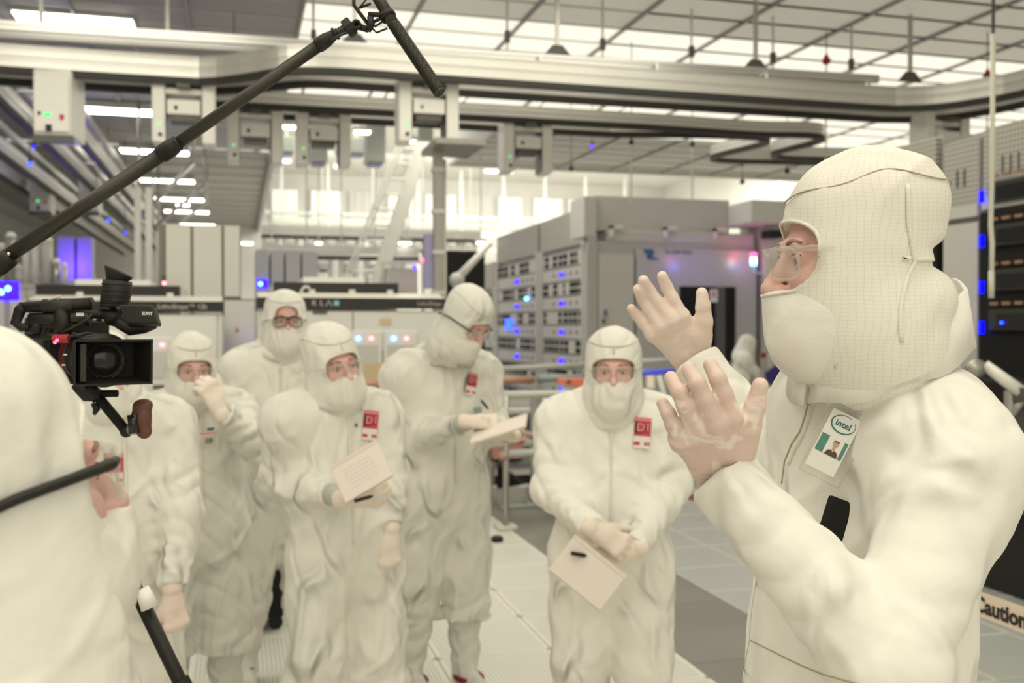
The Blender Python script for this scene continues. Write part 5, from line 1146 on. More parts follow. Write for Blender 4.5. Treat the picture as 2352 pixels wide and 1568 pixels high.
def person(label, at, yaw, H, arms, head, seed=1, girth=1.0, vox=.0052, bodyvox=.004, mat_suit='suit', hood='hood', knit=True, hem=.34,
           fine_z=.35, hoodvox=None, folds=.009, fa=1.0, shoulders=(0, 0.01), shrug=0.0, sleeve=.74, legs=None, lower_open=1.0, mask=(-.032, 1.0), win=None, boots='boot', draw_boots=True,
           hood_back=0.0, hood_drape=1.0, fr_trim=True, feet=None, belly=1.0, arm_r=1.0, collar=1.0, zipper=True, hood_extra=None, mask_low=-.155, hood_end=(.075, .088), hood_low=(-.135, .084)):
    s = H / 1.75; root = thing('person', label, 'person', (at[0], at[1], 0), yaw * D2R)
    wi = Matrix.Rotation(-yaw * D2R, 4, 'Z') @ Matrix.Translation((-at[0], -at[1], 0))
    L = lambda p: np.array(wi @ Vector(p))
    hc = L(head['at']); hR = rotm(head.get('yaw', 0), head.get('pitch', 0), head.get('roll', 0)); fr = (hR, hc)
    hm = Matrix([list(hR[i]) + [hc[i]] for i in range(3)] + [[0, 0, 0, 1]])
    sx0, sy0 = shoulders; zs = 1.425 * s + shrug; G = girth
    sh = {1: np.array((sx0 + .172 * s * G, sy0, zs - .035)), -1: np.array((sx0 - .172 * s * G, sy0, zs - .035))}
    hip = .93 * s
    J = {}
    for sd, key in ((1, 'left'), (-1, 'right')):
        a = arms[key]; J[sd] = (sh[sd] if len(a) < 3 else L(a[0]), L(a[-2]), L(a[-1]))
    feet = feet or ((.115, -.02), (-.115, .02))
    # ---- the body under the clothes: one continuous skin with the head
    B = Field(); head_ops(B, fr)
    B.cone((sx0, sy0 + .02, zs + .03), tuple(hc + hR @ np.array((0, .035, -.12))), .056, .055, .03)
    B.ell((sx0, sy0, 1.27 * s), (.155 * s * G, .10 * s * G, .21 * s), .05); B.ell((sx0 * .5, .0, 1.03 * s), (.145 * s * G, .10 * s * G, .19 * s), .05)
    for sd in (1, -1):
        a, b, c = J[sd]; B.cone((sx0, sy0, zs), a, .05, .045, .05); B.cone(a, b, .045, .038, .03); B.cone(b, b + (c - b) * .9, .036, .018, .02)
        fx, fy = feet[0 if sd > 0 else 1]
        B.cone((sd * .09, .0, hip), (sd * .10, -.01, .5 * s), .085, .055, .05); B.cone((sd * .10, -.01, .5 * s), (fx, fy + .03, .09), .052, .036, .03)
        B.cone((fx, fy + .03, .06), (fx, fy - .12, .045), .035, .028, .03)
    allp = np.array([J[1][0], J[1][1], J[1][2], J[-1][0], J[-1][1], J[-1][2], (0.22 * G, .2, 1), (-.22 * G, -.2, 1), hc])
    lo, hi = allp.min(0) - .12, allp.max(0) + .12
    ax = []
    for i in (0, 1): ax.append(axis_grid(lo[i], hi[i], .014, hc[i] - .115 if i == 0 else hc[i] - .15, hc[i] + (.115 if i == 0 else .12), bodyvox))
    ax.append(axis_grid(-.02, hc[2] + .16, .016, hc[2] - .10, hc[2] + .15, bodyvox))
    V, Q = B.mesh(*ax); body = np_obj('body', V, Q, 'skin', root, relax=1)
    # ---- coverall
    C = Field(); rr = np.random.RandomState(seed)
    ph = lambda: rr.uniform(0, 6.28)
    hz = hem
    for sd in (1, -1):
        a, b, c = J[sd]; e = b + (c - b) * sleeve
        C.cone(a, b, .070 * arm_r, .060 * arm_r, .05, fold=(.0035 * fa, 95, ph(), 2, .45, 1.3))
        C.cone(b, e, .060 * arm_r, .046, .02, fold=(.0035 * fa, 110, ph(), -2, -.3, .95))
        ee = b + (c - b) * (sleeve + .03)
        C.cone(e - (c - b) * .06, ee, .046, .047, .012)
        dr = (c - b) / np.linalg.norm(c - b)
        C.fn(lambda X, Y, Z, ee=ee, dr=dr: np.maximum(-((X - ee[0]) * dr[0] + (Y - ee[1]) * dr[1] + (Z - ee[2]) * dr[2]), np.sqrt((X - ee[0]) ** 2 + (Y - ee[1]) ** 2 + (Z - ee[2]) ** 2) - .085).astype(f32), ee - .09, ee + .09, .006, 's')
    C.ell((sx0, sy0 + .005, zs - .155 * s), (.178 * s * G, .128 * s * G * belly, .225 * s), .06)
    C.ell((sx0 * .6, -.005, 1.08 * s), (.185 * s * G, .138 * s * G * belly, .22 * s), .06)
    C.ell((0, .005, .90 * s), (.19 * s * G, .142 * s * G, .20 * s), .07)
    C.cone((sx0 - .11 * s * G, sy0 + .01, zs - .01), (sx0 + .11 * s * G, sy0 + .01, zs - .01), .072, .072, .06)
    C.cone((sx0, sy0 + .02, zs + .02), (sx0, sy0 + .012, zs + .085), .098 * collar, .080 * collar, .03)
    for sd in (1, -1):
        a, b, c = J[sd]; C.cone((sx0 + sd * .05 * s * G, sy0, zs - .0), a, .078, .068, .09)
        fx, fy = feet[0 if sd > 0 else 1]; kn = ((fx * .5 + sd * .055), fy * .4 - .015, .52 * s)
        C.cone((sd * .092 * G, .005, hip - .05), kn, .118 * s * G, .104 * s, .05, fold=(.005, 26, ph(), 1, .1, 1.3))
        C.cone(kn, (fx, fy + .02, hz - .02), .104 * s, .100 * lower_open, .03, fold=(.007, 60, ph(), 1, .35, 1.3))
    V, Q = C.mesh(axis_grid(lo[0] - .01, hi[0] + .01, vox), axis_grid(lo[1] - .03, hi[1] + .03, vox), axis_grid(hz - .02, zs + .18, max(.010, vox * 1.3), fine_z, zs + .18, vox * 1.15))
    V = drape(V, Q, seed, folds)
    suit = np_obj('coverall', V, Q, mat_suit, root, relax=1)
    # ---- hood
    Hd = Field(); ds = hood_drape
    Hd.ell((0, .018, .038), (.096, .111, .108), .03, fr=fr); Hd.ell((0, .020, .078), (.084, .097, .066), .03, fr=fr)
    Hd.ell((0, -.004 + hood_back, -.045), (.090, .108, .115), .04, fr=fr)
    Hd.cone((0, .01, -.09), (0, .02 + hood_back, hood_low[0]), .092, hood_low[1] * ds, .04, fr=fr, fold=(.004, 75, ph(), 2, .2, 1.4))
    Hd.cone(tuple(hc + hR @ np.array((0, .02, -.14))), (sx0, sy0 + .0, zs + hood_end[0]), .095 * ds, hood_end[1] * ds, .05, fold=(.004, 60, ph(), 2, 0, 1.4))
    wn = win or dict()
    if hood_extra: hood_extra(Hd, fr)
    Hd.fn(window(**wn), (-.10, -.30, -.10), (.10, .0, .10), .004, 's', fr)
    q = hc + np.array((0, 0, 0)); R_ = .2 * max(1, ds)
    hlo = np.minimum(hc - np.array((.17, .18, .30)), np.array((sx0 - .17, sy0 - .17, zs - .09))); hhi = np.maximum(hc + np.array((.17, .18, .18)), np.array((sx0 + .17, sy0 + .17, zs + .1)))
    V, Q = Hd.mesh(*[axis_grid(hlo[i], hhi[i], hoodvox or min(vox, .0065)) for i in range(3)])
    V = drape(V, Q, seed + 5, .0035, 80, 9)
    np_obj('hood', V, Q, hood, root, relax=1)
    # ---- mask: the lower cloth over nose, mouth and chin
    mz, mg = mask
    K = Field(); K.ell((0, -.035, -.082), (.086 * mg, .084 * mg, .088), .02, fr=fr); K.cone((0, -.112 * mg, -.045), (0, -.090 * mg, -.10), .018, .036, .04, fr=fr)
    K.cone((0, -.05, -.12), (0, -.02, mask_low), .058, .062, .04, fr=fr)
    def cut(X, Y, Z): return (-(Z - mz - .10 * np.abs(X) - .15 * np.clip(Y + .12, 0, 1))).astype(f32) * -1
    K.fn(lambda X, Y, Z: (mz + .12 * np.abs(X) - Z).astype(f32), (-.2, -.2, mz - .02), (.2, .2, .1), .006, 's', fr)
    K.fn(lambda X, Y, Z: (.012 - Y).astype(f32), (-.2, -.02, -.3), (.2, .2, .1), .004, 's', fr)
    V, Q = K.mesh(*[axis_grid(hc[i] - .21, hc[i] + .21, hoodvox or min(.006, vox)) for i in range(3)])
    V = drape(V, Q, seed + 9, .003, 60, 14)
    np_obj('face_mask', V, Q, 'mask', root, relax=1)
    p_mask = K
    if fr_trim:
        w = dict(zc=.004, hw=.062, hh=.047, slope=0, p=2.6); w.update({k_: v_ for k_, v_ in wn.items() if k_ in w})
        a = np.linspace(math.radians(-5), math.radians(185), 34); ex = 2 / w['p']
        xx = w['hw'] * np.sign(np.cos(a)) * np.abs(np.cos(a)) ** ex; zz = w['zc'] + w['hh'] * np.sign(np.sin(a)) * np.abs(np.sin(a)) ** ex + w['slope'] * np.abs(xx)
        o = np.stack([xx * 1.06, np.full(34, -.3), zz + .003], 1); dd = np.tile([0, 1., 0], (34, 1))
        P = Hd.hit(o @ hR.T + hc, dd @ hR.T)
        obj('hood_trim', MB().tube([tuple(p) for p in P], .0028, 6), 'trim_cloth', root, True)
    # ---- knit cuffs
    for sd in (1, -1):
        a, b, c = J[sd]; d = (c - b) / np.linalg.norm(c - b)
        if knit: obj('knit_cuff', MB().tube([tuple(b + (c - b) * (sleeve - .02)), tuple(b + (c - b) * .90), tuple(c - d * .014)], [.036, .034, .0305], 20), 'cuff', root, True)
    # ---- zip down the front
    if zipper:
        zz = np.linspace(zs + .03, hip + .02, 26); o = np.stack([np.full(26, sx0 * .7) , np.full(26, -.6), zz], 1)
        P = C.hit(o, np.tile([0, 1., 0], (26, 1))); obj('zip_flap', MB().tube([tuple(p + (0, -.001, 0)) for p in P], .0045, 6), 'trim_cloth', root, True)
    # ---- boots
    if draw_boots:
        for sd in (1, -1):
            fx, fy = feet[0 if sd > 0 else 1]; Bt = Field()
            tq = (.5 * s - .44) / (.5 * s - .09); Bt.cone((sd * .10 + (fx - sd * .10) * tq, -.01 + (fy + .04) * tq, .44), (fx, fy + .035, .15), .080, .064, .03, fold=(.006, 55, ph(), 1, -.2, 1.3))
            Bt.cone((fx, fy + .04, .07), (fx, fy - .13, .045), .055, .042, .04); Bt.ell((fx, fy + .05, .06), (.05, .06, .05), .03)
            Bt.fn(lambda X, Y, Z: (-(Z - .012)).astype(f32) * -1 * -1, (-9, -9, -9), (9, 9, .02), .004, 's') if False else None
            V, Q = Bt.mesh(axis_grid(fx - .12, fx + .12, .008), axis_grid(fy - .22, fy + .16, .008), axis_grid(.004, .48, .008))
            V[:, 2] = np.maximum(V[:, 2], .012)
            bo = np_obj(boots, V, Q, mat_suit, root, relax=1)
            sole = MB(); pts = [(fx + .045 * math.sin(t) * (1 if math.cos(t) > 0 else .9), fy - .045 - .135 * math.cos(t)) for t in np.linspace(0, 2 * math.pi, 20)[:-1]]
            sole.prism(pts, 2, 0.0, .018); obj('sole', sole, 'oht_dark', bo)
    p = Person(); p.suit = suit; p.root, p.L, p.wi, p.hm, p.fr, p.C, p.J, p.mask, p.hood, p.hc, p.hR, p.s, p.zs, p.sh = root, L, wi, hm, fr, C, J, p_mask, Hd, hc, hR, s, zs, (sx0, sy0)
    return p
def attach_hand(p, sd, fdir, back, curls, m='glove_pale', **kw):
    """hand at the wrist; fdir (fingers) and back (of hand) given in world directions"""
    R = p.wi.to_3x3(); f = R @ Vector(fdir); z = R @ Vector(back)
    f.normalize(); z = (z - f * z.dot(f)).normalized(); x = f.cross(z); mt = Matrix((x, f, z)).transposed().to_4x4(); mt.translation = Vector(p.J[sd][2])
    o, ch = make_hand('glove', p.root, mt, sd, curls, m, **kw); return o, mt, ch
def badge(parent, P, nrm, up, w=.058, h=.062, strip=True):
    """red square sticker with the printed D1 and a strip of marks below"""
    z = Vector(nrm).normalized(); y = Vector(up); y = (y - z * y.dot(z)).normalized(); x = y.cross(z); mt = Matrix((x, y, z)).transposed().to_4x4(); mt.translation = Vector(P) + z * .004
    b = obj('name_sticker', MB().box((0, -.02, 0), (w, h + .036, .002)), 'badge_white', parent, mtx=mt)
    obj('red_square', MB().box((0, .004, .0012), (w, h, .0016)), 'red', b)
    obj('pink_edge', MB().box((0, h * .46, .0022), (w, h * .1, .0006)).box((-w * .0, .0, .0018), (w * .80, h * .66, .0006), 1), ['badge_pink', 'red'], b)
    text('lettering', 'D', .052, 'badge_dark', b, Matrix.Translation((-w * .17, -.001, .0026)), bold=.0012)
    text('lettering', 'D', .040, 'badge_pink', b, Matrix.Translation((-w * .13, .001, .0036)), bold=.0004)
    text('lettering', '1', .046, 'badge_dark', b, Matrix.Translation((w * .25, .001, .0026)), bold=.001)
    text('lettering', '1', .040, 'badge_pink', b, Matrix.Translation((w * .28, .003, .0036)), bold=.0002)
    s = MB()
    for k, (a, c) in enumerate(((-.48, -.12), (.16, .30), (.34, .48))): s.box(((a + c) / 2 * w, -h * .5 - .022, .0015), ((c - a) * w, .011, .001))
    obj('red_marks', s, 'red', b)
    return b
from mathutils.bvhtree import BVHTree
def bvh(p):
    if not hasattr(p, 'tree'):
        me = p.suit.data; p.tree = BVHTree.FromPolygons([v.co[:] for v in me.vertices], [tuple(f.vertices) for f in me.polygons])
    return p.tree
def on_suit(p, x, z, half=.03):
    """a flat spot on the chest cloth: nearest common plane of nine rays from the front"""
    P = []
    for i in (-1, 0, 1):
        for j in (-1, 0, 1):
            h = bvh(p).ray_cast(Vector((x + i * half, -.8, z + j * half)), Vector((0, 1, 0)))[0]
            P.append(list(h) if h is not None else [x + i * half, -.1, z + j * half])
    P = np.array(P); c = P.mean(0); A = np.c_[P[:, 0] - x, P[:, 2] - z, np.ones(9)]; s = np.linalg.lstsq(A, P[:, 1], rcond=None)[0]
    n = np.array([s[0], -1, s[1]]); n /= np.linalg.norm(n); c = np.array([x, s[2], z]); off = max(0, ((P - c) @ n).max())
    return c + n * off, n
def head_path(p, field, os, ds, r, m, name, parent=None, cl=False, off=.0012):
    """a cord laid on the cloth: rays given in the head frame"""
    o = np.array(os, float) @ p.hR.T + p.hc; d = np.array(ds, float) @ p.hR.T
    P = field.hit(o, d) - d * off; return obj(name, MB().tube([tuple(q) for q in P], r, 6, closed=cl), m, parent or p.root, True)
def hit_px(p, px, py, off=0.0, field=None):
    """the spot on the cloth that is seen at a place of the photo (world)"""
    o = p.wi @ CAM; d = (p.wi.to_3x3() @ ray(px, py)).normalized()
    h = bvh(p).ray_cast(o, d)[0]
    if h is None: h = o + d * ((Vector(p.hc) - o).length)
    return p.wi.inverted() @ (h - d * off)
def cord_px(p, pts, r, m, name, off=0.0):
    q = [Vector((x, y, 0)) for x, y in pts]; fine = []
    for a_, b_ in zip(q, q[1:]):
        n_ = max(1, int((b_ - a_).length / 9)); fine += [a_.lerp(b_, k / n_) for k in range(n_)]
    fine.append(q[-1]); P = [p.wi @ hit_px(p, v.x, v.y, off) for v in fine]; return obj(name, MB().tube(P, r, 6), m, p.root, True)
def collar(p, c, rx, ry, tilt, h, m, th=.006, open_front=.10):
    mb = MB(); n = 48; vs = []
    for i in range(n + 1):
        t = -math.pi + open_front / 2 + (2 * math.pi - open_front) * i / n + 0.0
        # t = 0 at the nape (+y), +-pi at the throat (-y)
        x, y = math.sin(t), math.cos(t); up = tilt * y
        for (q, z) in ((1.10, -h * .5), (1.0, h * .5), (1.0 - th / rx, h * .5), (1.10 - th / rx, -h * .5)):
            vs.append((c[0] + rx * q * x, c[1] + ry * q * y, c[2] + z + up + .004 * math.sin(7 * t)))
    fs = []
    for i in range(n):
        for k in range(4):
            a_, b_ = i * 4 + k, i * 4 + (k + 1) % 4; fs.append((a_, b_, b_ + 4, a_ + 4))
    fs += [(0, 1, 2, 3), tuple(n * 4 + k for k in (3, 2, 1, 0))]
    mb.add(vs, fs); return obj('collar', mb, m, p.root, True)

def std_collar(p, m='suit', r=1.0):
    n = (Vector(p.hc) + Vector((p.sh[0], p.sh[1] + .015, p.zs + .03)) * 3) / 4
    collar(p, (n.x, n.y, p.zs + .052), .112 * r, .118 * r, .022, .050, m)
CR, CF = _R, _F  # camera right / forward, as room directions
def toward_cam(P): return math.degrees(math.atan2(-P[0], P[1]))   # yaw that faces the viewer
UP = Vector((0, 0, 1))
def dirv(r, u, f=0): return CR * r + UP * u + CF * f
HANG = (22, 35, 25); FIST = (70, 85, 50); GRIP = (40, 55, 30)
def pr_hood(H, fr):
    H.ell((0, .052, .078), (.088, .088, .070), .03, fr=fr)          # fuller crown at the back
    H.ell((0, .078, -.066), (.086, .060, .050), .025, fr=fr)        # cloth bulging under the gathered strap
    for sx in (-1, 0, 1): H.ell((sx * .055, .160 - .02 * abs(sx), -.008), (.05, .036, .007), .028, 's', fr=fr)
    H.cone((0, .045, -.10), (0, .065, -.120), .078, .064, .03, fr=fr, fold=(.004, 80, 1, 2, -.2, 1.3))
# ---- presenter -----------------------------------------------------------
o = W(1968, 784, 1.50)
PR = person('tall presenter in cream hood and coverall, in profile with both hands raised', o, -82, 1.90,
    dict(left=(W(2196, 1078, 1.35), W(2040, 1530, 1.22), W(1655, 1082, 1.32)), right=(W(1960, 960, 1.72), W(1775, 1075, 1.74), W(1594, 826, 1.80))),
    dict(at=W(1956, 592, 1.42), yaw=-20, pitch=4), seed=3, girth=.97, belly=.90, vox=.0042, bodyvox=.0026, hoodvox=.0034, mat_suit='suit', hood='hood_grid',
    knit=False, sleeve=.965, hem=.12, shoulders=(0, .02), shrug=.005, fine_z=.85, folds=.0065, fa=.55, arm_r=1.10, collar=1.05, zipper=False, win=dict(hw=.064, hh=.048, zc=.006, depth=-.022, slope=0), mask=(-.040, 1.0), hood_extra=pr_hood, hood_end=(.115, .078), hood_low=(-.10, .086), mask_low=-.120)
eyes(PR.root, PR.hm); goggles(PR.root, PR.hm, rr=.0021, over=False)
wl = PR.wi
def pxs(l): return [tuple(wl @ W(*q)) for q in l]
def fin(m, t, b):  # knuckle, tip, sideways/backward bulge
    m, t, b = wl @ W(*m), wl @ W(*t), Vector(b)
    return [tuple(m), tuple(m.lerp(t, .46) + b * .8), tuple(m.lerp(t, .75) + b), tuple(t)]
bk = wl.to_3x3() @ (-CF)
near = [fin((1680, 958, 1.262), (1632, 838, 1.262), bk * .012), fin((1641, 975, 1.255), (1582, 848, 1.255), bk * .014), fin((1598, 988, 1.262), (1541, 868, 1.262), bk * .014), fin((1562, 1013, 1.275), (1522, 926, 1.275), bk * .010)]
nth = pxs([(1700, 1050, 1.31), (1719, 985, 1.285), (1735, 930, 1.275), (1746, 885, 1.27)])
ho, _ = make_hand('glove', PR.root, None, 1, None, 'glove_pink', h=.0021, pts=(near, nth, tuple(wl @ W(1652, 1082, 1.325))), crease=.0013, label='pinkish latex glove with the back of the hand towards us')
farh = [fin((1566, 728, 1.765), (1521, 634, 1.76), bk * -.006), fin((1541, 737, 1.762), (1478, 644, 1.75), bk * -.012), fin((1517, 751, 1.765), (1465, 664, 1.755), bk * -.012), fin((1500, 768, 1.775), (1450, 708, 1.77), bk * -.006)]
fth = pxs([(1608, 790, 1.785), (1617, 738, 1.765), (1615, 703, 1.76), (1612, 673, 1.76)])
make_hand('glove', PR.root, None, -1, None, 'glove_far', h=.0026, pts=(farh, fth, tuple(wl @ W(1590, 826, 1.80))), crease=.0006, label='pale latex glove with the open palm towards us')
# ---- listeners -----------------------------------------------------------
o5 = W(1404, 784, 3.5)
P5 = person('person in white coverall facing us, gloved hands folded low over a notebook', o5, toward_cam(o5), 1.675,
    dict(left=(W(1540, 1120, 3.46), W(1450, 1262, 3.24)), right=(W(1265, 1120, 3.46), W(1372, 1222, 3.20))),
    dict(at=W(1409, 850, 3.44), pitch=2), seed=11, girth=1.10, sleeve=.93, knit=True, hem=.36, belly=1.1, arm_r=1.15, win=dict(hw=.072, hh=.044, zc=.002), hood_drape=1.05)
eyes(P5.root, P5.hm); goggles(P5.root, P5.hm, rr=.0016)
attach_hand(P5, -1, dirv(.86, -.5, .1), dirv(.1, .25, -1), (28, 40, 25)); attach_hand(P5, 1, dirv(-.9, -.35, .1), dirv(0, .2, -1), GRIP)
P, n = on_suit(P5, .105, 1.325); badge(P5.root, P, n, (.10, 0, 1))
o4 = W(1012, 784, 4.5)
P4 = person('tall person in pale grey-white gown looking down and writing in a notebook', o4, toward_cam(o4) + 24, 1.83,
    dict(left=(W(1140, 985, 4.55), W(1168, 1000, 4.22)), right=(W(922, 1010, 4.42), W(1085, 968, 4.12))),
    dict(at=W(1072, 735, 4.30), yaw=24, pitch=38, roll=0), seed=21, girth=1.12, mat_suit='suit_grey', folds=.012, sleeve=.80, hem=.36, arm_r=1.1, lower_open=1.15, shoulders=(0, -.02), hood_drape=1.0, feet=((.12, -.04), (-.12, .04)))
eyes(P4.root, P4.hm); goggles(P4.root, P4.hm, rr=.0018, temple='black')
attach_hand(P4, -1, dirv(.95, -.05, .1), dirv(-.1, .75, -.6), GRIP); attach_hand(P4, 1, dirv(-.5, .1, -.5), dirv(.1, -1, -.2), HANG)
P, n = on_suit(P4, .085, 1.43); badge(P4.root, P, n, (.22, 0, 1), .052, .058)
o3 = W(794, 784, 3.6)
P3 = person('person in white gown with tilted head holding a notebook and a black pen', o3, toward_cam(o3) + 20, 1.68,
    dict(left=(W(897, 1110, 3.62), W(898, 1232, 3.56)), right=(W(632, 1108, 3.60), W(806, 1146, 3.30))),
    dict(at=W(764, 835, 3.53), yaw=8, pitch=6, roll=-13), seed=31, girth=1.07, shoulders=(-.04, .01), mat_suit='suit_grey', folds=.012, sleeve=.72, hem=.36, arm_r=1.1, lower_open=1.25, hood_drape=1.1, win=dict(hw=.062, hh=.052, zc=-.004))
eyes(P3.root, P3.hm); goggles(P3.root, P3.hm, rr=.0016)
attach_hand(P3, -1, dirv(.97, .08, -.2), dirv(.1, -.5, -.9), (50, 60, 35)); attach_hand(P3, 1, dirv(-.05, -1, -.1), dirv(.45, .1, -.8), (45, 60, 40))
P, n = on_suit(P3, .055, 1.335); badge(P3.root, P, n, (.14, 0, 1))
o2 = W(640, 784, 4.74)
P2 = person('tall person in white coverall and dark-rimmed glasses standing at the back of the group', o2, toward_cam(o2) + 4, 1.855,
    dict(left=(W(742, 990, 4.72), W(690, 1060, 4.45)), right=(W(560, 985, 4.72), W(622, 1070, 4.45))),
    dict(at=W(655, 738, 4.70), yaw=2, pitch=0), seed=41, girth=1.0, sleeve=.93, hem=.34, arm_r=1.1, mask=(-.028, 1.0), win=dict(hw=.054, hh=.058, zc=.012), feet=((.12, -.02), (-.16, -.06)))
eyes(P2.root, P2.hm); goggles(P2.root, P2.hm, frame_mat='black', temple='oht', rr=.0022, label='dark-rimmed glasses')
o1 = W(452, 784, 4.1)
P1 = person('person in white gown with a gloved hand raised to the mouth', o1, toward_cam(o1) + 8, 1.655,
    dict(left=(W(572, 1010, 3.98), W(500, 935, 3.82)), right=(W(352, 1090, 4.12), W(362, 1210, 4.05))),
    dict(at=W(440, 846, 4.05), yaw=2, pitch=6), seed=51, girth=1.04, mat_suit='suit_grey', folds=.012, sleeve=.80, hem=.34, arm_r=1.15, lower_open=1.25, mask=(-.040, 1.0), win=dict(hw=.066, hh=.046, zc=.0), shrug=-.01)
eyes(P1.root, P1.hm); goggles(P1.root, P1.hm, rr=.0014)
attach_hand(P1, 1, dirv(-.42, .88, -.1), dirv(.55, .25, -.75), (55, 60, 35)); attach_hand(P1, -1, dirv(.05, -1, 0), dirv(-.6, 0, -.8), HANG)
o0 = W(270, 784, 3.4)
P0 = person('person in pale gown behind the video camera, one gloved fist hanging beside the tripod leg', o0, toward_cam(o0) + 10, 1.665,
    dict(left=(W(412, 1180, 3.38), W(398, 1372, 3.25)), right=(W(150, 1120, 3.40), W(180, 1240, 3.1))),
    dict(at=W(232, 857, 3.36), yaw=20, pitch=4), seed=61, girth=1.06, mat_suit='suit_grey', folds=.012, sleeve=.84, hem=.34, arm_r=1.15, lower_open=1.2)
eyes(P0.root, P0.hm)
attach_hand(P0, 1, dirv(.12, -1, 0), dirv(.45, 0, -.8), FIST, m='glove_far'); attach_hand(P0, -1, dirv(.6, -.3, -.5), dirv(0, 1, 0), GRIP)
P, n = on_suit(P0, -.035, 1.215); badge(P0.root, P, n, (.05, 0, 1))
# ---- the near listener at the left edge, out of focus ----------------------
oF = W(-130, 784, .93); oF = Vector((oF.x, oF.y, 0))
PF = person('blurred person in a cream hood at the lower left edge, seen from behind', oF, 100, 1.68,
    dict(left=(oF + Vector((.0, .36, 1.10)), oF + Vector((.14, .40, .93))), right=(oF + Vector((-.10, -.28, 1.08)), oF + Vector((.10, -.30, .92)))),
    dict(at=W(-58, 1130, .87), yaw=20, pitch=-6), seed=71, girth=1.0, sleeve=.93, knit=False, hoodvox=.0034, vox=.005, bodyvox=.003, win=dict(hw=.068, hh=.062, zc=.0, depth=-.012), hood_drape=1.25, hood_low=(-.20, .108), hood_end=(.06, .11), mask=(-.040, 1.06))
eyes(PF.root, PF.hm); goggles(PF.root, PF.hm, temple='black', rr=.0028, label='clear glasses with thick black temples')
for sd in (1, -1): attach_hand(PF, sd, (.5, 0, -1), (0, -1 * sd, 0), HANG, h=.005)
# ---- far figures -----------------------------------------------------------
oB = W(1700, 784, 12.2); oB.z = 0
PB = person('small far person in white suit bent over beside the dark tool door', oB, 74, 1.60,
    dict(left=(oB + Vector((.38, .15, 1.02)), oB + Vector((.60, .1, 1.05))), right=(oB + Vector((.2, -.2, 1.02)), oB + Vector((.45, -.15, 1.0)))),
    dict(at=W(1716, 797, 12.2), yaw=25, pitch=25), seed=81, vox=.010, bodyvox=.009, folds=.012, fr_trim=False, zipper=False, shoulders=(0, -.03))
oC = W(614, 784, 11.2); oC.z = 0
PC = person('far hooded person in violet light beyond the tall person with dark-rimmed glasses', oC, 60, 1.62,
    dict(left=(oC + Vector((.1, .25, 1.05)), oC + Vector((.3, .2, 1.0))), right=(oC + Vector((.1, -.25, 1.05)), oC + Vector((.3, -.2, 1.0)))),
    dict(at=W(606, 782, 11.2), yaw=10, pitch=10), seed=91, vox=.010, bodyvox=.009, folds=.012, fr_trim=False, zipper=False)


# pale crown and brow seams on the hoods
def pale_seams(p):
    a = np.linspace(0, 2 * math.pi, 40)[:-1]
    head_path(p, p.hood, [(.4 * math.sin(t), -.4 * math.cos(t) + .02, .096 - .010 * math.cos(2 * t)) for t in a], [(-math.sin(t), math.cos(t), 0) for t in a], .0022, 'seam_pale', 'crown_seam', cl=True)
    head_path(p, p.hood, [(0, -.4, z) for z in np.linspace(.062, .092, 7)], [(0, 1, 0)] * 7, .0024, 'seam_pale', 'brow_seam')
for p_ in (P5, P4, P3, P2, P1, P0): pale_seams(p_)
# ------------------------------------------------------------------ details on the presenter
a = np.linspace(0, 2 * math.pi, 60)[:-1]
head_path(PR, PR.hood, [(.4 * math.sin(t), -.4 * math.cos(t) + .02, .098 - .010 * math.cos(2 * t) + .004 * math.sin(5 * t)) for t in a], [(-math.sin(t), math.cos(t), 0) for t in a], .0011, 'seam', 'crown_seam', cl=True)
head_path(PR, PR.hood, [(.4, .046 - .006 * math.sin(z * 30), z) for z in np.linspace(.088, -.015, 14)] + [(.4, .046 + .03 * math.sin((z + .015) * 18), z) for z in np.linspace(-.025, -.12, 12)], [(-1, 0, 0)] * 26, .0035, 'hood_grid', 'side_seam')
head_path(PR, PR.hood, [(.4, y, -.012) for y in np.linspace(.048, .10, 8)] + [(.25, y, -.010) for y in np.linspace(.106, .120, 3)], [(-1, 0, 0)] * 8 + [(-1, -.5, 0)] * 3, .0035, 'hood_grid', 'strap_seam')
for sx in (1, -1): head_path(PR, PR.mask, [(sx * .3, -.034 - .0 * k, z) for k, z in enumerate(np.linspace(-.034, -.085, 8))] + [(sx * .3, -.036 - (-.085 - z) * .35, z) for z in np.linspace(-.09, -.15, 8)], [(-sx, 0, 0)] * 16, .0040, 'trim_cloth', 'mask_seam', off=.003)
head_path(PR, PR.mask, [(x, -.4, -.046 + .1 * abs(x)) for x in np.linspace(-.070, .070, 22)], [(0, 1, 0)] * 22, .0022, 'trim_cloth', 'mask_trim', off=-.0005)
# stand-up collar of the coverall, higher at the nape
cc = PR.wi @ W(2018, 800, 1.46)
collar(PR, (cc.x, cc.y, cc.z + .012), .116, .122, .050, .080, 'suit')
for p_, m_ in ((P5, 'suit'), (P4, 'suit_grey'), (P3, 'suit_grey'), (P2, 'suit'), (P1, 'suit_grey'), (P0, 'suit_grey')): std_collar(p_, m_)
cord_px(PR, [(1884, 850), (1882, 880), (1873, 905), (1856, 930), (1848, 960), (1838, 990), (1818, 1020), (1802, 1060), (1796, 1110)], .0016, 'seam', 'zip')
cord_px(PR, [(1890, 850), (1893, 880), (1884, 908), (1866, 936), (1858, 966), (1846, 998), (1828, 1028), (1812, 1066)], .0030, 'trim_cloth', 'zip_edge')
cord_px(PR, [(1724, 1470), (1760, 1488), (1800, 1508), (1845, 1530), (1890, 1548), (1940, 1562), (1990, 1575)], .0012, 'seam', 'waist_seam')
cord_px(PR, [(1738, 1330), (1730, 1380), (1724, 1430), (1722, 1470), (1712, 1520), (1706, 1566)], .0014, 'seam_pale', 'side_zip')
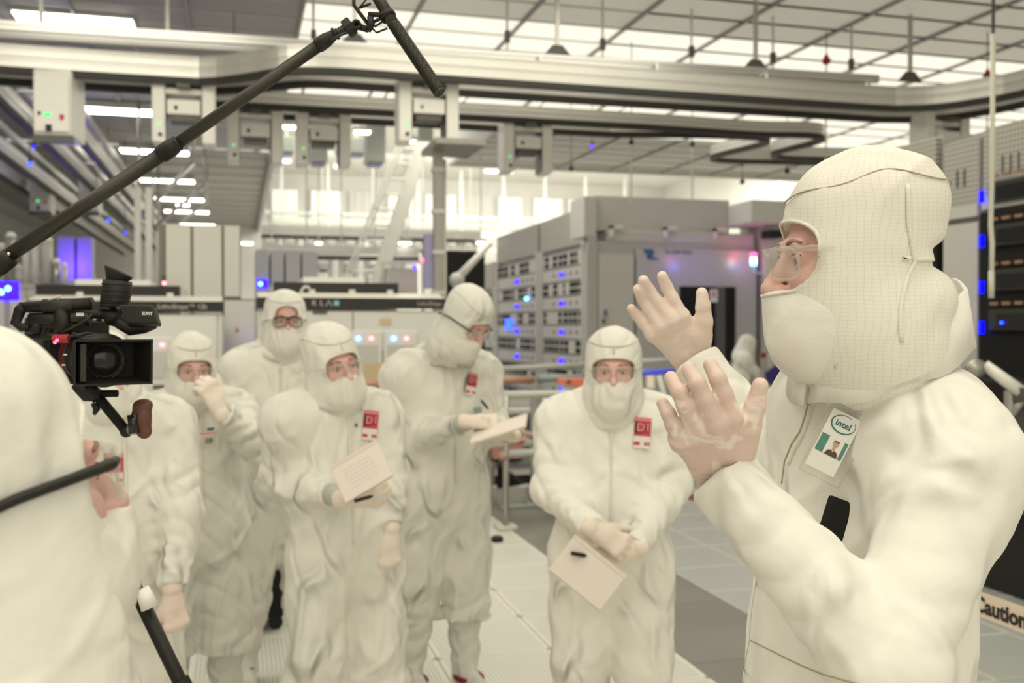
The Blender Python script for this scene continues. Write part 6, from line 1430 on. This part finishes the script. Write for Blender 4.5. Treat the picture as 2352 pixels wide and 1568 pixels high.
cord_px(PR, [(2062, 905), (2100, 880), (2140, 862), (2170, 850)], .0014, 'seam_pale', 'shoulder_seam')
# badge in a clear sleeve
def px_frame(c, xa, xb, ya, yb, d, nrm=None):
    """frame whose local x runs from photo place xa to xb and y from ya to yb at about depth d"""
    x = W(*xb, d) - W(*xa, d); y = W(*yb, d) - W(*ya, d); z = x.cross(y).normalized(); return frame(c, x.normalized(), z=z)
ctr = hit_px(PR, 1942, 978, .016); bd_ = (ctr - CAM).dot(_F)
xv = (W(2000, 897, bd_) - W(1950, 889, bd_) * 1.0).normalized(); yv = (W(1952, 885, bd_) - W(1860, 1064, bd_)).normalized()
p_top, p_bot = hit_px(PR, 1975, 900, .014), hit_px(PR, 1897, 1070, .014); yv = (p_top - p_bot).normalized()
yv = (W(1987, 890, 1.34) - W(1892, 1072, 1.31)).normalized(); zv = (-_F * .93 - _R * .36).normalized(); mt = frame(ctr, yv.cross(zv), z=zv)
ID = thing('badge_sleeve', 'clear badge sleeve with red line clipped to the chest of the presenter', 'badge'); ID.matrix_world = mt
hgt, wid = .165, .058
obj('sleeve', MB().box((0, 0, 0), (wid, hgt, .0018)), 'sleeve_clear', ID, bevel=.0006)
obj('sleeve_rim', MB().tube([(-wid / 2, -hgt / 2, .001), (wid / 2, -hgt / 2, .001), (wid / 2, hgt / 2, .001), (-wid / 2, hgt / 2, .001)], .0012, 6, closed=True), 'clear_frame', ID, True)
cd_ = obj('id_card', MB().box((-.004, -.028, .0016), (.042, .088, .0010)), 'card_white', ID)
obj('red_line', MB().box((0, .038, .0022), (wid * .98, .0045, .0016)), 'badge_pinkred', ID)
obj('clip_bar', MB().box((.004, hgt / 2 - .006, .003), (.012, .022, .003)).box((.006, hgt / 2 + .018, .004), (.008, .04, .002)), 'card_white', ID)
for dx in (-.014, .015): obj('punched_hole', MB().lathe([(.0035, .0), (.0055, .0), (.0055, .0012), (.0035, .0012), (.0035, 0)], (dx, hgt / 2 - .018, .0018), 16), 'clear_frame', ID, True)
ln_ = MB()
for k in range(5): ln_.box((-.012, .056 - k * .0045 - (.014 if k > 2 else 0), .0022), (.018, .0009, .0004)); ln_.box((.011, .056 - k * .0045 - (.014 if k > 2 else 0), .0022), (.018, .0009, .0004))
stuff(obj('fine_print', ln_, 'ink_grey', ID))
text('lettering', 'intel', .0125, 'teal', cd_, Matrix.Translation((-.003, .000, .0024)), depth=.0002, bold=.00025)
el = []
for k in range(40):
    t = math.radians(-60 + 330 * k / 39); el.append((-.003 + .0165 * math.cos(t + 2.2), .0005 + .0125 * math.sin(t + 2.2), .0024))
obj('logo_ring', MB().tube(el, [.0003 + .0008 * (math.sin(math.pi * k / 39) ** 2) for k in range(40)], 6), 'teal', cd_, True)
ph_ = obj('photo', MB().box((-.004, -.034, .0024), (.038, .026, .0003)), 'card_white', cd_)
obj('photo_ground', MB().box((-.0175, -.034, .0027), (.011, .026, .0002)).box((.0125, -.034, .0027), (.005, .026, .0002)), 'photo_teal', ph_)
obj('photo_head', MB().lathe([(.0042, 0), (.0042, .0003)], (.000, -.029, .0027), 16).box((.0, -.0355, .0028), (.0035, .006, .0003)), 'photo_skin', ph_)
obj('photo_hair', MB().box((.0, -.0252, .0031), (.0075, .0022, .0002)), 'hair_print', ph_)
obj('photo_shirt', MB().prism([(-.009, -.047), (.009, -.047), (.007, -.040), (.002, -.038), (0, -.041), (-.002, -.038), (-.007, -.040)], 2, .0027, .0030), 'photo_shirt', ph_)
sp = [hit_px(PR, *q, .006) for q in ((2006, 868), (2012, 846), (2050, 832), (2085, 818))]
obj('strap', MB().tube([ID.matrix_world.inverted() @ v for v in [Vector(mt @ Vector((.006, hgt / 2 + .03, .004)))] + sp], .0035, 6), 'suit', ID, True)
# black phone in the crook of the arm
q0 = hit_px(PR, 1915, 1190, .0); dph = (q0 - CAM).dot(_F) - .02
ph_t = thing('phone', 'black phone or slim notebook tucked in the crook of the presenter arm', 'phone')
ya = (W(1922, 1160, dph) - W(1875, 1252, dph - .01)).normalized(); ph_t.matrix_world = frame(W(1928, 1275, dph), _R * .9 - UP * .35 + _F * .15, y=ya)
obj('shell', MB().box((0, 0, 0), (.082, .150, .010)), 'black_matte', ph_t, bevel=.0045)
# ------------------------------------------------------------------ notebooks and pens
def notebook(label, c, xdir_, ydir_, w, h, lines=False, m='paper'):
    t = thing('notebook', label, 'notebook'); t.matrix_world = frame(c, xdir_, y=ydir_)
    obj('pages', MB().box((0, 0, 0), (w, h, .006)), m, t, bevel=.001); obj('cover', MB().box((0, 0, -.0045), (w + .004, h + .004, .003)), 'paper_edge', t)
    obj('binding', MB().box((0, h / 2 - .006, .0035), (w, .010, .002)), 'paper_edge', t)
    if lines:
        b = MB(); r = random.Random(4)
        for k in range(6):
            x = -w * .3; y = h * .22 - k * .013
            while x < w * .25: l_ = r.uniform(.004, .014); b.box((x + l_ / 2, y + r.uniform(-.001, .001), .0033), (l_, .0011, .0004), R=Matrix.Rotation(r.uniform(-.3, .3), 3, 'Z')); x += l_ + .004
        stuff(obj('handwriting', b, 'ink_grey', t))
    return t
notebook('pale notebook held by the woman with folded hands', W(1350, 1315, 3.12), dirv(.72, -.58, 0), dirv(.62, .70, .10), .205, .135)
notebook('notebook with faint handwriting held by the listener with the tilted head', W(829, 1082, 3.20), dirv(.84, .50, -.05), dirv(-.66, .62, .38), .175, .135, True)
notebook('notebook written in by the tall person looking down', W(1146, 984, 4.06), dirv(.92, .30, -.15), dirv(.12, .30, .95), .235, .14)
def pen(label, a, b, r=.0052, cap=True):
    a, b = Vector(a), Vector(b); t = thing('pen', label, 'pen', a); d = b - a
    obj('barrel', MB().tube([(0, 0, 0), tuple(d * .82)], [r, r * .95], 10), 'black', t, True); obj('tip', MB().tube([tuple(d * .82), tuple(d)], [r * .9, r * .3], 10), 'black_gloss', t, True)
    obj('clip', MB().tube([tuple(d * .03 + Vector((0, -r * 1.3, 0))), tuple(d * .3 + Vector((0, -r * 1.3, 0)))], r * .25, 6), 'black_gloss', t)
pen('black pen in the writing hand of the tall person', W(1106, 920, 4.02), W(1122, 940, 4.05)); pen('black pen across the glove of the listener with the tilted head', W(815, 1150, 3.17), W(858, 1138, 3.16), .0062)
pen('black pen poking out beside the folded gloves of the woman', W(1313, 1270, 3.10), W(1348, 1276, 3.12), .0065)
# card badge and clips
P, n = on_suit(P1, .055, 1.250, .045)
ib = obj('card_badge', MB().box((0, 0, 0), (.058, .088, .002)), 'badge_white', P1.root, mtx=frame(Vector(P) + Vector(n) * .022, (1, 0, .05), z=n)); obj('photo', MB().box((0, .004, .0015), (.026, .034, .001)), 'photo_teal', ib); obj('photo_face', MB().box((-.004, .006, .0025), (.010, .022, .0008)), 'photo_skin', ib); obj('red_line', MB().box((-.006, .055, .001), (.062, .006, .002)), 'badge_pinkred', ib); obj('black_clip', MB().box((.0, .082, .001), (.026, .012, .004)), 'black', ib)
P, n = on_suit(P4, .105, 1.30); obj('green_card', MB().box((0, 0, 0), (.036, .028, .003)), 'teal_bar', P4.root, mtx=frame(Vector(P) + Vector(n) * .008, (1, 0, .1), z=n))
P, n = on_suit(P4, .105, 1.53); obj('black_clip', MB().box((0, 0, 0), (.030, .014, .004)), 'black', P4.root, mtx=frame(Vector(P) + Vector(n) * .008, (1, 0, -.2), z=n))
for p_, x_ in ((P3, .0), (P2, .0), (P5, .0)): 
    P, n = on_suit(p_, x_, p_.zs - .045); obj('throat_snap', MB().sphere(tuple(Vector(P) + Vector(n) * .003), .006, 8), 'cab_dark', p_.root, True)
# laces and red soles
def shoe_marks(p, k, m='shoe_red'):
    fx, fy = k; obj('lace', MB().tube([(fx - .03, fy - .05, .095), (fx + .03, fy - .075, .092), (fx - .025, fy - .10, .085), (fx + .02, fy - .12, .075)], .006, 6).tube([(fx - .05, fy - .02, .07), (fx - .055, fy - .03, .03)], .008, 6), m, p.root, True)
shoe_marks(P2, (-.16, -.06)); 
for k in ((.12, -.04), (-.12, .04)): obj('red_strap', MB().tube([(k[0] + .058 * math.cos(t), k[1] + .02 + .07 * math.sin(t) - .02, .075) for t in np.linspace(0, 6.28, 18)[:-1]], .013, 6, closed=True), 'shoe_red', P4.root, True)
# ------------------------------------------------------------------ boom pole with microphone
D = 1.9
def B_(x, y, d=D): return W(x, y, d)
bp = thing('boom_pole', 'black telescopic boom pole slanting across the upper left', 'boom pole', B_(385, 345)); r0 = bp.location
def bl_(x, y, d=D): return B_(x, y, d) - r0
obj('outer_tube', MB().tube([bl_(-520, 975), bl_(10, 605)], .0165, 24), 'boom', bp, True); obj('lower_lock', MB().lathe([(.016, 0), (.0195, .004), (.0205, .03), (.019, .05), (.0165, .056)], tuple(bl_(-28, 626)), 28, (bl_(740, 95) - bl_(10, 605)).to_track_quat('Z', 'Y').to_matrix()), 'black', bp, True)
obj('lock_screw', MB().sphere(bl_(20, 583, 1.885), .004, 8), 'silver', bp, True)
obj('middle_tube', MB().tube([bl_(18, 588), bl_(375, 352)], .0137, 24), 'boom', bp, True)
lk = obj('upper_lock', MB().lathe([(.0137, 0), (.0165, .003), (.0172, .026), (.0168, .034), (.0150, .037), (.0155, .040), (.0155, .043), (.0125, .046)], tuple(bl_(366, 358)), 28, (bl_(740, 95) - bl_(10, 605)).to_track_quat('Z', 'Y').to_matrix()), 'black', bp, True)
rg = MB(); ax_ = (bl_(740, 95) - bl_(10, 605)).normalized(); qm = ax_.to_track_quat('Z', 'Y').to_matrix()
for k in range(8): rg.lathe([(.0168, 0), (.0178, .0008), (.0168, .0016)], tuple(bl_(366, 358) + ax_ * (.006 + .0027 * k)), 28, qm)
stuff(obj('lock_ridges', rg, 'black', lk, True))
obj('inner_tube', MB().tube([bl_(378, 350), bl_(742, 98)], .0118, 24), 'boom', bp, True)
obj('tip_ferrule', MB().lathe([(.0118, 0), (.0142, .002), (.0140, .022), (.0105, .036), (.0105, .040), (.0128, .041), (.0128, .045), (.008, .046)], tuple(bl_(728, 107)), 28, qm), 'black', bp, True)
obj('tip_screw', MB().tube([bl_(756, 84), bl_(776, 72)], [.0085, .0075], 14), 'black', bp, True)
obj('cable', MB().tube([bl_(758, 92, 1.885), bl_(775, 84, 1.88), bl_(792, 76, 1.885), bl_(800, 74, 1.89)], .0022, 8), 'charcoal', bp, True)
mc = thing('microphone', 'long black slotted shotgun microphone pointing down to the right', 'microphone', B_(893, 40)); r0 = mc.location
ma, mb_ = bl_(836, -60, 1.93), bl_(893, 40, 1.90); me_ = bl_(1010, 213, 1.86); mdir = (me_ - mb_).normalized(); qm2 = mdir.to_track_quat('Z', 'Y').to_matrix(); L_ = (me_ - mb_).length
obj('body_tube', MB().tube([tuple(ma - r0 + r0), tuple(mb_ + mdir * .02)], .0118, 24), 'boom', mc, True)
pr_ = []; 
s0_ = .018; nr = 46
for k in range(nr):
    z = s0_ + (L_ - s0_ - .004) * k / nr; dz = (L_ - s0_ - .004) / nr; pr_ += [(.0118, z), (.0118, z + dz * .55), (.0104, z + dz * .6), (.0104, z + dz * .95)]
obj('slotted_tube', MB().lathe(pr_ + [(.0118, L_ - .003), (.0118, L_), (.0108, L_ + .001), (.0, L_ - .002)], tuple(mb_), 28, qm2), 'boom', mc, False)
obj('spine', MB().tube([tuple(mb_ + mdir * .018 + _F * -.0 + (_R * .82 + UP * .5) * .0095), tuple(mb_ + mdir * L_ + (_R * .82 + UP * .5) * .0095)], .0042, 10), 'boom', mc, True)
mm = thing('shock_mount', 'black plastic shock mount joining microphone and pole', 'mount', B_(845, 50)); r0 = mm.location
obj('mount_ring', MB().lathe([(.0122, -.006), (.0155, -.006), (.0160, 0), (.0155, .006), (.0122, .006), (.0122, -.006)], tuple(bl_(890, 36, 1.90)), 28, qm2), 'black', mm, True)
for nm, pts, r_ in (('clamp_arm', [(846, 33), (884, 34)], .0052), ('rear_arm', [(813, -14), (813, 12), (822, 24), (846, 56)], .0038), ('upper_strut', [(826, 18), (852, 8)], .0028), ('upper_strut', [(824, 20), (842, -2)], .0018), ('lower_strut', [(856, 66), (865, 75), (890, 65)], .0022), ('inner_strut', [(858, 50), (876, 42)], .0035), ('inner_strut', [(860, 62), (884, 46)], .0022)):
    obj(nm, MB().tube([bl_(x, y, 1.895) for x, y in pts], r_, 8), 'black', mm, True)
obj('saddle', MB().tube([bl_(850, 38, 1.895), bl_(853, 55, 1.895), bl_(846, 72, 1.895)], [.0060, .0070, .0052], 10), 'black', mm, True)
obj('swivel_ring', MB().lathe([(.0048, -.005), (.0095, -.005), (.0095, .005), (.0048, .005), (.0048, -.005)], tuple(bl_(819, 57, 1.895)), 24, (-_F).to_track_quat('Z', 'Y').to_matrix()), 'black', mm, True)
obj('swivel_link', MB().tube([bl_(826, 62), bl_(846, 68)], .0062, 10), 'black', mm, True)
obj('thumb_wheel', MB().lathe([(.010, -.009), (.0178, -.008), (.0182, 0), (.0178, .008), (.010, .009)], tuple(bl_(802, 63)), 10, ax_.to_track_quat('Z', 'Y').to_matrix()), 'black', mm)
obj('connector_block', MB().tube([bl_(775, 76), bl_(795, 66)], [.0085, .0105], 8), 'charcoal', mm)
# ------------------------------------------------------------------ video camera on its tripod
VD = 1.95
vc = thing('video_camera', 'black video camera with viewfinder, monitor and matte box at the left', 'video camera', W(160, 800, VD)); r0 = vc.location
def v_(x, y, d=VD): return W(x, y, d) - r0
fwd = (_R * .62 - _F * .78 - UP * .05).normalized(); side = fwd.cross(UP).normalized(); upv = side.cross(fwd).normalized()
cam_q = Matrix((side, fwd, upv)).transposed()     # local x side, y forward (lens), z up
def cbox(name, c, size, m='black', bev=.003, par=None): return obj(name, MB().box((0, 0, 0), size), m, par or vc, bevel=bev, mtx=Matrix.Translation(c) @ cam_q.to_4x4()) if par is None else obj(name, MB().box(c, size, R=cam_q), m, par)
fq = fwd.to_track_quat('Z', 'Y').to_matrix()
lc = v_(262, 832, 1.86)                            # centre of the matte box opening
cbox('camera_body', lc - fwd * .33 + upv * .005, (.12, .20, .13))
cbox('side_grip_plate', lc - fwd * .30 + side * .062 + upv * .0, (.012, .12, .09), 'charcoal')
obj('lens_barrel', MB().lathe([(.040, -.245), (.044, -.235), (.044, -.215), (.040, -.212), (.040, -.18), (.046, -.178), (.046, -.15), (.043, -.148), (.043, -.12), (.048, -.118), (.048, -.092), (.044, -.09), (.044, -.06), (.040, -.058)], tuple(lc), 32, fq), 'black', vc)
obj('focus_ring', MB().lathe([(.0485, -.172), (.0495, -.170), (.0495, -.156), (.0485, -.154)], tuple(lc), 40, fq), 'charcoal', vc)
obj('red_ring', MB().lathe([(.0455, -.205), (.0460, -.204), (.0460, -.202), (.0455, -.201)], tuple(lc), 40, fq), 'red_anod', vc)
mb2 = MB(); w2, h2, dpt, th_ = .072, .043, .055, .004
def mv(x, y, z): return lc + side * x + upv * y + fwd * z
for a0, a1 in (((-w2, -h2), (w2, -h2)), ((w2, -h2), (w2, h2)), ((w2, h2), (-w2, h2)), ((-w2, h2), (-w2, -h2))):
    o_ = [(a0[0], a0[1]), (a1[0], a1[1])]; i_ = [(a0[0] * (1 - th_ / w2), a0[1] * (1 - th_ / h2)), (a1[0] * (1 - th_ / w2), a1[1] * (1 - th_ / h2))]
    f0 = [mv(*o_[0], 0), mv(*o_[1], 0), mv(*i_[1], 0), mv(*i_[0], 0)]; b0 = [mv(o_[0][0] * .80, o_[0][1] * .84, -dpt), mv(o_[1][0] * .80, o_[1][1] * .84, -dpt), mv(i_[1][0] * .78, i_[1][1] * .82, -dpt), mv(i_[0][0] * .78, i_[0][1] * .82, -dpt)]
    mb2.add(f0 + b0, [(0, 1, 2, 3), (7, 6, 5, 4), (0, 4, 5, 1), (1, 5, 6, 2), (2, 6, 7, 3), (3, 7, 4, 0)])
mbx = obj('matte_box', mb2, 'black', vc)
obj('matte_back', MB().add([mv(-w2 * .8, -h2 * .84, -dpt), mv(w2 * .8, -h2 * .84, -dpt), mv(w2 * .8, h2 * .84, -dpt), mv(-w2 * .8, h2 * .84, -dpt)] + [mv(-w2 * .8, -h2 * .84, -dpt - .006), mv(w2 * .8, -h2 * .84, -dpt - .006), mv(w2 * .8, h2 * .84, -dpt - .006), mv(-w2 * .8, h2 * .84, -dpt - .006)], [(0, 1, 2, 3), (7, 6, 5, 4), (0, 4, 5, 1), (1, 5, 6, 2), (2, 6, 7, 3), (3, 7, 4, 0)]), 'black_matte', mbx)
obj('inner_strip', MB().box(mv(w2 * .74, 0, -.02), (.010, .03, h2 * 1.6), R=cam_q), 'charcoal', mbx)
obj('front_glass', MB().lathe([(.030, 0), (.024, .005), (.012, .008), (.0, .009)], tuple(mv(0, 0, -dpt + .001)), 28, fq), 'black_gloss', mbx, True)
for r_ in (.034, .030, .026): obj('lens_ring', MB().lathe([(r_, 0), (r_ + .0012, .003), (r_ + .0025, 0)], tuple(mv(0, 0, -dpt + .001)), 32, fq), 'charcoal', mbx, True)
obj('matte_flange', MB().lathe([(.040, -.075), (.050, -.07), (.052, -.058), (.040, -.055)], tuple(lc), 32, fq), 'black', vc, True)
hd = obj('top_handle', MB().tube([v_(50, 706), v_(120, 702), v_(212, 697)], [.0105, .0125, .0125], 14), 'black', vc, True)
obj('handle_grip', MB().tube([v_(100, 702, 1.945), v_(170, 700, 1.945)], .0135, 14), 'charcoal', hd, True)
obj('handle_rear', MB().tube([v_(56, 704), v_(46, 712), v_(36, 742), v_(50, 752), v_(70, 748)], [.012, .011, .010, .009, .009], 12), 'black', vc, True)
obj('handle_base', MB().tube([v_(70, 734), v_(150, 732)], .014, 10), 'black', vc, True)
obj('handle_column', MB().tube([v_(144, 706), v_(146, 778)], .018, 12), 'black', vc, True); obj('front_column', MB().tube([v_(88, 735), v_(82, 765)], .012, 10), 'black', vc, True)
obj('loop_bracket', MB().tube([v_(104, 752), v_(98, 768)], .005, 8).tube([v_(98, 748), v_(130, 748)], .006, 8), 'black', vc)
obj('top_plate', MB().tube([v_(60, 774), v_(174, 771)], .0065, 8), 'black', vc, True)
obj('side_rail', MB().tube([v_(160, 718), v_(255, 722)], .0105, 10), 'black', vc, True); obj('rail_box', MB().tube([v_(168, 728), v_(208, 728)], .013, 8), 'charcoal', vc)
for x_, y_ in ((163, 742), (198, 745), (228, 738), (255, 738)): obj('rail_knob', MB().tube([v_(x_, y_ - 14), v_(x_, y_)], [.006, .0052], 10), 'black', vc, True)
obj('hook_clamp', MB().tube([v_(205, 738), v_(206, 748), v_(194, 748)], .0032, 6), 'black', vc)
obj('signal_cable', MB().tube([v_(212, 722, 1.93), v_(196, 736, 1.93), v_(168, 752, 1.93), v_(140, 764, 1.93)], .0026, 8), 'charcoal', vc, True)
obj('pale_strap', MB().tube([v_(108, 694, 1.94), v_(122, 684, 1.94), v_(138, 680, 1.94), v_(132, 690, 1.94)], .0035, 8), 'hose', vc, True)
obj('silver_badge', MB().box(v_(184, 722, 1.925), (.014, .003, .006)), 'silver', vc)
vf = obj('viewfinder', MB().tube([v_(262, 708), v_(264, 690), v_(268, 668), v_(270, 644)], [.0265, .0275, .0280, .0275], 24), 'black', vc, True)
rb = MB()
for y_ in (652, 664, 676, 688, 700): rb.tube([v_(269.5 - (y_ - 644) * .09, y_), v_(269.4 - (y_ - 644) * .09, y_ + 2)], .0288, 24)
obj('rubber_rings', rb, 'charcoal', vf)
e0, e1, e2, e3 = v_(243, 608, 1.93), v_(304, 638, 1.93), v_(298, 650, 1.95), v_(243, 648, 1.95); ec = MB()
rim_ = []; low_ = []
for k in range(20):
    t = 2 * math.pi * k / 20; c_x = math.cos(t); rim_.append(v_(273 + 31 * c_x, 624 + 15 * c_x, VD) + _F * (.026 * math.sin(t))); low_.append(v_(270 + 24 * c_x, 645, VD) + _F * (.022 * math.sin(t)))
ec.add(rim_ + low_, [(k, (k + 1) % 20, 20 + (k + 1) % 20, 20 + k) for k in range(20)] + [tuple(range(20))]); obj('eyecup', ec, 'black_matte', vf, True)
mn = MB(); c4 = [v_(270, 698, 1.90), v_(351, 699, 1.88), v_(364, 743, 1.88), v_(290, 744, 1.90)]; bk4 = [v + _F * .022 - UP * .006 for v in c4]
mn.add(c4 + bk4, [(0, 1, 2, 3), (7, 6, 5, 4), (0, 4, 5, 1), (1, 5, 6, 2), (2, 6, 7, 3), (3, 7, 4, 0)]); mo = obj('monitor', mn, 'charcoal', vc, bevel=.003)
obj('monitor_belly', MB().tube([v_(272, 740, 1.92), v_(300, 757, 1.92), v_(332, 754, 1.92), v_(356, 748, 1.91)], [.012, .012, .010, .006], 8), 'black', vc, True)
obj('monitor_arm', MB().tube([v_(252, 716), v_(262, 728), v_(276, 735)], [.018, .020, .016], 10), 'black', vc, True); obj('arm_bolt', MB().sphere(v_(272, 709, 1.885), .005, 8), 'black_gloss', vc, True)
mtt = frame(v_(338, 720, 1.872), (c4[1] - c4[0]).normalized(), z=-_F); text('lettering', 'SONY', .0085, 'badge_white', mo, mtt, depth=.0003, bold=.0002)
rp_ = obj('record_plate', MB().tube([v_(122, 778, 1.925), v_(158, 777, 1.925)], .0085, 4), 'red_anod', vc); obj('plate_knob', MB().tube([v_(158, 772, 1.92), v_(175, 771, 1.92)], .003, 8), 'black', vc)
for x_, y_ in ((126, 786), (131, 781)): obj('record_lamp', MB().sphere(v_(x_, y_, 1.90), .0032, 10), 'led_red', rp_, True)
for x_, y_ in ((150, 814), (146, 838)): obj('mark', MB().box(v_(x_, y_, 1.86), (.006, .002, .003)), 'badge_white', vc)
obj('support_plate', MB().tube([v_(178, 880), v_(200, 905), v_(232, 908)], [.016, .016, .012], 8), 'black', vc, True)
obj('front_rod', MB().tube([v_(222, 904), v_(270, 903)], .0072, 12), 'black_matte', vc, True); obj('rod_clamp', MB().tube([v_(205, 895), v_(226, 912)], .015, 8), 'black', vc)
obj('lever_screw', MB().tube([v_(218, 925), v_(222, 940), v_(216, 952)], [.008, .007, .003], 8), 'black', vc, True)
obj('extension_arm', MB().tube([v_(226, 912), v_(290, 990)], .0098, 16), 'black_matte', vc, True)
obj('arm_elbow', MB().sphere(v_(290, 990), .0125, 12), 'black', vc, True)
obj('silver_rosette', MB().tube([v_(296, 987), v_(311, 984)], .0115, 20), 'silver', vc, True)
G_ = Field(); gp = [np.array(v_(x, y)) for x, y in ((330, 935), (324, 960), (331, 990))]
G_.cone(gp[0], gp[1], .0155, .0175, .012, flat=(tuple(_F), .8)); G_.cone(gp[1], gp[2], .0175, .0150, .012, flat=(tuple(_F), .8)); G_.cone(np.array(v_(318, 932)), np.array(v_(340, 928)), .010, .007, .010)
gl0 = np.array([list(p) for p in gp]); V, Q = G_.mesh(*[np.arange(gl0.min(0)[i] - .035, gl0.max(0)[i] + .035, .0016) for i in range(3)]); np_obj('wooden_grip', V, Q, 'wood', vc, relax=1)
obj('grip_insert', MB().tube([v_(304, 952, 1.935), v_(308, 995, 1.935)], .010, 10), 'black_gloss', vc, True)
tr = thing('tripod', 'black tripod under the video camera, one leg showing beside the fist', 'tripod', (W(262, 1250, 2.0).x, W(262, 1250, 2.0).y, 0)); hub = W(262, 1250, 2.0) - tr.location
obj('hub', MB().cyl(hub + Vector((0, 0, -.05)), hub + Vector((0, 0, .04)), .036, 20), 'black', tr, True); ct_ = W(105, 930, 2.05) - tr.location
obj('fluid_head', MB().tube([hub + Vector((0, 0, .04)), (W(140, 1120, 2.03) - tr.location), ct_], [.034, .04, .04], 16), 'black', tr, True)
d_ = (W(415, 1568, 2.0) - W(262, 1250, 2.0)).normalized(); L1 = hub.z / -d_.z
for k, dd in enumerate((d_, Vector((-.34, .25, -.9)).normalized(), Vector((-.30, -.2, -.93)).normalized())):
    e = hub + dd * (hub.z / -dd.z); lg = obj('leg', MB().tube([hub, hub.lerp(e, .5)], .0145, 10), 'black', tr, True); obj('lower_tube', MB().tube([hub.lerp(e, .45), e], .0105, 10), 'charcoal', tr, True)
    obj('leg_lock', MB().tube([hub.lerp(e, .22), hub.lerp(e, .28)], .020, 10), 'black', lg); obj('rubber_foot', MB().sphere(e + Vector((0, 0, .012)), .018, 8), 'black', lg, True)
wt = W(333, 1372, 1.98) - tr.location; obj('white_tag', MB().tube([wt + UP * .018 - _R * .006, wt - UP * .02 + _R * .010], [.014, .018], 10), 'oht', tr, True)
